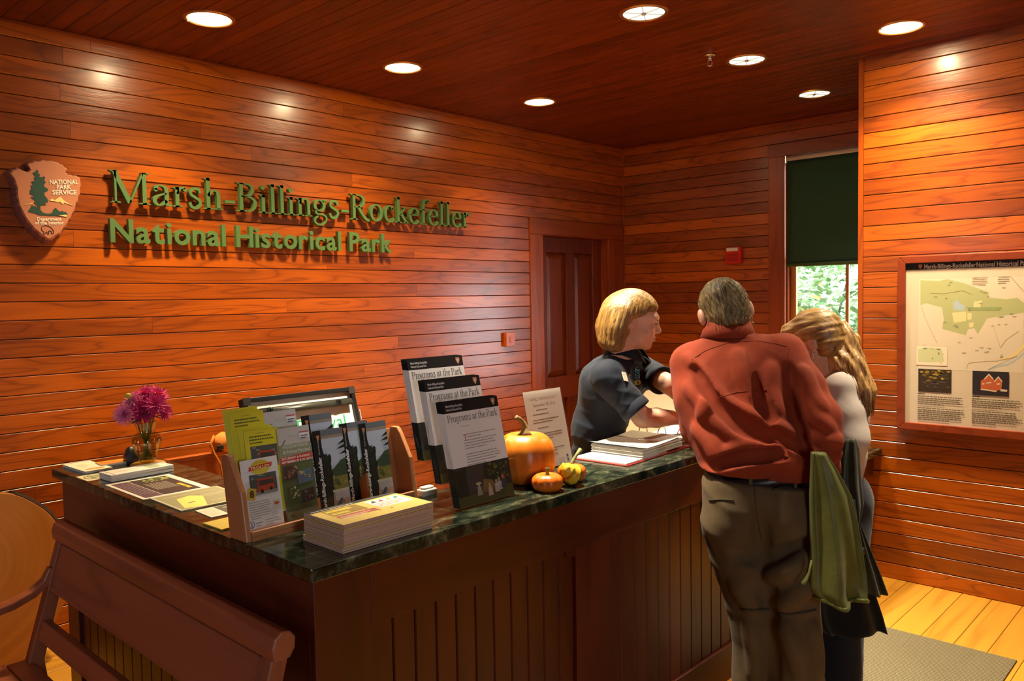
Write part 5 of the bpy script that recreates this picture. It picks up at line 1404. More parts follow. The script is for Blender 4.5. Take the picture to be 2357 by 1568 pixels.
# small white box behind the rack
mb = MB(); mb.box(-0.030, 0.030, -0.018, 0.018, 0, 0.022); mb.box(-0.022, 0.022, -0.012, 0.012, 0.022, 0.030)
o_ = mb.build('note_holder', plain('cream_plastic', (0.70, 0.66, 0.56), 0.45), None, bevel=0.005, loc=(1.668, 1.955, TZ)); tag(o_, 'small cream plastic note holder between the rack and the newsletter stand', 'holder')

# ---- three-tier clear stand with newsletters
AX0, AX1, AY = 1.594, 1.853, 1.708
stand = empty('newsletter_stand', (AX0, AY, TZ), 0, 'clear acrylic three-tier stand holding newsletters on the stone worktop', 'stand')
AW = AX1 - AX0
TIER = [(0.012, 0.004), (0.092, 0.066), (0.172, 0.128)]       # y, z of the three pocket floors
LEAN = 13.0
tl = math.tan(math.radians(LEAN))
mb = MB()
for x in (0.0, AW - 0.003):
    pts = [(0.0, 0.0), (0.28, 0.0), (0.31, 0.10), (0.315, 0.34), (0.24, 0.34), (0.222, 0.24), (0.185, 0.17), (0.150, 0.26), (0.140, 0.18), (0.105, 0.11), (0.07, 0.20), (0.045, 0.145), (0.012, 0.045)]
    mb.prism(pts, x, x + 0.003, plane='yz')
    if x == 0.0: mb.build('side', ACRYLIC, stand); mb = MB()
mb.build('side', ACRYLIC, stand)
mb = MB(); mb.box(0, AW, 0, 0.28, 0.0, 0.003); mb.build('base', ACRYLIC, stand)
for k, (ty, tz) in enumerate(TIER):
    mb = MB(); fh = 0.115
    y0, z0 = ty - 0.010, tz
    v = [(0.003, y0, z0), (AW - 0.003, y0, z0), (AW - 0.003, y0 + fh * tl, z0 + fh), (AW - 0.03, y0 + fh * tl, z0 + fh), (AW - 0.045, y0 + 0.4 * fh * tl, z0 + 0.4 * fh), (0.045, y0 + 0.4 * fh * tl, z0 + 0.4 * fh), (0.03, y0 + fh * tl, z0 + fh), (0.003, y0 + fh * tl, z0 + fh)]
    w = [(a, b + 0.003, c) for a, b, c in v]
    n = len(v); mb.add(v + w, [tuple(range(n)), tuple(range(2 * n - 1, n - 1, -1))] + [(i, n + i, n + (i + 1) % n, (i + 1) % n) for i in range(n)])
    mb.build('pocket_front', ACRYLIC, stand)
    mb = MB(); mb.box(0.003, AW - 0.003, y0, y0 + 0.05, z0 - 0.003, z0); mb.build('pocket_floor', ACRYLIC, stand)
    mb = MB(); bh = 0.27 if k == 2 else 0.20; yb = y0 + 0.048
    mb.add([(0.003, yb, z0), (AW - 0.003, yb, z0), (AW - 0.003, yb + bh * tl, z0 + bh), (0.003, yb + bh * tl, z0 + bh), (0.003, yb + 0.003, z0), (AW - 0.003, yb + 0.003, z0), (AW - 0.003, yb + 0.003 + bh * tl, z0 + bh), (0.003, yb + 0.003 + bh * tl, z0 + bh)], [(0, 1, 2, 3), (7, 6, 5, 4), (3, 2, 6, 7)]); mb.build('pocket_back', ACRYLIC, stand)
NW, NH = 0.236, 0.318
def paper_back(s_):
    s_.body(NW, NH - 0.152, 0.0022, (0.82, 0.74, 0.72), 0.5, 0, 0.118); s_.body(NW, 0.034, 0.0022, (0.012, 0.010, 0.011), 0.5, 0, NH - 0.034); s_.body(NW, 0.118, 0.0022, (0.028, 0.026, 0.020), 0.5)
def newsletter(full):
    s_ = Sheet(); paper_back(s_)
    s_.text('Marsh-Billings-Rockefeller', 0.012, NH - 0.016, 0.010, (0.62, 0.58, 0.56), width=0.070, bold=.02); s_.text('National Historical Park', 0.012, NH - 0.027, 0.010, (0.62, 0.58, 0.56), width=0.064, bold=.02)
    c = (NW - 0.022, NH - 0.016); s_.poly([(c[0] - .008, c[1] + .010), (c[0] - .009, c[1] + .002), (c[0] - .004, c[1] - .008), (c[0], c[1] - .013), (c[0] + .004, c[1] - .008), (c[0] + .009, c[1] + .002), (c[0] + .008, c[1] + .010)], (0.50, 0.24, 0.14)); s_.poly([(c[0] - .004, c[1] + .004), (c[0] + .004, c[1] + .004), (c[0], c[1] - .008)], (0.62, 0.55, 0.48))
    s_.serif('Programs at the Park', 0.010, NH - 0.062, 0.022, NW - 0.022, (0.10, 0.095, 0.085)); s_.lines(0.060, 0.105, NH - 0.080, 1, 0.006, (0.45, 0.40, 0.38), seed=2)
    if full:
        s_.text('T', 0.062, NH - 0.122, 0.026, (0.36, 0.10, 0.07)); s_.lines(0.078, NW - 0.030, NH - 0.106, 2, 0.0082, (0.36, 0.31, 0.30), t=.36, seed=3); s_.lines(0.062, NW - 0.030, NH - 0.124, 4, 0.0082, (0.36, 0.31, 0.30), t=.36, seed=4); s_.lines(0.062, NW - 0.030, NH - 0.166, 5, 0.0082, (0.36, 0.31, 0.30), t=.36, seed=5); s_.lines(NW - 0.07, NW - 0.032, NH - 0.205, 2, 0.007, (0.36, 0.31, 0.30), seed=6)
    s_.rect(0, 0.0, NW, 0.118, (0.028, 0.026, 0.018))
    s_.poly([(0.050, 0.118), (0.042, 0.03), (0.105, 0.030), (0.125, 0.118)], (0.060, 0.042, 0.034)); s_.poly([(0.0, 0.0), (NW, 0.0), (NW, 0.034), (0.16, 0.050), (0.08, 0.032), (0.0, 0.030)], (0.085, 0.075, 0.025)); s_.poly([(0.10, 0.030), (0.17, 0.032), (0.15, 0.062), (0.115, 0.070)], (0.20, 0.11, 0.030))
    s_.blobs(0.130, 0.06, NW - 0.006, 0.117, [(0.05, 0.07, 0.015), (0.16, 0.15, 0.02), (0.10, 0.08, 0.01)], 26, 41, .04, .12)
    for x, y, c1 in ((0.090, 0.038, (0.33, 0.27, 0.22)), (0.135, 0.030, (0.55, 0.32, 0.32)), (0.178, 0.040, (0.36, 0.34, 0.38)), (0.196, 0.046, (0.05, 0.05, 0.07)), (0.165, 0.036, (0.50, 0.36, 0.32))):
        s_.poly([(x - .011, y - .014), (x + .011, y - .014), (x + .008, y + .012), (x - .007, y + .012)], c1); s_.disc(x, y + .018, .005, .0065, (0.45, 0.25, 0.16))
    s_.disc(0.090, 0.060, 0.012, 0.004, (0.45, 0.36, 0.22)); s_.disc(0.200, 0.062, 0.005, 0.006, (0.45, 0.05, 0.04))
    return s_
def letter_at(k, j):
    ty, tz = TIER[k]
    return Matrix.Translation((AX0 + 0.008 + 0.002 * j, AY + ty + 0.008 + 0.0030 * j, TZ + tz + 0.002 + 0.0004 * j)) @ Matrix.Rotation(math.radians(90 - LEAN), 4, 'X')
tn = ['bottom', 'middle', 'top']
ord_ = ['front copy', 'second copy', 'third copy', 'fourth copy', 'fifth copy', 'hindmost copy']
for k in range(3):
    for j in range(6):
        M_ = letter_at(k, j) @ Matrix.Translation((-0.0040 * j, 0, 0))
        if j == 0: s = newsletter(k == 0)
        else:
            s = Sheet(); paper_back(s)
        loose('newsletter', 'park programs newsletter, %s in the %s tier of the clear stand' % (ord_[j], tn[k]), 'newsletter', M_, s, 'park programs newsletters')

# ---- clear sign holder with a printed notice
SX0 = 2.128; SWD = 0.218
sgn = empty('sign_holder', (SX0, 1.892, TZ), math.radians(0), 'clear tilted sign holder with a printed biking day notice behind the pumpkin', 'sign')
Ms = Matrix.Translation((0, 0.004, 0.003)) @ Matrix.Rotation(math.radians(78), 4, 'X')
s = Sheet(); s.body(SWD - 0.008, 0.285, 0.0012, (0.74, 0.62, 0.52), x0=0.004, y0=0.004)
BR = (0.22, 0.13, 0.07)
s.text('FAMILY BIKING DAY!!', SWD / 2, 0.252, 0.016, (0.35, 0.17, 0.10), width=0.150, center=True); s.text('September 29, 2012', SWD / 2, 0.230, 0.016, BR, width=0.125, center=True)
for i, (yy, w_, n_) in enumerate(((0.216, .10, 1), (0.200, .14, 1), (0.180, .15, 2), (0.150, .11, 1), (0.128, .16, 3), (0.090, .13, 1), (0.070, .15, 2), (0.046, .15, 1))): s.lines(SWD / 2 - w_ / 2, SWD / 2 + w_ / 2, yy, n_, 0.0095, BR, t=.35, ragged=.05, seed=60 + i)
s.rect(SWD - 0.080, 0.012, SWD - 0.048, 0.030, (0.60, 0.50, 0.50)); s.rect(SWD - 0.036, 0.012, SWD - 0.022, 0.040, (0.62, 0.55, 0.50)); s.rect(SWD - 0.034, 0.028, SWD - 0.024, 0.038, (0.10, 0.12, 0.30)); s.rect(SWD - 0.032, 0.014, SWD - 0.025, 0.024, (0.08, 0.08, 0.12))
s.build('notice', sgn, Ms)
mb = MB(); mb.box(0, SWD, 0, 0.296, 0.0016, 0.0032); o_ = mb.build('clear_sheet', ACRYLIC, sgn); o_.matrix_local = Ms
mb = MB(); mb.box(0, SWD, 0, 0.296, -0.0034, -0.0016); o_ = mb.build('clear_sheet', ACRYLIC, sgn); o_.matrix_local = Ms
mb = MB(); mb.box(0, SWD, 0.004, 0.075, 0.0, 0.003); mb.build('foot', ACRYLIC, sgn)

# ---- pumpkins and gourd
def pumpkin_mat(name, c1, c2, rough=0.35):
    m, t, bs = nt(name); tc = N(t, 'TexCoord'); no = N(t, 'TexNoise'); no.inputs['Scale'].default_value = 9; no.inputs['Detail'].default_value = 4
    t.links.new(tc.outputs['Object'], no.inputs['Vector']); t.links.new(ramp(t, no.outputs[0], [(0.35, c1), (0.65, c2)]), bs.inputs['Base Color'])
    bs.inputs['Roughness'].default_value = rough; bs.inputs['Subsurface Weight'].default_value = 0.05; bs.inputs['Subsurface Radius'].default_value = (0.01, 0.004, 0.001); return m
PUMP = pumpkin_mat('pumpkin_skin', (0.60, 0.135, 0.005), (0.76, 0.215, 0.009)); PUMP2 = pumpkin_mat('mini_pumpkin_skin', (0.64, 0.115, 0.004), (0.76, 0.175, 0.006))
STEMB = plain('dry_stem', (0.20, 0.13, 0.035), 0.8, bump=0.5, bscale=90, vary=0.4); STEMG = plain('green_stem', (0.20, 0.20, 0.06), 0.8, bump=0.4, bscale=90, vary=0.3)
def pumpkin(name, label, loc, R, H, ribs, depth, mat, stem_pts, stem_r, stem_mat, tilt=0.0, dimple=0.12):
    t_ = empty(name, loc, 0.3, label, 'pumpkin'); t_.rotation_euler = (tilt, 0, 0.3)
    nu, nv_ = 64, 24; vs = []
    for j in range(nv_ + 1):
        ph = math.pi * j / nv_
        for i in range(nu):
            a = 2 * math.pi * i / nu
            rib = 1 - depth * (1 - abs(math.sin(ribs * a / 2))) ** 2.0 * math.sin(ph) ** 0.4
            rr = R * math.sin(ph) ** 0.82 * rib
            z = H / 2 - H / 2 * math.cos(ph) * (1 if True else 0)
            z = H / 2 - (H / 2) * math.copysign(abs(math.cos(ph)) ** 0.85, math.cos(ph))
            k_ = math.exp(-(rr / (0.38 * R)) ** 2) * dimple * H
            z += k_ if ph < math.pi / 2 else -k_
            vs.append((rr * math.cos(a), rr * math.sin(a), z))
    mn = min(v[2] for v in vs); vs = [(a, b, c - mn) for a, b, c in vs]
    mb = MB(); mb.add(vs, [(j * nu + i, j * nu + (i + 1) % nu, (j + 1) * nu + (i + 1) % nu, (j + 1) * nu + i) for j in range(nv_) for i in range(nu)], 0, True)
    mb.build('body', mat, t_)
    top_z = H * (1 - dimple) - 0.006
    mb = MB(); mb.tube([(x, y, top_z + z) for x, y, z in stem_pts], stem_r, 10); mb.build('stem', stem_mat, t_)
    return t_
pumpkin('pumpkin', 'big tall orange pumpkin with a curved dry stem beside the newsletter stand', (2.005, 1.832, TZ), 0.104, 0.190, 11, 0.045, PUMP, [(0, 0, -0.004), (0.002, 0, 0.010), (0.004, 0.0, 0.026), (0.0, 0.006, 0.042), (-0.012, 0.014, 0.056), (-0.024, 0.020, 0.062)], [0.030, 0.017, 0.011, 0.009, 0.008, 0.009], STEMB)
pumpkin('small_pumpkin', 'small flat orange pumpkin with a short straight stem in front of the big one', (1.958, 1.694, TZ), 0.052, 0.064, 9, 0.10, PUMP2, [(0, 0, 0), (0.001, 0, 0.008), (0.003, 0, 0.020), (0.004, 0.0, 0.026)], [0.010, 0.0065, 0.006, 0.008], STEMG, 0, 0.16)
pumpkin('small_pumpkin', 'small orange pumpkin with a long slanting stem behind the warty gourd', (2.118, 1.722, TZ), 0.050, 0.066, 9, 0.12, PUMP2, [(0, 0, 0), (0.008, 0.0, 0.014), (0.026, -0.008, 0.034), (0.046, -0.016, 0.052)], [0.010, 0.006, 0.0055, 0.0075], STEMG, 0, 0.16)
gourd = empty('warty_gourd', (2.062, 1.672, TZ), 0, 'warty yellow and dark green gourd between the two small pumpkins', 'gourd')
GY = plain('gourd_yellow', (0.74, 0.44, 0.02), 0.4); GG = plain('gourd_green', (0.020, 0.045, 0.012), 0.4, vary=0.5, bscale=60)
r_ = random.Random(12); nu, nv_ = 40, 30; vs, fm = [], []
axis_pts = [(0.030, 0.0, 0.020), (0.022, 0.002, 0.026), (0.008, 0.005, 0.032), (-0.010, 0.010, 0.044), (-0.026, 0.014, 0.062), (-0.034, 0.017, 0.076)]
rad = [0.004, 0.026, 0.036, 0.030, 0.020, 0.005]
ax = [Vector(p) for p in axis_pts]
def interp(t):
    f = t * (len(ax) - 1); i = min(int(f), len(ax) - 2); u = f - i; return ax[i].lerp(ax[i + 1], u), rad[i] * (1 - u) + rad[i + 1] * u
warts = [(r_.random() * .9 + .05, r_.uniform(0, 6.28)) for _ in range(70)]
for j in range(nv_ + 1):
    t = j / nv_; p, rr = interp(t); rr = math.sqrt(max(0, 1 - (2 * t - 1) ** 6)) * rr
    tg = (interp(min(1, t + .02))[0] - interp(max(0, t - .02))[0]).normalized(); u = tg.orthogonal().normalized(); w = tg.cross(u)
    for i in range(nu):
        a = 2 * math.pi * i / nu; b = 0
        for wt, wa in warts:
            da = abs((a - wa + math.pi) % (2 * math.pi) - math.pi); b += 0.004 * math.exp(-((t - wt) / .03) ** 2 - (da / .18) ** 2)
        vs.append(tuple(p + (u * math.cos(a) + w * math.sin(a)) * (rr + min(b, .005))))
mn = min(v[2] for v in vs); vs = [(a, b, c - mn) for a, b, c in vs]
mb = MB()
for j in range(nv_):
    t = j / nv_
    for i in range(nu): mb.add([], []); mb.f.append((j * nu + i, j * nu + (i + 1) % nu, (j + 1) * nu + (i + 1) % nu, (j + 1) * nu + i)); mb.m.append(1 if t < 0.36 + 0.03 * math.sin(i * 1.2) else 0); mb.s.append(True)
mb.v = vs; mb.build('body', [GY, GG], gourd)

# ---- open ring binder
BNX, BNY = 2.42, 1.705
binder = empty('ring_binder', (BNX, BNY, TZ), math.radians(3), 'open red ring binder full of white pages on the worktop before the visitors', 'binder')
RC = plain('binder_red', (0.30, 0.012, 0.012), 0.4)
mb = MB(); mb.box(0, 0.445, 0, 0.252, 0.0, 0.003); mb.build('cover', RC, binder, bevel=0.001)
mb = MB(); mb.box(0.447, 0.505, 0, 0.252, 0.0, 0.003); mb.build('spine', RC, binder, bevel=0.001)
mb = MB(); mb.box(0.507, 0.80, 0, 0.252, 0.0, 0.003); mb.build('cover', RC, binder, bevel=0.001)
s = Sheet(); s.body(0.30, 0.235, 0.0055, (0.84, 0.83, 0.76)); s.lines(0.02, 0.10, 0.12, 3, 0.02, (0.4, 0.45, 0.45), t=.12, seed=1); s.build('page', binder, Matrix.Translation((0.006, 0.008, 0.0092)))
def page_block(x0, x1, y0, y1, z0, h, n_, seed):
    r_ = random.Random(seed); mb_ = MB(); lt = h / n_
    for i in range(n_):
        d1, d2 = r_.uniform(-.0025, .0025), r_.uniform(-.0025, .0025)
        mb_.box(x0 + d1, x1 + d1 * .3, y0 + d2, y1 + d2, z0 + i * lt, z0 + (i + 1) * lt - 0.0003, 0)
    # top page curls up towards the rings
    k_ = 8; vs = []
    for i in range(k_ + 1):
        u = i / k_; zz = z0 + h + 0.001 + 0.010 * u ** 2.5 + (0.006 if i == 0 else 0)
        vs += [(x0 - 0.004 + (x1 - x0) * u, y0 - 0.002, zz), (x0 - 0.004 + (x1 - x0) * u, y1 + 0.002, zz)]
    mb_.add(vs, [(2 * i, 2 * i + 2, 2 * i + 3, 2 * i + 1) for i in range(k_)], 0, True)
    return mb_
tag(page_block(0.125, 0.432, 0.008, 0.244, 0.0095, 0.034, 22, 3).build('page_block', plain('page_white', (0.84, 0.82, 0.74), 0.6), binder), kind='stuff')
tag(page_block(0.525, 0.79, 0.008, 0.244, 0.0035, 0.016, 10, 4).build('page_block', MATS['page_white'], binder), kind='stuff')
mb = MB(); mb.box(0.150, 0.170, 0.02, 0.235, 0.0450, 0.0456); mb.build('index_tab', plain('tab_grey', (0.20, 0.17, 0.13), 0.5), binder)
for yy in (0.035, 0.126, 0.217):
    mb = MB(); mb.tube([(0.432, yy, 0.03)] + [(0.476 + 0.038 * math.cos(math.pi * (1 - a / 8)), yy, 0.030 + 0.045 * math.sin(math.pi * a / 8)) for a in range(9)] + [(0.515, yy, 0.01)], 0.0025, 6); mb.build('ring', CHROME, binder)
mb = MB(); mb.box(0.455, 0.497, 0.01, 0.242, 0.003, 0.008); mb.build('ring_plate', CHROME, binder, bevel=0.002)
mb = MB(); mb.tube([(0, 0, 0), (0.12, 0, 0), (0.135, 0, 0)], [0.004, 0.004, 0.001], 8)
o_ = mb.build('pen', plain('pen_dark', (0.03, 0.035, 0.02), 0.3), None, loc=(2.965, 1.86, TZ + 0.0255), rot=(0, 0, -0.25)); tag(o_, 'dark pen lying on the open binder pages', 'pen')

# ================================================================ behind the desk
fest = empty('display_case', (1.555, 2.78, 0.75), 0, 'white board in a black metal frame with green handwriting, behind the brochure rack', 'board')
FW_, FH_ = 0.525, 0.545
tiltM = Matrix.Rotation(math.radians(-16), 4, 'X')
WB = plain('board_white', (0.86, 0.84, 0.70), 0.45)
BKF = plain('case_black', (0.010, 0.010, 0.010), 0.35)
for nm, (x0, x1, z0, z1) in (('frame_bar', (0, FW_, FH_ - 0.018, FH_)), ('frame_bar', (0, FW_, 0, 0.018)), ('frame_bar', (0, 0.018, 0.018, FH_ - 0.018)), ('frame_bar', (FW_ - 0.018, FW_, 0.018, FH_ - 0.018))):
    mb = MB(); mb.box(x0, x1, -0.02, 0.02, z0, z1); o_ = mb.build(nm, BKF, fest, bevel=0.002); o_.matrix_local = tiltM
mb = MB(); mb.box(0.018, FW_ - 0.018, -0.004, 0.008, 0.018, FH_ - 0.018); o_ = mb.build('panel', WB, fest); o_.matrix_local = tiltM
mb = MB(); mb.tube([(0.03, -0.018, FH_ - 0.062), (FW_ - 0.03, -0.018, FH_ - 0.062)], 0.019, 12, flat=0.7); o_ = mb.build('clamp_bar', plain('clamp_dark', (0.05, 0.048, 0.035), 0.35, metal=0.4), fest); o_.matrix_local = tiltM
for xx in (0.10, FW_ - 0.10):
    mb = MB(); mb.box(xx - 0.012, xx + 0.012, -0.036, -0.030, FH_ - 0.072, FH_ - 0.052); mb.tube([(xx, -0.038, FH_ - 0.062), (xx, -0.048, FH_ - 0.055)], 0.004, 6); o_ = mb.build('knob', BKF, fest); o_.matrix_local = tiltM
for xx, zz in ((0, FH_ - 0.03), (FW_ - 0.03, FH_ - 0.03)):
    mb = MB(); mb.box(xx - 0.001, xx + 0.031, -0.022, -0.019, zz, zz + 0.031); o_ = mb.build('corner_plate', plain('corner_metal', (0.08, 0.08, 0.07), 0.3, metal=0.6), fest); o_.matrix_local = tiltM
mb = MB(); mb.box(FW_, FW_ + 0.012, -0.016, 0.016, FH_ - 0.15, FH_ - 0.10); o_ = mb.build('latch', CHROME, fest, bevel=0.003); o_.matrix_local = tiltM
s = Sheet(); s.text('Festival', 0.225, FH_ - 0.165, 0.075, (0.03, 0.38, 0.12), width=0.235); s.lines(0.10, 0.42, FH_ - 0.23, 3, 0.05, (0.03, 0.35, 0.12), t=.15, seed=3)
_hw = s.build('handwriting', fest, tiltM @ Matrix.Translation((0, -0.0045, 0)) @ Matrix.Rotation(math.pi / 2, 4, 'X'))
tag(_hw, kind='stuff')

# orange cloth bag hanging over the wooden screen
ORG = plain('orange_cloth', (0.62, 0.20, 0.015), 0.7, bump=0.3, bscale=30)
mb = MB(); rings = []
for j in range(9):
    t = j / 8; z = 0.075 * t; k_ = math.sin(math.pi * (0.12 + 0.80 * t)) ** 0.6
    rings.append([(0.085 * k_ * math.cos(a) * (1 + 0.10 * math.sin(3 * a + 4 * t)), 0.05 * k_ * math.sin(a) * (1 + 0.12 * math.sin(5 * a + 3 * t)), z + 0.006 * math.sin(4 * a)) for a in [2 * math.pi * i / 24 for i in range(24)]])
mb.loft(rings); bag = empty('cloth_bag', (1.76, 3.452, 0.986), 0, 'crumpled orange cloth bag on top of the wooden back board', 'bag'); mb.build('body', ORG, bag)
mb = MB(); mb.tube([(-0.07, -0.02, 0.07), (-0.095, -0.035, 0.045), (-0.085, -0.045, 0.0), (-0.06, -0.048, -0.05), (-0.05, -0.045, -0.11)], 0.014, 8, flat=0.3); mb.build('strap', ORG, bag)
mb = MB(); mb.box(-0.075, -0.045, -0.058, -0.046, 0.012, 0.034); mb.build('buckle', BLACK, bag, bevel=0.003)

# gold framed blank board behind the clerk
gold = empty('framed_board', (4.10, 2.575, 0.0), 0, 'blank cream board in a thin golden wood frame behind the clerk', 'board')
GF = wood('gold_frame', (0.62, 0.30, 0.05), (0.45, 0.18, 0.025), 'z', rings=4, tone=0.05)
gt = Matrix.Rotation(math.radians(7), 4, 'Y')
GWd, GH = 0.78, 1.115
for nm, (y0, y1, z0, z1) in (('frame_bar', (0, GWd, GH - 0.026, GH)), ('frame_bar', (0, GWd, 0.30, 0.326)), ('frame_bar', (0, 0.026, 0.326, GH - 0.026)), ('frame_bar', (GWd - 0.026, GWd, 0.326, GH - 0.026))):
    mb = MB(); mb.box(-0.012, 0.012, y0, y1, z0, z1); o_ = mb.build(nm, GF, gold, bevel=0.002); o_.matrix_local = gt
mb = MB(); mb.box(-0.004, 0.006, 0.026, GWd - 0.026, 0.326, GH - 0.026); o_ = mb.build('panel', plain('board_cream', (0.78, 0.70, 0.52), 0.5), gold); o_.matrix_local = gt
for yy in (0.03, GWd - 0.06):
    mb = MB(); mb.box(-0.012, 0.012, yy, yy + 0.03, 0.0, 0.30); o_ = mb.build('leg', GF, gold); o_.matrix_local = gt
mb = MB(); mb.tube([(0.115, GWd / 2, 0.95), (0.40, GWd / 2, 0.01)], 0.012, 8); mb.build('rear_strut', GF, gold)

# things on the low desk by the map wall
for k, (nm, lab, cat, w, d, h, col) in enumerate((('folded_cloth', 'blue-grey folded cloth, lowest in the small pile on the low desk', 'cloth', .16, .12, .030, (0.10, 0.13, 0.20)), ('dark_box', 'thin black box in the small pile on the low desk', 'box', .15, .11, .018, (0.012, 0.012, 0.014)), ('white_booklets', 'white and blue booklets in the small pile on the low desk', 'booklets', .15, .11, .028, (0.62, 0.64, 0.72)),
        ('dark_folder', 'dark folder in the small pile on the low desk, above the white booklets', 'folder', .16, .11, .014, (0.03, 0.035, 0.05)), ('yellow_pad', 'yellow pad near the top of the small pile on the low desk', 'pad', .14, .10, .014, (0.70, 0.55, 0.12)), ('white_pad', 'white pad on the yellow pad in the small pile on the low desk', 'pad', .14, .10, .014, (0.75, 0.73, 0.62)))):
    z0 = 0.75 + [0, .031, .050, .079, .094, .109][k]
    mb = MB(); mb.box(-w / 2, w / 2, -d / 2, d / 2, 0, h - 0.0008)
    o_ = mb.build(nm, plain('pile_%d' % k, col, 0.6, bump=0.2, bscale=20), None, bevel=0.004, loc=(4.585 + 0.006 * ((k * 7) % 3), 1.70 + 0.004 * (k % 2), z0 + 0.0004), rot=(0, 0, 0.05 * ((k * 5) % 4 - 1))); tag(o_, lab, cat)
mb = MB(); mb.loft([[(0.06 * k_ * math.cos(a) * (1 + .15 * math.sin(3 * a)), 0.045 * k_ * math.sin(a) * (1 + .1 * math.cos(4 * a)), z) for a in [2 * math.pi * i / 16 for i in range(16)]] for z, k_ in ((0, .9), (.015, 1.0), (.035, .8), (.05, .35))])
o_ = mb.build('grey_cap', plain('grey_cloth', (0.07, 0.07, 0.06), 0.8), None, loc=(4.585, 1.70, 0.8735)); tag(o_, 'crumpled grey cap on top of the small pile on the low desk', 'cap')
s = Sheet(); s.body(0.20, 0.11, 0.0006, (0.80, 0.74, 0.66)); s.rect(0.01, 0.02, 0.17, 0.09, (0.62, 0.50, 0.44)); flat_thing('paper_sheet', 'single sheet of paper at the front edge of the low desk', 'paper', (4.38, 1.603, 0.7508), 0.02, s)
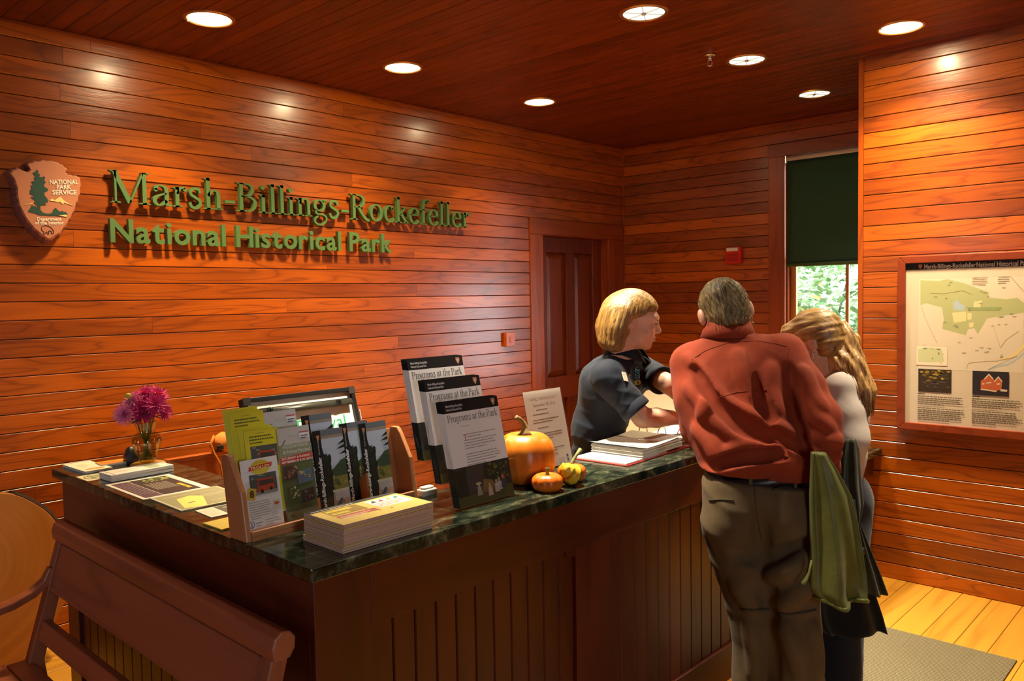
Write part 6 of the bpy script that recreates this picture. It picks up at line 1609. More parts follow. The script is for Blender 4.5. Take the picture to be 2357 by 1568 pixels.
# ================================================================ people: bodies and clothes grown from distance fields
class Field:
    """a distance field on a grid; shapes are blended in, the zero surface is meshed as one continuous skin"""
    def __init__(self, lo, hi, h, M=None):
        self.lo = np.array(lo, float); self.h = h
        self.n = np.maximum(4, np.ceil((np.array(hi, float) - self.lo) / h).astype(int) + 1)
        self.D = np.full(self.n, 0.5, np.float32)
        self.ax = [self.lo[i] + h * np.arange(self.n[i]) for i in range(3)]

    def _win(self, a, b):
        s = []
        for i in range(3):
            i0 = max(0, int((a[i] - self.lo[i]) / self.h) - 1); i1 = min(self.n[i], int((b[i] - self.lo[i]) / self.h) + 3)
            if i1 <= i0: return None, None
            s.append(slice(i0, i1))
        X, Y, Z = np.meshgrid(self.ax[0][s[0]], self.ax[1][s[1]], self.ax[2][s[2]], indexing='ij', sparse=True)
        return tuple(s), (X, Y, Z)

    def _mix(self, s, d, k, op):
        A = self.D[s]
        d = d.astype(np.float32)
        if op == 'add':
            hh = np.clip(0.5 + 0.5 * (A - d) / k, 0, 1); self.D[s] = A * (1 - hh) + d * hh - k * hh * (1 - hh)
        else:
            d = -d; hh = np.clip(0.5 - 0.5 * (A - d) / k, 0, 1); self.D[s] = A * (1 - hh) + d * hh + k * hh * (1 - hh)

    def cone(self, a, b, ra, rb, k=0.02, op='add', flat=None):
        """round cone from a to b; flat = (axis, factor) squashes it across an axis"""
        a, b = np.array(a, float), np.array(b, float); m = max(ra, rb) + k + 0.05
        s, G = self._win(np.minimum(a, b) - m, np.maximum(a, b) + m)
        if s is None: return self
        ab = b - a; L2 = max(ab @ ab, 1e-12)
        q = [G[i] - a[i] for i in range(3)]
        t = np.clip((q[0] * ab[0] + q[1] * ab[1] + q[2] * ab[2]) / L2, 0, 1)
        r = [q[i] - t * ab[i] for i in range(3)]
        d2 = r[0] ** 2 + r[1] ** 2 + r[2] ** 2
        if flat is not None:
            u, f = np.array(flat[0], float), flat[1]; u /= np.linalg.norm(u)
            pu = r[0] * u[0] + r[1] * u[1] + r[2] * u[2]
            d2 = d2 + pu ** 2 * (1 / f ** 2 - 1)
        dd = np.sqrt(d2) - (ra + (rb - ra) * t)
        if flat is not None: dd = dd * min(1.0, flat[1])
        self._mix(s, dd, k, op); return self

    def ell(self, c, r, R=None, k=0.02, op='add'):
        """ellipsoid with half axes r in the frame R (columns)"""
        c = np.array(c, float); r = np.array(r, float); m = r.max() + k + 0.05
        s, G = self._win(c - m, c + m)
        if s is None: return self
        q = [G[i] - c[i] for i in range(3)]
        if R is not None: q = [q[0] * R[0, j] + q[1] * R[1, j] + q[2] * R[2, j] for j in range(3)]
        k0 = np.sqrt((q[0] / r[0]) ** 2 + (q[1] / r[1]) ** 2 + (q[2] / r[2]) ** 2)
        k1 = np.sqrt((q[0] / r[0] ** 2) ** 2 + (q[1] / r[1] ** 2) ** 2 + (q[2] / r[2] ** 2) ** 2) + 1e-9
        self._mix(s, k0 * (k0 - 1) / k1, k, op); return self

    def chain(self, pts, rad, k=0.02, op='add', flat=None):
        for i in range(len(pts) - 1): self.cone(pts[i], pts[i + 1], rad[i], rad[i + 1], k, op, flat)
        return self

    def cut(self, p, n, k=0.002):
        """keep what lies on the side the normal points away from"""
        p, n = np.array(p, float), np.array(n, float); n /= np.linalg.norm(n)
        X, Y, Z = np.meshgrid(*self.ax, indexing='ij', sparse=True)
        self.D = np.maximum(self.D, ((X - p[0]) * n[0] + (Y - p[1]) * n[1] + (Z - p[2]) * n[2]).astype(np.float32)); return self

    def warp(self, fn):
        X, Y, Z = np.meshgrid(*self.ax, indexing='ij', sparse=True)
        near = np.abs(self.D) < 0.06
        self.D = np.where(near, self.D + fn(X, Y, Z).astype(np.float32), self.D); return self

    def mesh(self, name, smooth_it=1):
        D = self.D; n = self.n
        neg = D < 0
        idx = -np.ones(tuple(n - 1), np.int64)
        cnt = np.zeros(tuple(n - 1), np.int8); pos = np.zeros((*(n - 1), 3), np.float32)
        corner = lambda o, A: A[o[0]:n[0] - 1 + o[0], o[1]:n[1] - 1 + o[1], o[2]:n[2] - 1 + o[2]]
        C = [(i, j, k) for i in (0, 1) for j in (0, 1) for k in (0, 1)]
        s = sum(corner(o, neg).astype(np.int8) for o in C)
        act = (s > 0) & (s < 8)
        ijk = np.argwhere(act)
        m = len(ijk)
        if m == 0: return bpy.data.meshes.new(name)
        acc = np.zeros((m, 3)); w = np.zeros(m)
        I, J, K = ijk.T
        for a in C:
            for b in C:
                df = [b[t] - a[t] for t in range(3)]
                if sum(df) != 1 or min(df) < 0: continue
                va = D[I + a[0], J + a[1], K + a[2]]; vb = D[I + b[0], J + b[1], K + b[2]]
                cr = (va < 0) != (vb < 0)
                t = np.where(cr, va / np.where(cr, va - vb, 1), 0)
                p = np.array(a, float)[None] + t[:, None] * np.array(df, float)[None]
                acc += np.where(cr[:, None], p, 0); w += cr
        V = self.lo + self.h * (ijk + acc / w[:, None])
        idx[I, J, K] = np.arange(m)
        F = []
        for ax_ in range(3):
            u, v = (ax_ + 1) % 3, (ax_ + 2) % 3
            A = np.take(neg, range(n[ax_] - 1), ax_); B = np.take(neg, range(1, n[ax_]), ax_)
            e = np.argwhere(A != B)
            ok = (e[:, u] > 0) & (e[:, v] > 0) & (e[:, u] < n[u] - 1) & (e[:, v] < n[v] - 1)
            e = e[ok]; fl = A[tuple(e.T)]
            def ix(du, dv):
                q = e.copy(); q[:, u] += du; q[:, v] += dv
                return idx[q[:, 0], q[:, 1], q[:, 2]]
            q = np.stack([ix(-1, -1), ix(0, -1), ix(0, 0), ix(-1, 0)], 1)
            q[~fl] = q[~fl][:, ::-1]
            F.append(q)
        F = np.concatenate(F)
        F = F[(F >= 0).all(1)]
        for _ in range(smooth_it):
            S = np.zeros_like(V); c = np.zeros(len(V))
            for i in range(4):
                np.add.at(S, F[:, i], V[F[:, (i + 1) % 4]]); np.add.at(c, F[:, i], 1)
            V = V * 0.45 + 0.55 * S / np.maximum(c, 1)[:, None]
        me = bpy.data.meshes.new(name)
        me.vertices.add(len(V)); me.vertices.foreach_set('co', V.ravel())
        me.loops.add(F.size); me.loops.foreach_set('vertex_index', F.ravel().astype(np.int32))
        me.polygons.add(len(F)); me.polygons.foreach_set('loop_start', np.arange(0, F.size, 4, dtype=np.int32)); me.polygons.foreach_set('loop_total', np.full(len(F), 4, np.int32))
        me.polygons.foreach_set('use_smooth', np.ones(len(F), bool))
        me.update(); me.validate()
        return me


def frame3(fwd, pitch=0.0, roll=0.0):
    """columns right, forward, up; pitch > 0 looks down, roll > 0 drops the right side"""
    f = Vector((fwd[0], fwd[1], 0)).normalized(); up = Vector((0, 0, 1)); r_ = f.cross(up)
    f2 = f * math.cos(pitch) - up * math.sin(pitch); u2 = up * math.cos(pitch) + f * math.sin(pitch)
    r2 = r_ * math.cos(roll) - u2 * math.sin(roll); u3 = u2 * math.cos(roll) + r_ * math.sin(roll)
    return np.array([[r2.x, f2.x, u3.x], [r2.y, f2.y, u3.y], [r2.z, f2.z, u3.z]])


def head_shapes(F, c, R, sc=1.0, fem=False, ears=True, eo=0.0):
    c = np.array(c)
    P = lambda x, y, z: c + R @ (np.array((x, y, z)) * sc)
    E = lambda p, r, k, op='add': F.ell(P(*p), np.array(r) * sc, R, k * sc, op)
    jw = 0.050 if fem else 0.056
    E((0, -0.012, 0.030), (0.073, 0.094, 0.085), 0.02)
    E((0, 0.030, -0.020), (0.062, 0.062, 0.075), 0.03)
    E((0, 0.040, -0.062), (jw, 0.050, 0.045), 0.03)
    E((0, 0.074, -0.092), (0.022, 0.018, 0.016), 0.022)                    # chin
    E((0, 0.079, 0.030), (0.050, 0.018, 0.016), 0.022)                     # brow
    for s in (-1, 1):
        E((s * 0.031, 0.098, 0.006), (0.018, 0.014, 0.012), 0.012, 'sub')  # eye sockets
        E((s * 0.031, 0.079, 0.006), (0.0125, 0.0125, 0.0125), 0.004)      # eyeballs under the lids
        E((s * 0.041, 0.068, -0.026), (0.022, 0.020, 0.020), 0.025)        # cheeks
    F.cone(P(0, 0.090, 0.014), P(0, 0.110, -0.020), 0.007 * sc, 0.0105 * sc, 0.012 * sc)
    for s in (-1, 1): E((s * 0.010, 0.099, -0.025), (0.008, 0.010, 0.007), 0.008)
    E((0, 0.092, -0.050), (0.022, 0.010, 0.0055), 0.008); E((0, 0.090, -0.062), (0.019, 0.010, 0.0065), 0.008)
    E((0, 0.104, -0.0558), (0.020, 0.007, 0.0016), 0.003, 'sub')           # mouth line
    if ears:
        for s in (-1, 1):
            E((s * (0.076 + eo), -0.010 - eo * .6, -0.004), (0.009 + eo * .5, 0.020, 0.032), 0.008)
            E((s * (0.086 + eo * 1.5), -0.004, -0.004), (0.006, 0.010, 0.018), 0.004, 'sub')
    return P


def hand(F, w, fdir, pdir, sc=1.0, curl=0.5, side=1):
    """palm and five fingers from the wrist w along fdir; pdir is where the palm faces"""
    w = np.array(w, float); f = np.array(fdir, float); f /= np.linalg.norm(f); p = np.array(pdir, float); p -= f * (p @ f); p /= np.linalg.norm(p); l = np.cross(f, p) * side
    S = sc
    for k_ in range(4):
        o = (k_ - 1.5) * 0.019 * S
        F.cone(w + f * 0.015 * S + l * o * 0.7, w + f * 0.088 * S + l * o, 0.014 * S, 0.0105 * S, 0.012)
        L = (0.040, 0.046, 0.042, 0.033)[k_] * S
        a = w + f * 0.090 * S + l * o; b = a + (f * math.cos(curl * .5) + p * math.sin(curl * .5)) * L
        c = b + (f * math.cos(curl * 1.3) + p * math.sin(curl * 1.3)) * L * .62; d = c + (f * math.cos(curl * 1.9) + p * math.sin(curl * 1.9)) * L * .5
        F.chain([a, b, c, d], [0.0098 * S, 0.0085 * S, 0.0078 * S, 0.0066 * S], 0.004)
    a = w + f * 0.025 * S - l * 0.022 * S; b = a + (f * .6 - l * .75 + p * .35) * 0.042 * S; c = b + (f * .9 - l * .25 + p * .4) * 0.032 * S; d = c + (f * .95 + p * .3) * 0.022 * S
    F.chain([a, b, c, d], [0.016 * S, 0.011 * S, 0.0095 * S, 0.0075 * S], 0.008)


def box_of(pts, m):
    A = np.array([np.array(p, float) for p in pts]); return A.min(0) - m, A.max(0) + m


def V3(*a): return np.array(at(*a))


def mixp(a, b, t): return np.array(a) * (1 - t) + np.array(b) * t


def folds(amp, waves, seed):
    r_ = np.random.default_rng(seed)
    W_ = []
    for (dx, dy, dz), lam, a in waves:
        k = np.array((dx, dy, dz), float); k = k / np.linalg.norm(k) * 2 * math.pi / lam
        q = r_.normal(size=3); q = q / np.linalg.norm(q) * 2 * math.pi / (lam * 3.3)
        W_.append((k, q, r_.uniform(0, 6.28), r_.uniform(0, 6.28), a))
    def fn(X, Y, Z):
        out = 0
        for k, q, p1, p2, a in W_:
            wv = np.sin(k[0] * X + k[1] * Y + k[2] * Z + p1 + 1.6 * np.sin(q[0] * X + q[1] * Y + q[2] * Z + p2))
            env = 0.55 + 0.45 * np.sin(q[2] * X + q[0] * Y + q[1] * Z + p1 * 2)
            out = out - a * amp * env * (0.55 * ((1 - np.abs(wv)) ** 1.6 * 1.7 - 0.6) + 0.35 * wv)
        return out
    return fn


def skin_mat(name, c1, c2):
    m, t, bs = nt(name); tc = N(t, 'TexCoord'); no = N(t, 'TexNoise'); no.inputs['Scale'].default_value = 14; no.inputs['Detail'].default_value = 3
    t.links.new(tc.outputs['Object'], no.inputs['Vector']); t.links.new(ramp(t, no.outputs[0], [(0.35, c1), (0.65, c2)]), bs.inputs['Base Color'])
    bs.inputs['Roughness'].default_value = 0.48; bs.inputs['Subsurface Weight'].default_value = 0.08; bs.inputs['Subsurface Radius'].default_value = (0.012, 0.004, 0.002); bs.inputs['Subsurface Scale'].default_value = 0.5
    return m


def hair_mat(name, c1, c2, c3, scale=(130, 130, 5), rough=0.42):
    m, t, bs = nt(name); tc = N(t, 'TexCoord'); mp = N(t, 'Mapping'); mp.inputs['Scale'].default_value = scale
    no = N(t, 'TexNoise'); no.inputs['Scale'].default_value = 1; no.inputs['Detail'].default_value = 3; no.inputs['Distortion'].default_value = 0.4
    n2 = N(t, 'TexNoise'); n2.inputs['Scale'].default_value = 16; n2.inputs['Detail'].default_value = 2
    t.links.new(tc.outputs['Object'], mp.inputs[0]); t.links.new(mp.outputs[0], no.inputs['Vector']); t.links.new(tc.outputs['Object'], n2.inputs['Vector'])
    f = math_n(t, 'ADD', math_n(t, 'MULTIPLY', no.outputs[0], 0.7), math_n(t, 'MULTIPLY', n2.outputs[0], 0.3))
    t.links.new(ramp(t, f, [(0.34, c1), (0.5, c2), (0.66, c3)]), bs.inputs['Base Color']); bs.inputs['Roughness'].default_value = rough
    b = N(t, 'Bump'); b.inputs['Strength'].default_value = 0.6; b.inputs['Distance'].default_value = 0.004; t.links.new(no.outputs[0], b.inputs['Height']); t.links.new(b.outputs[0], bs.inputs['Normal'])
    return m


def cloth_mat(name, col, rough=0.85, weave=700, bump=0.25, sheen=0.15, vary=0.25):
    m, t, bs = nt(name); tc = N(t, 'TexCoord')
    n1 = N(t, 'TexNoise'); n1.inputs['Scale'].default_value = weave; n1.inputs['Detail'].default_value = 1
    n2 = N(t, 'TexNoise'); n2.inputs['Scale'].default_value = 9; n2.inputs['Detail'].default_value = 5
    for n_ in (n1, n2): t.links.new(tc.outputs['Object'], n_.inputs['Vector'])
    t.links.new(ramp(t, n2.outputs[0], [(0.3, tuple(c * (1 - vary) for c in col)), (0.7, col)]), bs.inputs['Base Color'])
    bs.inputs['Roughness'].default_value = rough; bs.inputs['Sheen Weight'].default_value = sheen; bs.inputs['Specular IOR Level'].default_value = 0.25
    b = N(t, 'Bump'); b.inputs['Strength'].default_value = bump; b.inputs['Distance'].default_value = 0.012
    t.links.new(math_n(t, 'ADD', math_n(t, 'MULTIPLY', n2.outputs[0], 1.0), math_n(t, 'MULTIPLY', n1.outputs[0], 0.05)), b.inputs['Height']); t.links.new(b.outputs[0], bs.inputs['Normal'])
    return m


def child(name, me, parent, mat, M=None):
    o = link(name, me, None, mat)
    o.parent = parent
    if M is not None: o.matrix_local = M
    return o


def strands(mb, guide, rad, n, seed, r0=0.0012, wob=0.004, steps=12, flatdir=None):
    """loose hair strands spread about a guide line"""
    r_ = random.Random(seed); G = [Vector(p) for p in guide]
    for _ in range(n):
        a, u = r_.uniform(0, 6.283), math.sqrt(r_.random()); ph = r_.uniform(0, 6.28); L = r_.uniform(0.75, 1.05); pts = []
        for i in range(steps + 1):
            f = min(i / steps * L, 1.0) * (len(G) - 1); j = min(int(f), len(G) - 2); q = f - j
            p = G[j].lerp(G[j + 1], q); rr = rad[j] * (1 - q) + rad[j + 1] * q
            t = (G[j + 1] - G[j]).normalized(); e1 = (Vector(flatdir[0]) if flatdir else t.orthogonal()); e1 = (e1 - t * e1.dot(t)).normalized(); e2 = t.cross(e1)
            k2 = flatdir[1] if flatdir else 1.0
            w_ = wob * math.sin(ph + 7 * i / steps)
            pts.append(p + e1 * (math.cos(a) * u * rr + w_) + e2 * (math.sin(a) * u * rr * k2 + w_ * .5))
        mb.tube(pts, [r0] * steps + [r0 * .3], 3)


def ray_to(obj_meshes, px, py):
    """where the line of sight through a place of the picture first meets one of the given meshes (world)"""
    from mathutils.bvhtree import BVHTree
    o = Vector((0, 0, EYE)); d = (at(px, py, 1.0) - o).normalized(); best = None
    for ob in obj_meshes:
        me = ob.data; M_ = Matrix.Identity(4)
        bv = BVHTree.FromPolygons([v.co for v in me.vertices], [tuple(p.vertices) for p in me.polygons])
        h = bv.ray_cast(o, d)
        if h[0] is not None and (best is None or h[3] < best[3]): best = h
    return best


# ---------------------------------------------------------------- the clerk behind the desk
SK1 = skin_mat('skin_clerk', (0.58, 0.31, 0.20), (0.68, 0.39, 0.26))
def V(p): return np.array(p, float)
hc = V3(1460, 738, 3.30); HR = frame3((0.55, -0.83), math.radians(14), math.radians(3))
nb = V3(1434, 815, 3.37); ch = V3(1402, 885, 3.42); wa = V3(1378, 985, 3.50); pe = V3(1372, 1085, 3.56)
tf = np.array((0.30, -0.95, 0.0)); tf /= np.linalg.norm(tf); tr = np.array((tf[1], -tf[0], 0.0)); tr = -tr if tr @ np.array(CAM_R) > 0 else tr   # tr: her right hand side
tr = np.array((-0.95, -0.30, 0.0))
shR, shL = nb + tr * 0.150 + V((0, 0, -0.085)) - tf * 0.02, nb - tr * 0.150 + V((0, 0, -0.060)) - V((tf[0], tf[1], 0)) * 0.0
elR, wrR = V3(1480, 962, 3.22), V3(1568, 962, 3.36)
elL = V3(1540, 885, 3.28); wrL = V3(1600, 930, 3.32)
hipR, hipL = pe + tr * 0.09 + V((0, 0, -0.05)), pe - tr * 0.09 + V((0, 0, -0.05))
ank = lambda h_, dx: V((h_[0] + dx[0], h_[1] + dx[1], 0.09))
knR, knL = mixp(hipR, ank(hipR, (0.0, 0.06)), .5), mixp(hipL, ank(hipL, (0.05, 0.02)), .5)
lo, hi = box_of([hc, nb, pe, shR, shL, elR, wrR, elL, wrL], 0.17); lo[2] = -0.01; hi[2] = hc[2] + 0.16
F = Field(lo, hi, 0.0046)
P = head_shapes(F, hc, HR, 0.98, True)
F.chain([P(0, -0.018, -0.05), P(0, -0.030, -0.10), nb + V((0, 0, 0.0))], [0.050, 0.046, 0.055], 0.03)
F.chain([nb + V((0, 0, -.04)), ch, wa, pe], [0.07, 0.10, 0.095, 0.105], 0.05)
F.chain([shR, elR], [0.048, 0.040], 0.03).chain([elR, mixp(elR, wrR, .35), wrR], [0.040, 0.039, 0.026], 0.012)
F.chain([shL, elL], [0.048, 0.040], 0.03).chain([elL, mixp(elL, wrL, .35), wrL], [0.040, 0.038, 0.026], 0.012)
F.cone(nb + V((0, 0, -.03)), shR, 0.05, 0.048, 0.04).cone(nb + V((0, 0, -.03)), shL, 0.05, 0.048, 0.04)
hand(F, wrR, wrR - elR, (0.1, -0.1, -1), 0.92, 0.45, 1); hand(F, wrL, wrL - elL, (0.1, -0.1, -1), 0.92, 0.5, -1)
for h_, k_ in ((hipR, knR), (hipL, knL)):
    a_ = V((k_[0] * 2 - h_[0], k_[1] * 2 - h_[1], 0.08)); F.chain([h_, k_, a_], [0.085, 0.055, 0.04], 0.03); F.cone(a_ + V((0, 0, -.03)), a_ + tf * 0.15 + V((0, 0, -.045)), 0.04, 0.03, 0.02)
clerk = link('person', F.mesh('person'), None, SK1)
tag(clerk, 'person with blond bob in a navy polo shirt, bending over the binder behind the desk', 'person')
# polo shirt
NAVY = cloth_mat('navy_pique', (0.009, 0.012, 0.021), 0.8, 900, 0.25, 0.03, 0.2)
F = Field(*box_of([nb, pe, shR, shL, mixp(shR, elR, .65), mixp(shL, elL, .7)], 0.19), 0.006)
F.chain([nb + V((0, 0, -.045)), ch, wa, pe], [0.075, 0.118, 0.108, 0.122], 0.05)
F.cone(ch + tf * 0.03, mixp(ch, wa, .5) + tf * 0.02, 0.105, 0.09, 0.04)
for s_ in (1, -1): F.ell(mixp(ch, nb, .05) + tf * 0.085 + tr * 0.062 * s_ + V((0, 0, -0.005)), (0.055, 0.050, 0.055), None, 0.045)
F.cone(nb + V((0, 0, -.035)), shR, 0.056, 0.064, 0.04).cone(nb + V((0, 0, -.035)), shL, 0.056, 0.062, 0.04)
slR, slL = mixp(shR, elR, .60), mixp(shL, elL, .62)
F.chain([shR, slR], [0.068, 0.062], 0.03); F.chain([shL, slL], [0.064, 0.060], 0.03)
F.ell(nb + V((0, 0, 0.045)) + tf * 0.03, (0.062, 0.062, 0.070), None, 0.01, 'sub')
F.warp(folds(0.0042, [((0.5, 0.2, 1), 0.10, 1), ((1, 0.6, 0.6), 0.07, 0.6), ((0.2, 1, 0.3), 0.12, 0.7)], 5))
F.cut(slR + (elR - shR) * 0.06, elR - shR) if False else None
shirt = child('polo_shirt', F.mesh('polo_shirt'), clerk, NAVY)
for a_, b_, r0_, nm in ((shR, slR, 0.0655, 'sleeve_hem'), (shL, slL, 0.063, 'sleeve_hem')):
    d_ = (b_ - a_) / np.linalg.norm(b_ - a_); mb = MB(); c0 = Vector(b_ + d_ * 0.052)
    Q = Vector(d_).to_track_quat('Z', 'Y').to_matrix().to_4x4(); mb.xf = Matrix.Translation(c0) @ Q
    mb.lathe([(0.040, -0.055), (r0_ - 0.004, -0.040), (r0_ - 0.001, -0.012), (r0_ - 0.002, 0.0), (r0_ - 0.008, 0.001), (0.036, -0.02)], 28, cap=False); mb.build(nm, NAVY, shirt)
# collar: two leaves lying on the shoulders
mb = MB(); HCm = Matrix.Translation(Vector(nb + V((0, 0, 0.012)))); 
def collar(mb_, c, fw_dir, rt_dir, R0, R1, h0, drop, gap, n_=26, tip=0.035):
    rows = [[], [], []]
    for i in range(n_ + 1):
        a = math.radians(gap) + (2 * math.pi - 2 * math.radians(gap)) * i / n_
        d_ = Vector(fw_dir) * math.cos(a) + Vector(rt_dir) * math.sin(a); tipk = max(0, 1 - min(i, n_ - i) / 5)
        rows[0].append(Vector(c) + d_ * R0 + Vector((0, 0, h0 * 0.75 - tipk * 0.030)))
        rows[1].append(Vector(c) + d_ * (R0 + 0.006) + Vector((0, 0, h0 - tipk * 0.032)))
        rows[2].append(Vector(c) + d_ * (R1 + tipk * tip * .3) + Vector((0, 0, -drop - tipk * tip)))
    k = n_ + 1; vs = [tuple(p) for r in rows for p in r]
    mb_.add(vs, [(j * k + i, j * k + i + 1, (j + 1) * k + i + 1, (j + 1) * k + i) for j in range(2) for i in range(n_)], 0, True)
collar(mb, nb + V((0, 0, 0.024)) + tf * 0.012, tf, tr, 0.060, 0.094, 0.038, 0.022, 20)
o_ = mb.build('collar', NAVY, shirt); o_.modifiers.new('thick', 'SOLIDIFY').thickness = 0.003
# trousers
F = Field(*box_of([pe, hipR, hipL, V((hipR[0], hipR[1], 0.06)), V((hipL[0] + .05, hipL[1] + .05, 0.06))], 0.17), 0.008)
F.cone(pe + V((0, 0, 0.03)), pe + V((0, 0, -.06)), 0.115, 0.125, 0.05)
for h_, k_ in ((hipR, knR), (hipL, knL)): F.chain([h_, k_, V((k_[0] * 2 - h_[0], k_[1] * 2 - h_[1], 0.10))], [0.10, 0.072, 0.062], 0.03)
child('trousers', F.mesh('trousers'), clerk, cloth_mat('dark_khaki', (0.06, 0.05, 0.035)))
# bob of hair, in the frame of the head
HM = Matrix([[*HR[0], hc[0]], [*HR[1], hc[1]], [*HR[2], hc[2]], [0, 0, 0, 1]])
HB = hair_mat('hair_blond_bob', (0.075, 0.034, 0.008), (0.22, 0.110, 0.024), (0.40, 0.225, 0.058))
F = Field((-0.13, -0.17, -0.16), (0.13, 0.15, 0.16), 0.0045)
F.ell((0, -0.016, 0.030), (0.088, 0.112, 0.100), None, 0.02)
for s_ in (1, -1): F.chain([(s_ * 0.064, -0.035, 0.035), (s_ * 0.072, -0.055, -0.035), (s_ * 0.072, -0.042, -0.100)], [0.040, 0.034, 0.030], 0.03)
F.chain([(0, -0.085, 0.02), (0, -0.092, -0.05), (0, -0.085, -0.100)], [0.055, 0.050, 0.042], 0.04); F.chain([(0.04, -0.078, 0.0), (0.045, -0.075, -0.098)], [0.05, 0.04], 0.04); F.chain([(-0.04, -0.078, 0.0), (-0.045, -0.075, -0.098)], [0.05, 0.04], 0.04)
F.ell((0, 0.125, -0.040), (0.095, 0.100, 0.118), None, 0.010, 'sub')          # the face stays free
for s_ in (1, -1): F.ell((s_ * 0.088, 0.052, -0.045), (0.045, 0.072, 0.088), None, 0.010, 'sub'); F.ell((s_ * 0.070, 0.098, 0.008), (0.052, 0.066, 0.074), None, 0.012, 'sub')
F.ell((0, 0.03, -0.17), (0.055, 0.08, 0.10), None, 0.01, 'sub')
def comb(X, Y, Z):
    a = np.arctan2(X, -Y); k_ = np.clip((0.10 - Z) / 0.06, 0.0, 1.0); return k_ * (0.0013 * np.sin(34 * a + 5 * Z) + 0.0009 * np.sin(71 * a - 30 * Z))
F.warp(comb)
child('hair', F.mesh('hair'), clerk, HB, HM)
r_ = random.Random(21); mb = MB()
for k in range(170):
    a = r_.uniform(-2.5, 2.5); top = Vector((0.060 * math.sin(a), -0.02 - 0.066 * math.cos(a), 0.098)); mid = Vector((0.094 * math.sin(a), -0.02 - 0.110 * math.cos(a), 0.03)); 
    if mid.y > 0.0: continue
    low = Vector((0.100 * math.sin(a) * 0.97, -0.03 - 0.098 * math.cos(a), -0.075)); end = low + Vector((-0.006 * math.sin(a), 0.006, -0.042 + r_.uniform(-.012, .010)))
    q = Vector((r_.gauss(0, .003), r_.gauss(0, .003), 0)); pts = [top, top.lerp(mid, .5) + Vector((0.008 * math.sin(a), -0.008 * math.cos(a), 0.008)), mid + q, mid.lerp(low, .5) + q, low + q, end + q * 1.5]
    mb.tube(pts, [.0012] * 5 + [.0004], 3)
child('loose_hair', mb.mesh('loose_hair'), clerk, HB, HM)
def local_ell(name, parent, M_, c, r, mat, n=14):
    mb = MB(); mb.xf = Matrix.Translation(c) @ Matrix.Diagonal((*r, 1)); mb.lathe([(math.sin(math.pi * i / 8), -math.cos(math.pi * i / 8)) for i in range(9)], n, cap=False); return child(name, mb.mesh(name), parent, mat, M_)
EYEW = plain('eye_white', (0.60, 0.55, 0.50), 0.2); IRIS = plain('iris_dark', (0.03, 0.03, 0.03), 0.15); LIP = plain('lip_rose', (0.46, 0.16, 0.12), 0.4); BROWM = plain('brow_hair', (0.16, 0.08, 0.03), 0.8)
for s_ in (-1, 1):
    k_ = 0.98
    e_ = local_ell('eye', clerk, HM, (s_ * 0.0305, 0.0845, 0.005), (0.0105, 0.0085, 0.0050), EYEW); local_ell('iris', e_, Matrix.Identity(4), (s_ * 0.0300, 0.0895, 0.0045), (0.0046, 0.0040, 0.0044), IRIS)
    mb = MB(); mb.tube([(s_ * 0.0185, 0.0905, 0.0075), (s_ * 0.0300, 0.0945, 0.0105), (s_ * 0.0430, 0.0840, 0.0075)], [.0012, .0017, .0012], 6); child('eyelash', mb.mesh('eyelash'), clerk, IRIS, HM)
    mb = MB(); mb.tube([(s_ * 0.017, 0.0935, 0.0215), (s_ * 0.030, 0.0925, 0.0255), (s_ * 0.046, 0.0800, 0.0225)], [.0022, .0024, .001], 6, flat=.6); child('eyebrow', mb.mesh('eyebrow'), clerk, BROWM, HM)
mb = MB(); mb.tube([(-0.020, 0.0900, -0.0545), (-0.008, 0.0995, -0.0510), (0.008, 0.0995, -0.0510), (0.020, 0.0900, -0.0545)], [.0018, .0034, .0034, .0018], 8); child('lip', mb.mesh('lip'), clerk, LIP, HM)
mb = MB(); mb.tube([(-0.017, 0.0890, -0.0595), (0.0, 0.0985, -0.0618), (0.017, 0.0890, -0.0595)], [.0018, .0042, .0018], 8); child('lip', mb.mesh('lip'), clerk, LIP, HM)
# badge, button and embroidery on the shirt
def decal(name, parent, target, px, py, build, mats, up=(0, 0, 1), off=0.002, ang=0.0):
    h = ray_to([target], px, py)
    if h is None: return None
    n_ = h[1].normalized(); n_ = -n_ if n_.dot(Vector(CAM_F)) > 0 else n_
    r_ = Vector(up).cross(n_).normalized(); u_ = n_.cross(r_); M_ = frame_matrix(h[0] + n_ * off, r_ * math.cos(ang) + u_ * math.sin(ang), u_ * math.cos(ang) - r_ * math.sin(ang))
    mb = MB(); build(mb); return child(name, mb.mesh(name), parent, mats, M_)
BLUE = plain('embroidery_blue', (0.05, 0.25, 0.42), 0.7); YELW = plain('embroidery_yellow', (0.45, 0.45, 0.06), 0.7)
def b_logo(mb):
    for i in range(14):
        a0 = 2 * math.pi * i / 14; a1 = a0 + 0.36
        mb.tube([(0.021 * math.cos(a0), 0.028 * math.sin(a0), 0), (0.021 * math.cos(a1), 0.028 * math.sin(a1), 0)], 0.0022, 5, flat=.5)
    for q in ([(-.014, .010), (-.004, .020), (.006, .012), (.014, .016)], [(-.014, -.004), (0, .006), (.012, -.002)], [(-.010, -.016), (.004, -.008), (.014, -.014)]): mb.tube([(x, y, 0) for x, y in q], 0.003, 5, flat=.4)
decal('embroidered_logo', shirt, shirt, 1466, 861, b_logo, BLUE, off=0.0015)
def b_sca(mb):
    vs, fs = text_mesh('SCA', 0.024, 0.03); x0 = min(v[0] for v in vs); mb.add([(v[0] - x0 - 0.022, v[1] - .008, 0) for v in vs], fs)
decal('embroidered_text', shirt, shirt, 1467, 881, b_sca, YELW, off=0.0025)
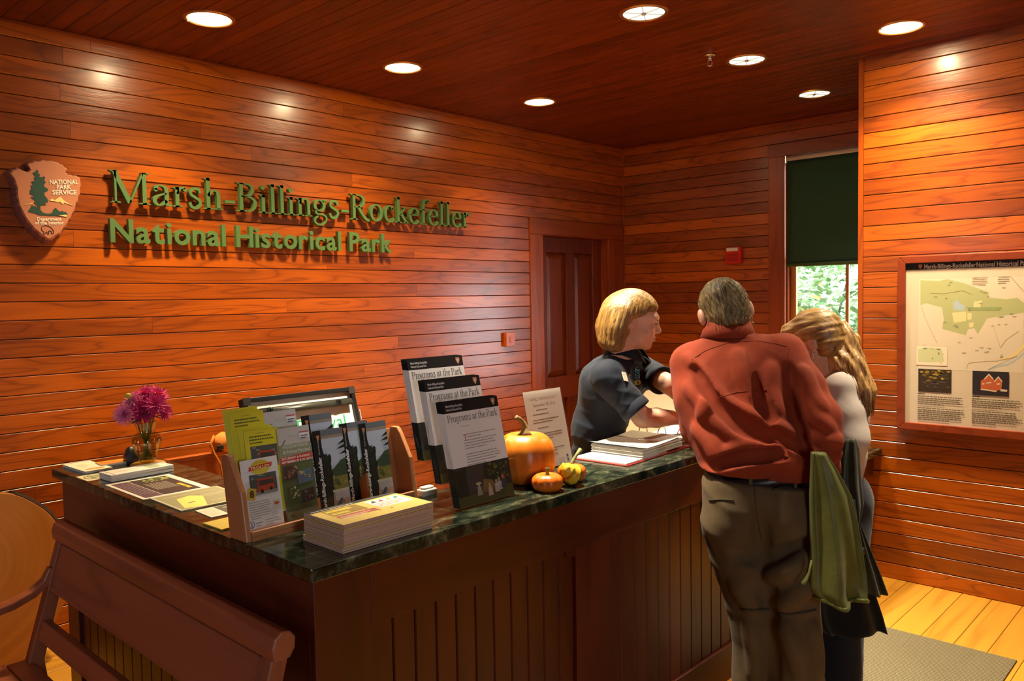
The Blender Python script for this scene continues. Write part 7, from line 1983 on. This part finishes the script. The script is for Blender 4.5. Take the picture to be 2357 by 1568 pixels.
decal('name_badge', shirt, shirt, 1437, 868, lambda mb: mb.box(-0.020, 0.020, -0.013, 0.013, -0.001, 0.0015), plain('badge', (0.55, 0.48, 0.36), 0.3), off=0.003, ang=1.3)
decal('button', shirt, shirt, 1449, 864, lambda mb: mb.lathe([(0.0, 0.002), (0.005, 0.0018), (0.0055, 0.0)], 12), plain('button_pearl', (0.6, 0.56, 0.45), 0.25), off=0.001)

def crease(F, bvh, pix, r, k, op='add', sink=0.5, n_=26):
    """a fold drawn on the cloth along a line of the picture"""
    pts = []
    o = Vector((0, 0, EYE))
    for i in range(n_ + 1):
        f = i / n_ * (len(pix) - 1); j = min(int(f), len(pix) - 2); u = f - j
        h = bvh.ray_cast(o, (at(pix[j][0] * (1 - u) + pix[j + 1][0] * u, pix[j][1] * (1 - u) + pix[j + 1][1] * u, 1.0) - o).normalized())
        if h[0] is not None: pts.append(np.array(h[0] - h[1].normalized() * (r * sink) * (1 if h[1].dot(Vector(CAM_F)) < 0 else -1)))
    if len(pts) > 2:
        n = len(pts); F.chain(pts, [r * (0.35 + 0.65 * math.sin(math.pi * (0.12 + 0.76 * i / (n - 1)))) for i in range(n)], k, op)


def bvh_of(me):
    from mathutils.bvhtree import BVHTree
    return BVHTree.FromPolygons([v.co for v in me.vertices], [tuple(p.vertices) for p in me.polygons])
# ---------------------------------------------------------------- the man leaning on the desk
SK2 = skin_mat('skin_man', (0.56, 0.26, 0.17), (0.66, 0.34, 0.23))
vd = np.array(at(1700, 900, 1.0)) - np.array((0, 0, EYE)); vd[2] = 0; vd /= np.linalg.norm(vd)
def turn(v, deg):
    a = math.radians(deg); return np.array((v[0] * math.cos(a) - v[1] * math.sin(a), v[0] * math.sin(a) + v[1] * math.cos(a), 0.0))
hc = V3(1668, 722, 3.03); HR = frame3(turn(vd, 12), math.radians(24), math.radians(-11))
nb = V3(1676, 772, 2.99)
mf = turn(vd, 8); mr = np.array((mf[1], -mf[0], 0.0))                     # his right hand side, on the right of the picture
shL, shR = V3(1592, 836, 2.99), V3(1806, 816, 2.90)
ch = V3(1698, 905, 2.94); wa = V3(1732, 1015, 2.87); pe = V3(1746, 1135, 2.82)
elR, wrR = V3(1888, 962, 2.78), V3(1900, 1062, 2.76)
elL = V3(1606, 985, 3.05); wrL = V3(1640, 996, 3.26)
hipL, hipR = pe - mr * 0.085 + V((0, 0, -0.06)), pe + mr * 0.085 + V((0, 0, -0.06))
knL, knR = V3(1742, 1440, 2.84), V3(1826, 1450, 2.76)
def ground(px, d, z): 
    p = V3(px, 1500, d); return V((p[0], p[1], z))
anL, anR = ground(1748, 2.86, 0.10), ground(1842, 2.74, 0.10)
lo, hi = box_of([hc, nb, pe, shR, shL, elR, wrR, elL, wrL, anL, anR], 0.17); lo[2] = -0.01; hi[2] = hc[2] + 0.16
F = Field(lo, hi, 0.005)
P = head_shapes(F, hc, HR, 1.06, False, True, 0.010)
F.chain([P(0, -0.008, -0.05), P(0, 0.0, -0.085), nb + mf * 0.035 + V((0, 0, -.03))], [0.056, 0.052, 0.052], 0.03)
F.chain([nb + V((0, 0, -.09)), ch, wa, pe + V((0, 0, .03))], [0.06, 0.085, 0.085, 0.085], 0.05)
F.cone(nb + V((0, 0, -.07)), shR, 0.045, 0.045, 0.04).cone(nb + V((0, 0, -.07)), shL, 0.045, 0.045, 0.04)
F.chain([shR, elR, wrR], [0.045, 0.038, 0.030], 0.02).chain([shL, elL, wrL], [0.045, 0.038, 0.030], 0.02)
hand(F, wrR, (wrR - elR) + vd * 0.03, -mr, 1.02, 1.0, 1); hand(F, wrL, V((wrL[0] - elL[0], wrL[1] - elL[1], -0.02)), (0, 0, -1), 1.02, 0.4, -1)
for h_, k_, a_ in ((hipL, knL, anL), (hipR, knR, anR)): F.chain([h_ + V((0, 0, .02)), k_, a_], [0.066, 0.052, 0.045], 0.02)
man = link('person', F.mesh('person'), None, SK2)
tag(man, 'person in a rust red shirt and khaki trousers seen from behind, leaning on the desk', 'person')
RUST = cloth_mat('rust_shirt', (0.31, 0.040, 0.010), 0.85, 800, 0.35, 0.04, 0.3)
F = Field(*box_of([nb, pe, shR, shL, elR, wrR, elL, wrL], 0.20), 0.0058)
F.cone(nb + V((0, 0, -.055)), shR, 0.070, 0.068, 0.05).cone(nb + V((0, 0, -.055)), shL, 0.070, 0.066, 0.05)
for t_, w_, r_ in ((0.0, 0.118, 0.115), (0.35, 0.105, 0.120), (0.7, 0.085, 0.122), (1.0, 0.070, 0.128)):
    c_ = mixp(ch, wa, t_); F.cone(c_ - mr * w_, c_ + mr * w_, r_, r_, 0.05)
c_ = mixp(wa, pe, .45); F.cone(c_ - mr * 0.062, c_ + mr * 0.062, 0.128, 0.128, 0.05)
c_ = mixp(wa, pe, .80); F.cone(c_ - mr * 0.060, c_ + mr * 0.060, 0.120, 0.120, 0.03)
F.cone(mixp(shL, shR, .2) + V((0, 0, -.05)), mixp(shL, shR, .8) + V((0, 0, -.05)), 0.10, 0.10, 0.06)
F.chain([shR, mixp(shR, elR, .5), elR, mixp(elR, wrR, .5), wrR], [0.074, 0.072, 0.066, 0.060, 0.048], 0.03)
F.chain([shL, mixp(shL, elL, .5), elL, mixp(elL, wrL, .6), wrL], [0.074, 0.070, 0.062, 0.052, 0.044], 0.03)
ax1 = mr * 0.8 + V((0, 0, 0.6)); 
F.warp(folds(0.0045, [((ax1[0], ax1[1], ax1[2]), 0.30, 1.0), ((mr[0] * .5, mr[1] * .5, 1.0), 0.24, 0.7), ((mr[0], mr[1], 0.35), 0.19, 0.5), ((mr[0] * -.7, mr[1] * -.7, 0.8), 0.27, 0.6)], 11))
# tension folds across the back and at the sleeve
_me = F.mesh('tmp'); _b = bvh_of(_me); bpy.data.meshes.remove(_me)
for pix in ([(1584, 822), (1625, 870), (1662, 920), (1725, 955), (1800, 985), (1860, 1020)], [(1580, 890), (1640, 965), (1700, 1012), (1780, 1040), (1845, 1060)], [(1645, 1052), (1720, 1026), (1790, 1022), (1838, 1045)],
            [(1615, 1086), (1690, 1078), (1770, 1060), (1840, 1072)], [(1700, 812), (1712, 865), (1738, 925)], [(1775, 845), (1766, 895), (1790, 950)], [(1850, 850), (1864, 905), (1892, 942)], [(1848, 900), (1872, 962), (1912, 992)], [(1872, 1002), (1900, 1018), (1930, 1016)], [(1868, 1035), (1895, 1048), (1925, 1046)], [(1640, 900), (1618, 960)], [(1600, 985), (1640, 1030), (1660, 1070)]):
    crease(F, _b, pix, 0.014, 0.030, 'add', 0.45)
for pix in ([(1815, 850), (1816, 905), (1832, 952), (1850, 1000), (1868, 1045)], [(1655, 938), (1715, 975), (1790, 1006), (1850, 1040)], [(1600, 850), (1640, 920), (1700, 985), (1770, 1015)], [(1640, 1070), (1720, 1052), (1800, 1046)], [(1738, 870), (1752, 930), (1775, 965)]):
    crease(F, _b, pix, 0.012, 0.026, 'sub', -0.55)
hem_n = V((0, 0, -1.0)) - mr * 0.10
F.cut(mixp(wa, pe, .62), hem_n)
rust = child('shirt', F.mesh('shirt', 2), man, RUST)
mb = MB(); collar(mb, nb + V((0, 0, 0.020)) + vd * 0.012, mf, mr, 0.074, 0.102, 0.034, 0.026, 30); o_ = mb.build('collar', RUST, rust); o_.modifiers.new('thick', 'SOLIDIFY').thickness = 0.004
# yoke seam and back pleats, sewn onto the cloth
def seam(name, parent, target, pix, r, mat, n_=18):
    pts = []
    for i in range(n_ + 1):
        f = i / n_ * (len(pix) - 1); j = min(int(f), len(pix) - 2); u = f - j
        h = ray_to_cached(target, pix[j][0] * (1 - u) + pix[j + 1][0] * u, pix[j][1] * (1 - u) + pix[j + 1][1] * u)
        if h is not None: pts.append(h[0] + Vector(CAM_F) * (-r * 0.2))
    if len(pts) > 2:
        mb = MB(); mb.tube(pts, r, 6); return child(name, mb.mesh(name), parent, mat)
from mathutils.bvhtree import BVHTree
_bv = {}
def ray_to_cached(ob, px, py):
    if ob.name not in _bv: _bv[ob.name] = BVHTree.FromPolygons([v.co for v in ob.data.vertices], [tuple(p.vertices) for p in ob.data.polygons])
    o = Vector((0, 0, EYE)); h = _bv[ob.name].ray_cast(o, (at(px, py, 1.0) - o).normalized()); return h if h[0] is not None else None
SEAM = plain('rust_seam', (0.25, 0.036, 0.011), 0.9)
seam('yoke_seam', rust, rust, [(1592, 828), (1625, 806), (1680, 788), (1740, 784), (1790, 792), (1812, 798)], 0.0015, SEAM)
seam('armhole_seam', rust, rust, [(1818, 795), (1812, 840), (1815, 890), (1822, 930)], 0.0015, SEAM)
seam('pleat_seam', rust, rust, [(1655, 915), (1700, 902), (1765, 898)], 0.0015, SEAM)
d_ = (wrR - elR) / np.linalg.norm(wrR - elR); mb = MB(); mb.xf = Matrix.Translation(Vector(wrR + d_ * 0.030)) @ Vector(d_).to_track_quat('Z', 'Y').to_matrix().to_4x4()
mb.lathe([(0.036, -0.06), (0.047, -0.055), (0.049, -0.02), (0.047, 0.012), (0.042, 0.014), (0.036, -0.01)], 26, cap=False); mb.build('cuff', RUST, rust)
# trousers
KHAKI = cloth_mat('khaki_cotton', (0.125, 0.080, 0.036), 0.85, 800, 0.35, 0.04, 0.25)
F = Field(*box_of([pe + V((0, 0, .08)), hipL, hipR, anL, anR, knL, knR], 0.20), 0.0062)
c_ = mixp(wa, pe, .78); F.cone(c_ - mr * 0.060, c_ + mr * 0.060, 0.118, 0.118, 0.04)
F.cone(pe - mr * 0.068 + V((0, 0, -.02)), pe + mr * 0.068 + V((0, 0, -.02)), 0.128, 0.128, 0.05)
for s_, h_ in ((-1, hipL), (1, hipR)): F.ell(h_ + V((0, 0, -.03)) - vd * 0.05, (0.098, 0.098, 0.105), None, 0.04)
F.chain([hipL + V((0, 0, -.06)), mixp(hipL, knL, .5), knL, mixp(knL, anL, .5), anL], [0.112, 0.105, 0.086, 0.088, 0.086], 0.025)
F.chain([hipR + V((0, 0, -.06)), mixp(hipR, knR, .5), knR, mixp(knR, anR, .5), anR], [0.114, 0.106, 0.088, 0.090, 0.088], 0.025)
F.warp(folds(0.0065, [((mr[0] * .4, mr[1] * .4, 1), 0.27, 1.0), ((mr[0], mr[1], 0.7), 0.20, 0.6), ((mr[0], mr[1], -0.5), 0.25, 0.6)], 17))
_me = F.mesh('tmp'); _b = bvh_of(_me); bpy.data.meshes.remove(_me)
for pix in ([(1748, 1190), (1756, 1250), (1766, 1320), (1776, 1400), (1782, 1480), (1786, 1566)], [(1690, 1272), (1735, 1282), (1760, 1262)], [(1770, 1290), (1815, 1276), (1862, 1250)]): crease(F, _b, pix, 0.016, 0.030, 'sub', -0.6)
for pix in ([(1765, 1330), (1810, 1318), (1860, 1280)], [(1800, 1396), (1835, 1372), (1872, 1340)], [(1805, 1440), (1830, 1500), (1842, 1566)], [(1870, 1440), (1880, 1500), (1882, 1560)], [(1720, 1430), (1735, 1490), (1738, 1560)], [(1690, 1345), (1720, 1380), (1735, 1400)]): crease(F, _b, pix, 0.010, 0.034, 'add', 0.75)
F.cut(mixp(wa, pe, .72), V((0, 0, 1.0)) + mr * 0.10)
pants = child('trousers', F.mesh('trousers', 2), man, KHAKI)
KS = plain('khaki_seam', (0.055, 0.038, 0.018), 0.9)
seam('seat_seam', pants, pants, [(1736, 1118), (1738, 1150), (1745, 1200), (1752, 1240)], 0.0018, KS)
seam('pocket_welt', pants, pants, [(1778, 1128), (1815, 1118), (1850, 1108)], 0.0035, KS); seam('pocket_welt', pants, pants, [(1632, 1152), (1660, 1150), (1688, 1152)], 0.0035, KS)
seam('knee_zip', pants, pants, [(1790, 1412), (1820, 1414), (1850, 1410), (1878, 1404)], 0.0045, KS); seam('knee_zip', pants, pants, [(1706, 1402), (1730, 1405), (1772, 1402)], 0.0045, KS)
LEATHER = plain('belt_leather', (0.020, 0.012, 0.010), 0.35)
mb = MB(); c_ = mixp(wa, pe, .68); rings = []
for dz, rr in ((-0.018, 0.0), (-0.017, 0.004), (0.017, 0.004), (0.018, 0.0)):
    rings.append([tuple(c_ + mr * ((0.180 + rr) * math.cos(a)) + mf * ((0.121 + rr) * math.sin(a)) + V((0, 0, dz - 0.10 * 0.18 * math.cos(a) * -1))) for a in [2 * math.pi * i / 48 for i in range(48)]])
mb.loft(rings); belt = mb.build('belt', LEATHER, man)
for a in (3.6, 4.5, 5.35):
    p_ = c_ + mr * (0.186 * math.cos(a)) + mf * (0.127 * math.sin(a)) + V((0, 0, 0.018 * math.cos(a))); t_ = Vector(-mr * 0.186 * math.sin(a) + mf * 0.127 * math.cos(a)).normalized()
    mb = MB(); mb.xf = frame_matrix(p_, t_, (0, 0, 1)); mb.box(-0.006, 0.006, -0.026, 0.026, -0.002, 0.002); mb.build('belt_loop', KHAKI, belt)
for nm, a_ in (('shoe', anL), ('shoe', anR)):
    mb = MB(); f_ = Vector(mf); q = [(-0.075, 0.034, 0.055), (-0.05, 0.042, 0.075), (0.03, 0.044, 0.075), (0.10, 0.050, 0.05), (0.16, 0.046, 0.036), (0.195, 0.028, 0.026)]
    rings = [[tuple(Vector((a_[0], a_[1], 0)) + f_ * x + Vector(mr) * (w_ * math.cos(t)) + Vector((0, 0, 0.001 + h_ * (0.5 + 0.5 * math.sin(t)) if math.sin(t) > -0.4 else 0.001))) for t in [2 * math.pi * i / 16 for i in range(16)]] for x, w_, h_ in q]
    mb.loft(rings); mb.build(nm, plain('brown_shoe', (0.04, 0.02, 0.012), 0.5), man)
# short greying hair and beard
HM = Matrix([[*HR[0], hc[0]], [*HR[1], hc[1]], [*HR[2], hc[2]], [0, 0, 0, 1]])
HG = hair_mat('hair_grey_brown', (0.045, 0.028, 0.010), (0.16, 0.102, 0.036), (0.33, 0.235, 0.095), (90, 90, 22), 0.5)
F = Field((-0.13, -0.15, -0.13), (0.13, 0.14, 0.15), 0.004)
F.ell((0, -0.016, 0.034), (0.086, 0.108, 0.098), None, 0.02); F.ell((0, -0.045, -0.030), (0.074, 0.072, 0.075), None, 0.03)
F.ell((0, 0.14, -0.05), (0.12, 0.115, 0.13), None, 0.012, 'sub')
for s_ in (1, -1): F.ell((s_ * 0.098, 0.008, -0.030), (0.032, 0.044, 0.060), None, 0.010, 'sub')
F.ell((0, -0.03, -0.145), (0.2, 0.2, 0.062), None, 0.012, 'sub')
def tuft(X, Y, Z):
    a = np.arctan2(X, -Y); return 0.0022 * np.sin(26 * a + 60 * Z) * np.sin(95 * Z + 9 * a) + 0.0016 * np.sin(55 * a - 40 * Z)
F.warp(tuft); child('hair', F.mesh('hair'), man, HG, HM)
r_ = random.Random(5); mb = MB()
for k in range(420):
    a = r_.uniform(-1.9, 1.9); zz = r_.uniform(-0.075, 0.12); kk = math.sqrt(max(0.02, 1 - ((zz - 0.034) / 0.100) ** 2)) if zz > 0.0 else 0.97 - 0.9 * abs(zz)
    p0 = Vector((0.088 * kk * math.sin(a), -0.016 - 0.110 * kk * math.cos(a), zz)); 
    if p0.y > -0.04 and zz < 0.04: continue
    dn = Vector((0.003 * math.sin(a) + r_.gauss(0, .003), -0.004 * math.cos(a), -0.020 + r_.gauss(0, .004)))
    mb.tube([p0, p0 + dn * .5 + Vector((0.003 * math.sin(a), -0.003 * math.cos(a), 0)), p0 + dn], [.0008, .0007, .0002], 3)
child('loose_hair', mb.mesh('loose_hair'), man, HG, HM)
F = Field((-0.10, -0.02, -0.14), (0.10, 0.14, 0.01), 0.004)
F.ell((0, 0.045, -0.070), (0.066, 0.062, 0.056), None, 0.02); F.ell((0, 0.06, -0.02), (0.052, 0.09, 0.040), None, 0.01, 'sub'); F.cut((0, 0, -0.028), (0, -0.3, 1))
child('beard', F.mesh('beard'), man, hair_mat('beard_grey', (0.20, 0.16, 0.11), (0.38, 0.31, 0.22), (0.5, 0.42, 0.32), (120, 120, 60), 0.7), HM @ Matrix.Scale(1.06, 4))
for s_ in (-1, 1): local_ell('eye', man, HM, (s_ * 0.0325, 0.0895, 0.005), (0.0105, 0.0085, 0.0045), EYEW)

# ---------------------------------------------------------------- the woman beside him
hc = V3(1872, 786, 3.10); vw = np.array(at(1890, 900, 1.0)) - np.array((0, 0, EYE)); vw[2] = 0; vw /= np.linalg.norm(vw)
HR = frame3(turn(vw, 80), math.radians(14), math.radians(-2))
wf = turn(vw, 30); wr = np.array((wf[1], -wf[0], 0.0))
nb = V3(1893, 868, 3.12); ch = V3(1915, 950, 3.13); wa = V3(1915, 1040, 3.12); pe = V3(1900, 1130, 3.12)
shR, shL = V3(1938, 892, 3.02), V3(1868, 885, 3.22)
elR, wrR = V3(1958, 1010, 2.98), V3(1950, 1085, 3.04)
elL, wrL = V3(1850, 985, 3.25), V3(1830, 1030, 3.38)
hipL, hipR = pe - wr * 0.08 + V((0, 0, -0.05)), pe + wr * 0.08 + V((0, 0, -0.05))
anL, anR = ground(1885, 3.12, 0.09), ground(1935, 3.02, 0.09); knL, knR = mixp(hipL, anL, .5), mixp(hipR, anR, .5)
lo, hi = box_of([hc, nb, pe, shR, shL, elR, wrR, elL, wrL, anL, anR], 0.17); lo[2] = -0.01; hi[2] = hc[2] + 0.16
F = Field(lo, hi, 0.005)
P = head_shapes(F, hc, HR, 0.97, True)
F.chain([P(0, -0.018, -0.05), P(0, -0.030, -0.10), nb + V((0, 0, -.01))], [0.050, 0.046, 0.055], 0.03)
F.chain([nb + V((0, 0, -.05)), ch, wa, pe], [0.075, 0.10, 0.095, 0.11], 0.05)
F.cone(nb + V((0, 0, -.04)), shR, 0.05, 0.045, 0.04).cone(nb + V((0, 0, -.04)), shL, 0.05, 0.045, 0.04)
F.chain([shR, elR, wrR], [0.045, 0.038, 0.026], 0.03).chain([shL, elL, wrL], [0.045, 0.038, 0.026], 0.03)
hand(F, wrR, (wrR - elR), -wr, 0.9, 1.0, 1); hand(F, wrL, V((wrL[0] - elL[0], wrL[1] - elL[1], 0)), (0, 0, -1), 0.9, 0.4, -1)
for h_, k_, a_ in ((hipL, knL, anL), (hipR, knR, anR)): F.chain([h_, k_, a_], [0.085, 0.055, 0.042], 0.03)
wom = link('person', F.mesh('person'), None, skin_mat('skin_woman', (0.58, 0.32, 0.20), (0.68, 0.40, 0.26)))
tag(wom, 'person with long light brown hair in a white shirt, standing beside the man', 'person')
WSH = cloth_mat('white_shirt', (0.62, 0.50, 0.40), 0.8, 800, 0.3, 0.04, 0.2)
F = Field(*box_of([nb, pe, shR, shL, elR, wrR, elL, wrL], 0.19), 0.006)
F.chain([nb + V((0, 0, -.055)), ch, wa, pe], [0.08, 0.125, 0.115, 0.125], 0.05)
F.cone(nb + V((0, 0, -.045)), shR, 0.058, 0.056, 0.04).cone(nb + V((0, 0, -.045)), shL, 0.058, 0.056, 0.04)
F.chain([shR, mixp(shR, elR, .5), elR, mixp(elR, wrR, .3)], [0.050, 0.058, 0.056, 0.050], 0.05); F.chain([shL, elL, mixp(elL, wrL, .4)], [0.060, 0.055, 0.048], 0.03)
F.warp(folds(0.006, [((0.6, 0.4, 1), 0.22, 1.0), ((1, -0.4, 0.5), 0.17, 0.6)], 23))
shirt = child('shirt', F.mesh('shirt', 2), wom, WSH)
mb = MB(); collar(mb, nb + V((0, 0, 0.030)), wf, wr, 0.058, 0.080, 0.034, 0.012, 28); o_ = mb.build('collar', WSH, shirt); o_.modifiers.new('thick', 'SOLIDIFY').thickness = 0.003
F = Field(*box_of([pe + V((0, 0, .06)), hipL, hipR, anL, anR], 0.17), 0.007)
F.cone(pe - wr * 0.05 + V((0, 0, -.02)), pe + wr * 0.05 + V((0, 0, -.02)), 0.12, 0.12, 0.05)
for h_, k_, a_ in ((hipL, knL, anL), (hipR, knR, anR)): F.chain([h_, k_, a_ + V((0, 0, .02))], [0.105, 0.080, 0.075], 0.03)
F.warp(folds(0.005, [((0.3, 0.2, 1), 0.22, 1.0), ((1, 0.4, 0.5), 0.16, 0.5)], 29))
child('jeans', F.mesh('jeans'), wom, cloth_mat('dark_denim', (0.012, 0.014, 0.022), 0.8))
for a_ in (anL, anR):
    mb = MB(); f_ = Vector(wf); q = [(-0.07, 0.030, 0.06), (-0.05, 0.038, 0.085), (0.03, 0.040, 0.075), (0.09, 0.044, 0.05), (0.14, 0.040, 0.036), (0.165, 0.024, 0.026)]
    rings = [[tuple(Vector((a_[0], a_[1], 0.009)) + f_ * x + Vector(wr) * (w_ * math.cos(t)) + Vector((0, 0, 0.001 + h_ * (0.5 + 0.5 * math.sin(t)) if math.sin(t) > -0.4 else 0.001))) for t in [2 * math.pi * i / 16 for i in range(16)]] for x, w_, h_ in q]
    mb.loft(rings); mb.build('shoe', plain('tan_shoe', (0.16, 0.085, 0.040), 0.6), wom)
# hair: combed back to a clip, then falling down the back
HM = Matrix([[*HR[0], hc[0]], [*HR[1], hc[1]], [*HR[2], hc[2]], [0, 0, 0, 1]])
HL = hair_mat('hair_light_brown', (0.15, 0.070, 0.018), (0.36, 0.185, 0.050), (0.58, 0.34, 0.11), (110, 14, 40))
HLf = hair_mat('hair_light_fall', (0.16, 0.072, 0.018), (0.40, 0.20, 0.055), (0.62, 0.36, 0.12), (110, 110, 7))
F = Field((-0.12, -0.16, -0.13), (0.12, 0.15, 0.15), 0.0042)
F.ell((0, -0.016, 0.030), (0.082, 0.106, 0.095), None, 0.02); F.ell((0, 0.068, 0.058), (0.056, 0.042, 0.034), None, 0.02); F.ell((0, -0.050, -0.022), (0.068, 0.060, 0.064), None, 0.03)
F.ell((0, 0.150, -0.070), (0.12, 0.120, 0.115), None, 0.010, 'sub')
for s_ in (1, -1): F.ell((s_ * 0.092, 0.050, -0.055), (0.050, 0.085, 0.078), None, 0.012, 'sub'); F.ell((s_ * 0.095, -0.005, -0.03), (0.022, 0.022, 0.03), None, 0.01, 'sub')
F.warp(lambda X, Y, Z: 0.0016 * np.sin(190 * Z + 22 * Y + 60 * X) + 0.0010 * np.sin(310 * Z - 30 * Y) + 0 * X)
child('hair', F.mesh('hair'), wom, HL, HM)
g = [V3(1914, 742, 3.10), V3(1940, 790, 3.07), V3(1958, 850, 3.02), V3(1978, 905, 2.99), V3(1985, 945, 2.98)]
F = Field(*box_of(g, 0.12), 0.005)
F.chain(g, [0.034, 0.052, 0.050, 0.046, 0.026], 0.03, flat=(vw, 0.62)); F.chain([V3(1908, 770, 3.08), V3(1922, 830, 3.03)], [0.038, 0.03], 0.03, flat=(vw, 0.6))
sx = np.array(CAM_R); 
F.warp(lambda X, Y, Z: 0.0028 * np.sin(150 * (X * sx[0] + Y * sx[1] + 0.30 * Z) + 3 * np.sin(18 * Z)) + 0.0018 * np.sin(290 * (X * sx[0] + Y * sx[1] + 0.28 * Z)))
child('hair_fall', F.mesh('hair_fall'), wom, HLf)
mb = MB(); strands(mb, g + [V3(1988, 962, 2.98)], [0.030, 0.050, 0.054, 0.054, 0.042, 0.034], 330, 31, 0.0011, 0.005, 12, (CAM_R, 0.75)); child('loose_hair', mb.mesh('loose_hair'), wom, HLf)
p0 = Vector(V3(1914, 738, 3.045)); mb = MB(); mb.xf = frame_matrix(p0, Vector(CAM_R) * .72 - Vector(CAM_U) * .70, Vector(CAM_R) * .70 + Vector(CAM_U) * .72); mb.box(-0.032, 0.032, -0.010, 0.010, -0.008, 0.008); child('hair_clip', mb.mesh('hair_clip', 0.004), wom, plain('clip_dark', (0.035, 0.018, 0.012), 0.3))
mb = MB(); e_ = P(-0.079, -0.006, -0.036); mb.tube([e_, e_ + V((0, 0, -.012)), e_ + V((0, 0, -.03))], [0.0015, 0.001, 0.003], 6); child('earring', mb.mesh('earring'), wom, CHROME)
for s_ in (-1, 1): local_ell('eye', wom, HM, (s_ * 0.0305, 0.0825, 0.005), (0.0100, 0.0085, 0.0045), EYEW)

# ---------------------------------------------------------------- jackets carried over the arm
def drape(name, label, rows, depth, mat, nf, seed, amp=0.012, thick=0.075):
    """hanging cloth: rows of (y, x_left, x_right) in the picture at one distance, closed round with folds"""
    r_ = random.Random(seed); ph = [r_.uniform(0, 6.28) for _ in range(4)]; n_ = 72
    rings = []
    K = len(rows)
    fine = []
    for j in range(K - 1):
        for q in range(5):
            u = q / 5; fine.append([rows[j][i] * (1 - u) + rows[j + 1][i] * u for i in range(3)])
    fine.append(list(rows[-1]))
    for j, (y, x0, x1) in enumerate(fine):
        a_, b_ = Vector(V3(x0, y, depth)), Vector(V3(x1, y, depth)); c_ = (a_ + b_) / 2; hw = (b_ - a_).length / 2; e1 = (b_ - a_).normalized(); e2 = Vector((CAM_F[0], CAM_F[1], 0)).normalized()
        t = j / (len(fine) - 1); ring = []
        for i in range(n_):
            a = 2 * math.pi * i / n_
            f = amp * (0.25 + t) * (math.sin(nf * a + ph[0] + 1.2 * t) + 0.5 * math.sin((nf + 3) * a + ph[1] - 2 * t) + 0.4 * math.sin(2 * a + ph[2] + 5 * t))
            sp = math.copysign(abs(math.sin(a)) ** 0.8, math.sin(a))
            ring.append(c_ + e1 * (hw * math.cos(a)) + e2 * ((thick * (0.45 + 0.55 * t) + f) * sp) + Vector((0, 0, 0.006 * math.sin(3 * a + ph[3]) * t)))
        rings.append(ring)
    mb_ = MB(); mb_.loft(rings); return mb_
def nylon(name, col, vary):
    m = cloth_mat(name, col, 0.42, 400, 0.5, 0.1, vary); return m
OLIVE = nylon('olive_nylon', (0.150, 0.150, 0.026), 0.35); DARKO = nylon('dark_olive', (0.040, 0.040, 0.020), 0.3); BLK = cloth_mat('black_fleece', (0.008, 0.008, 0.007), 0.9)
jk = empty('jacket', tuple(V3(1930, 1380, 2.86)), 0, 'olive green nylon jacket hanging folded over the arm between the two visitors', 'jacket')
MI = Matrix.Translation(-Vector(jk.location))
mb = drape('jacket', '', [(1042, 1868, 1900), (1080, 1866, 1925), (1140, 1864, 1958), (1200, 1864, 1972), (1260, 1866, 1982), (1320, 1864, 1990), (1358, 1864, 1992), (1378, 1880, 1990)], 2.66, OLIVE, 4, 3, 0.020, 0.055); child('body', mb.mesh('body'), jk, OLIVE, MI)
hp = mb.v[-72:]; mb = MB(); mb.tube(hp + [hp[0]], 0.0075, 8); child('hem', mb.mesh('hem'), jk, OLIVE, MI)
mb = drape('jacket', '', [(1010, 1938, 1972), (1050, 1930, 1978), (1110, 1925, 1982), (1160, 1930, 1986), (1200, 1940, 1978), (1250, 1945, 1996), (1310, 1950, 2020), (1362, 1955, 2038)], 2.93, DARKO, 5, 4, 0.014, 0.050); child('lining', mb.mesh('lining'), jk, DARKO, MI)
mb = MB(); q = [V3(x, y, 2.62) for x, y in ((1868, 1290), (1862, 1320), (1855, 1335), (1848, 1345))]; mb.tube(q, [.007, .008, .012, .014], 8, flat=.35); child('pull_tab', mb.mesh('pull_tab'), jk, OLIVE, MI)
mb = MB(); q = [V3(x, y, 2.86) for x, y in ((1966, 1150), (1972, 1200), (1980, 1250), (1984, 1268))]; mb.tube(q, .003, 6); child('drawcord', mb.mesh('drawcord'), jk, BLK, MI)
mb = MB(); mb.tube([V3(1983, 1262, 2.86), V3(1986, 1276, 2.86)], .010, 8); child('cord_lock', mb.mesh('cord_lock'), jk, BLACK, MI)
bj = empty('jacket', tuple(V3(1960, 1450, 2.92)), 0, 'black fleece garment hanging below the olive jacket over the woman\'s legs', 'jacket')
MI = Matrix.Translation(-Vector(bj.location))
mb = drape('jacket', '', [(1120, 1890, 1935), (1240, 1880, 1975), (1340, 1872, 2005), (1420, 1878, 2032), (1454, 1890, 2040)], 2.94, BLK, 5, 8, 0.014, 0.045); child('body', mb.mesh('body'), bj, BLK, MI)
bpy.context.view_layer.update()
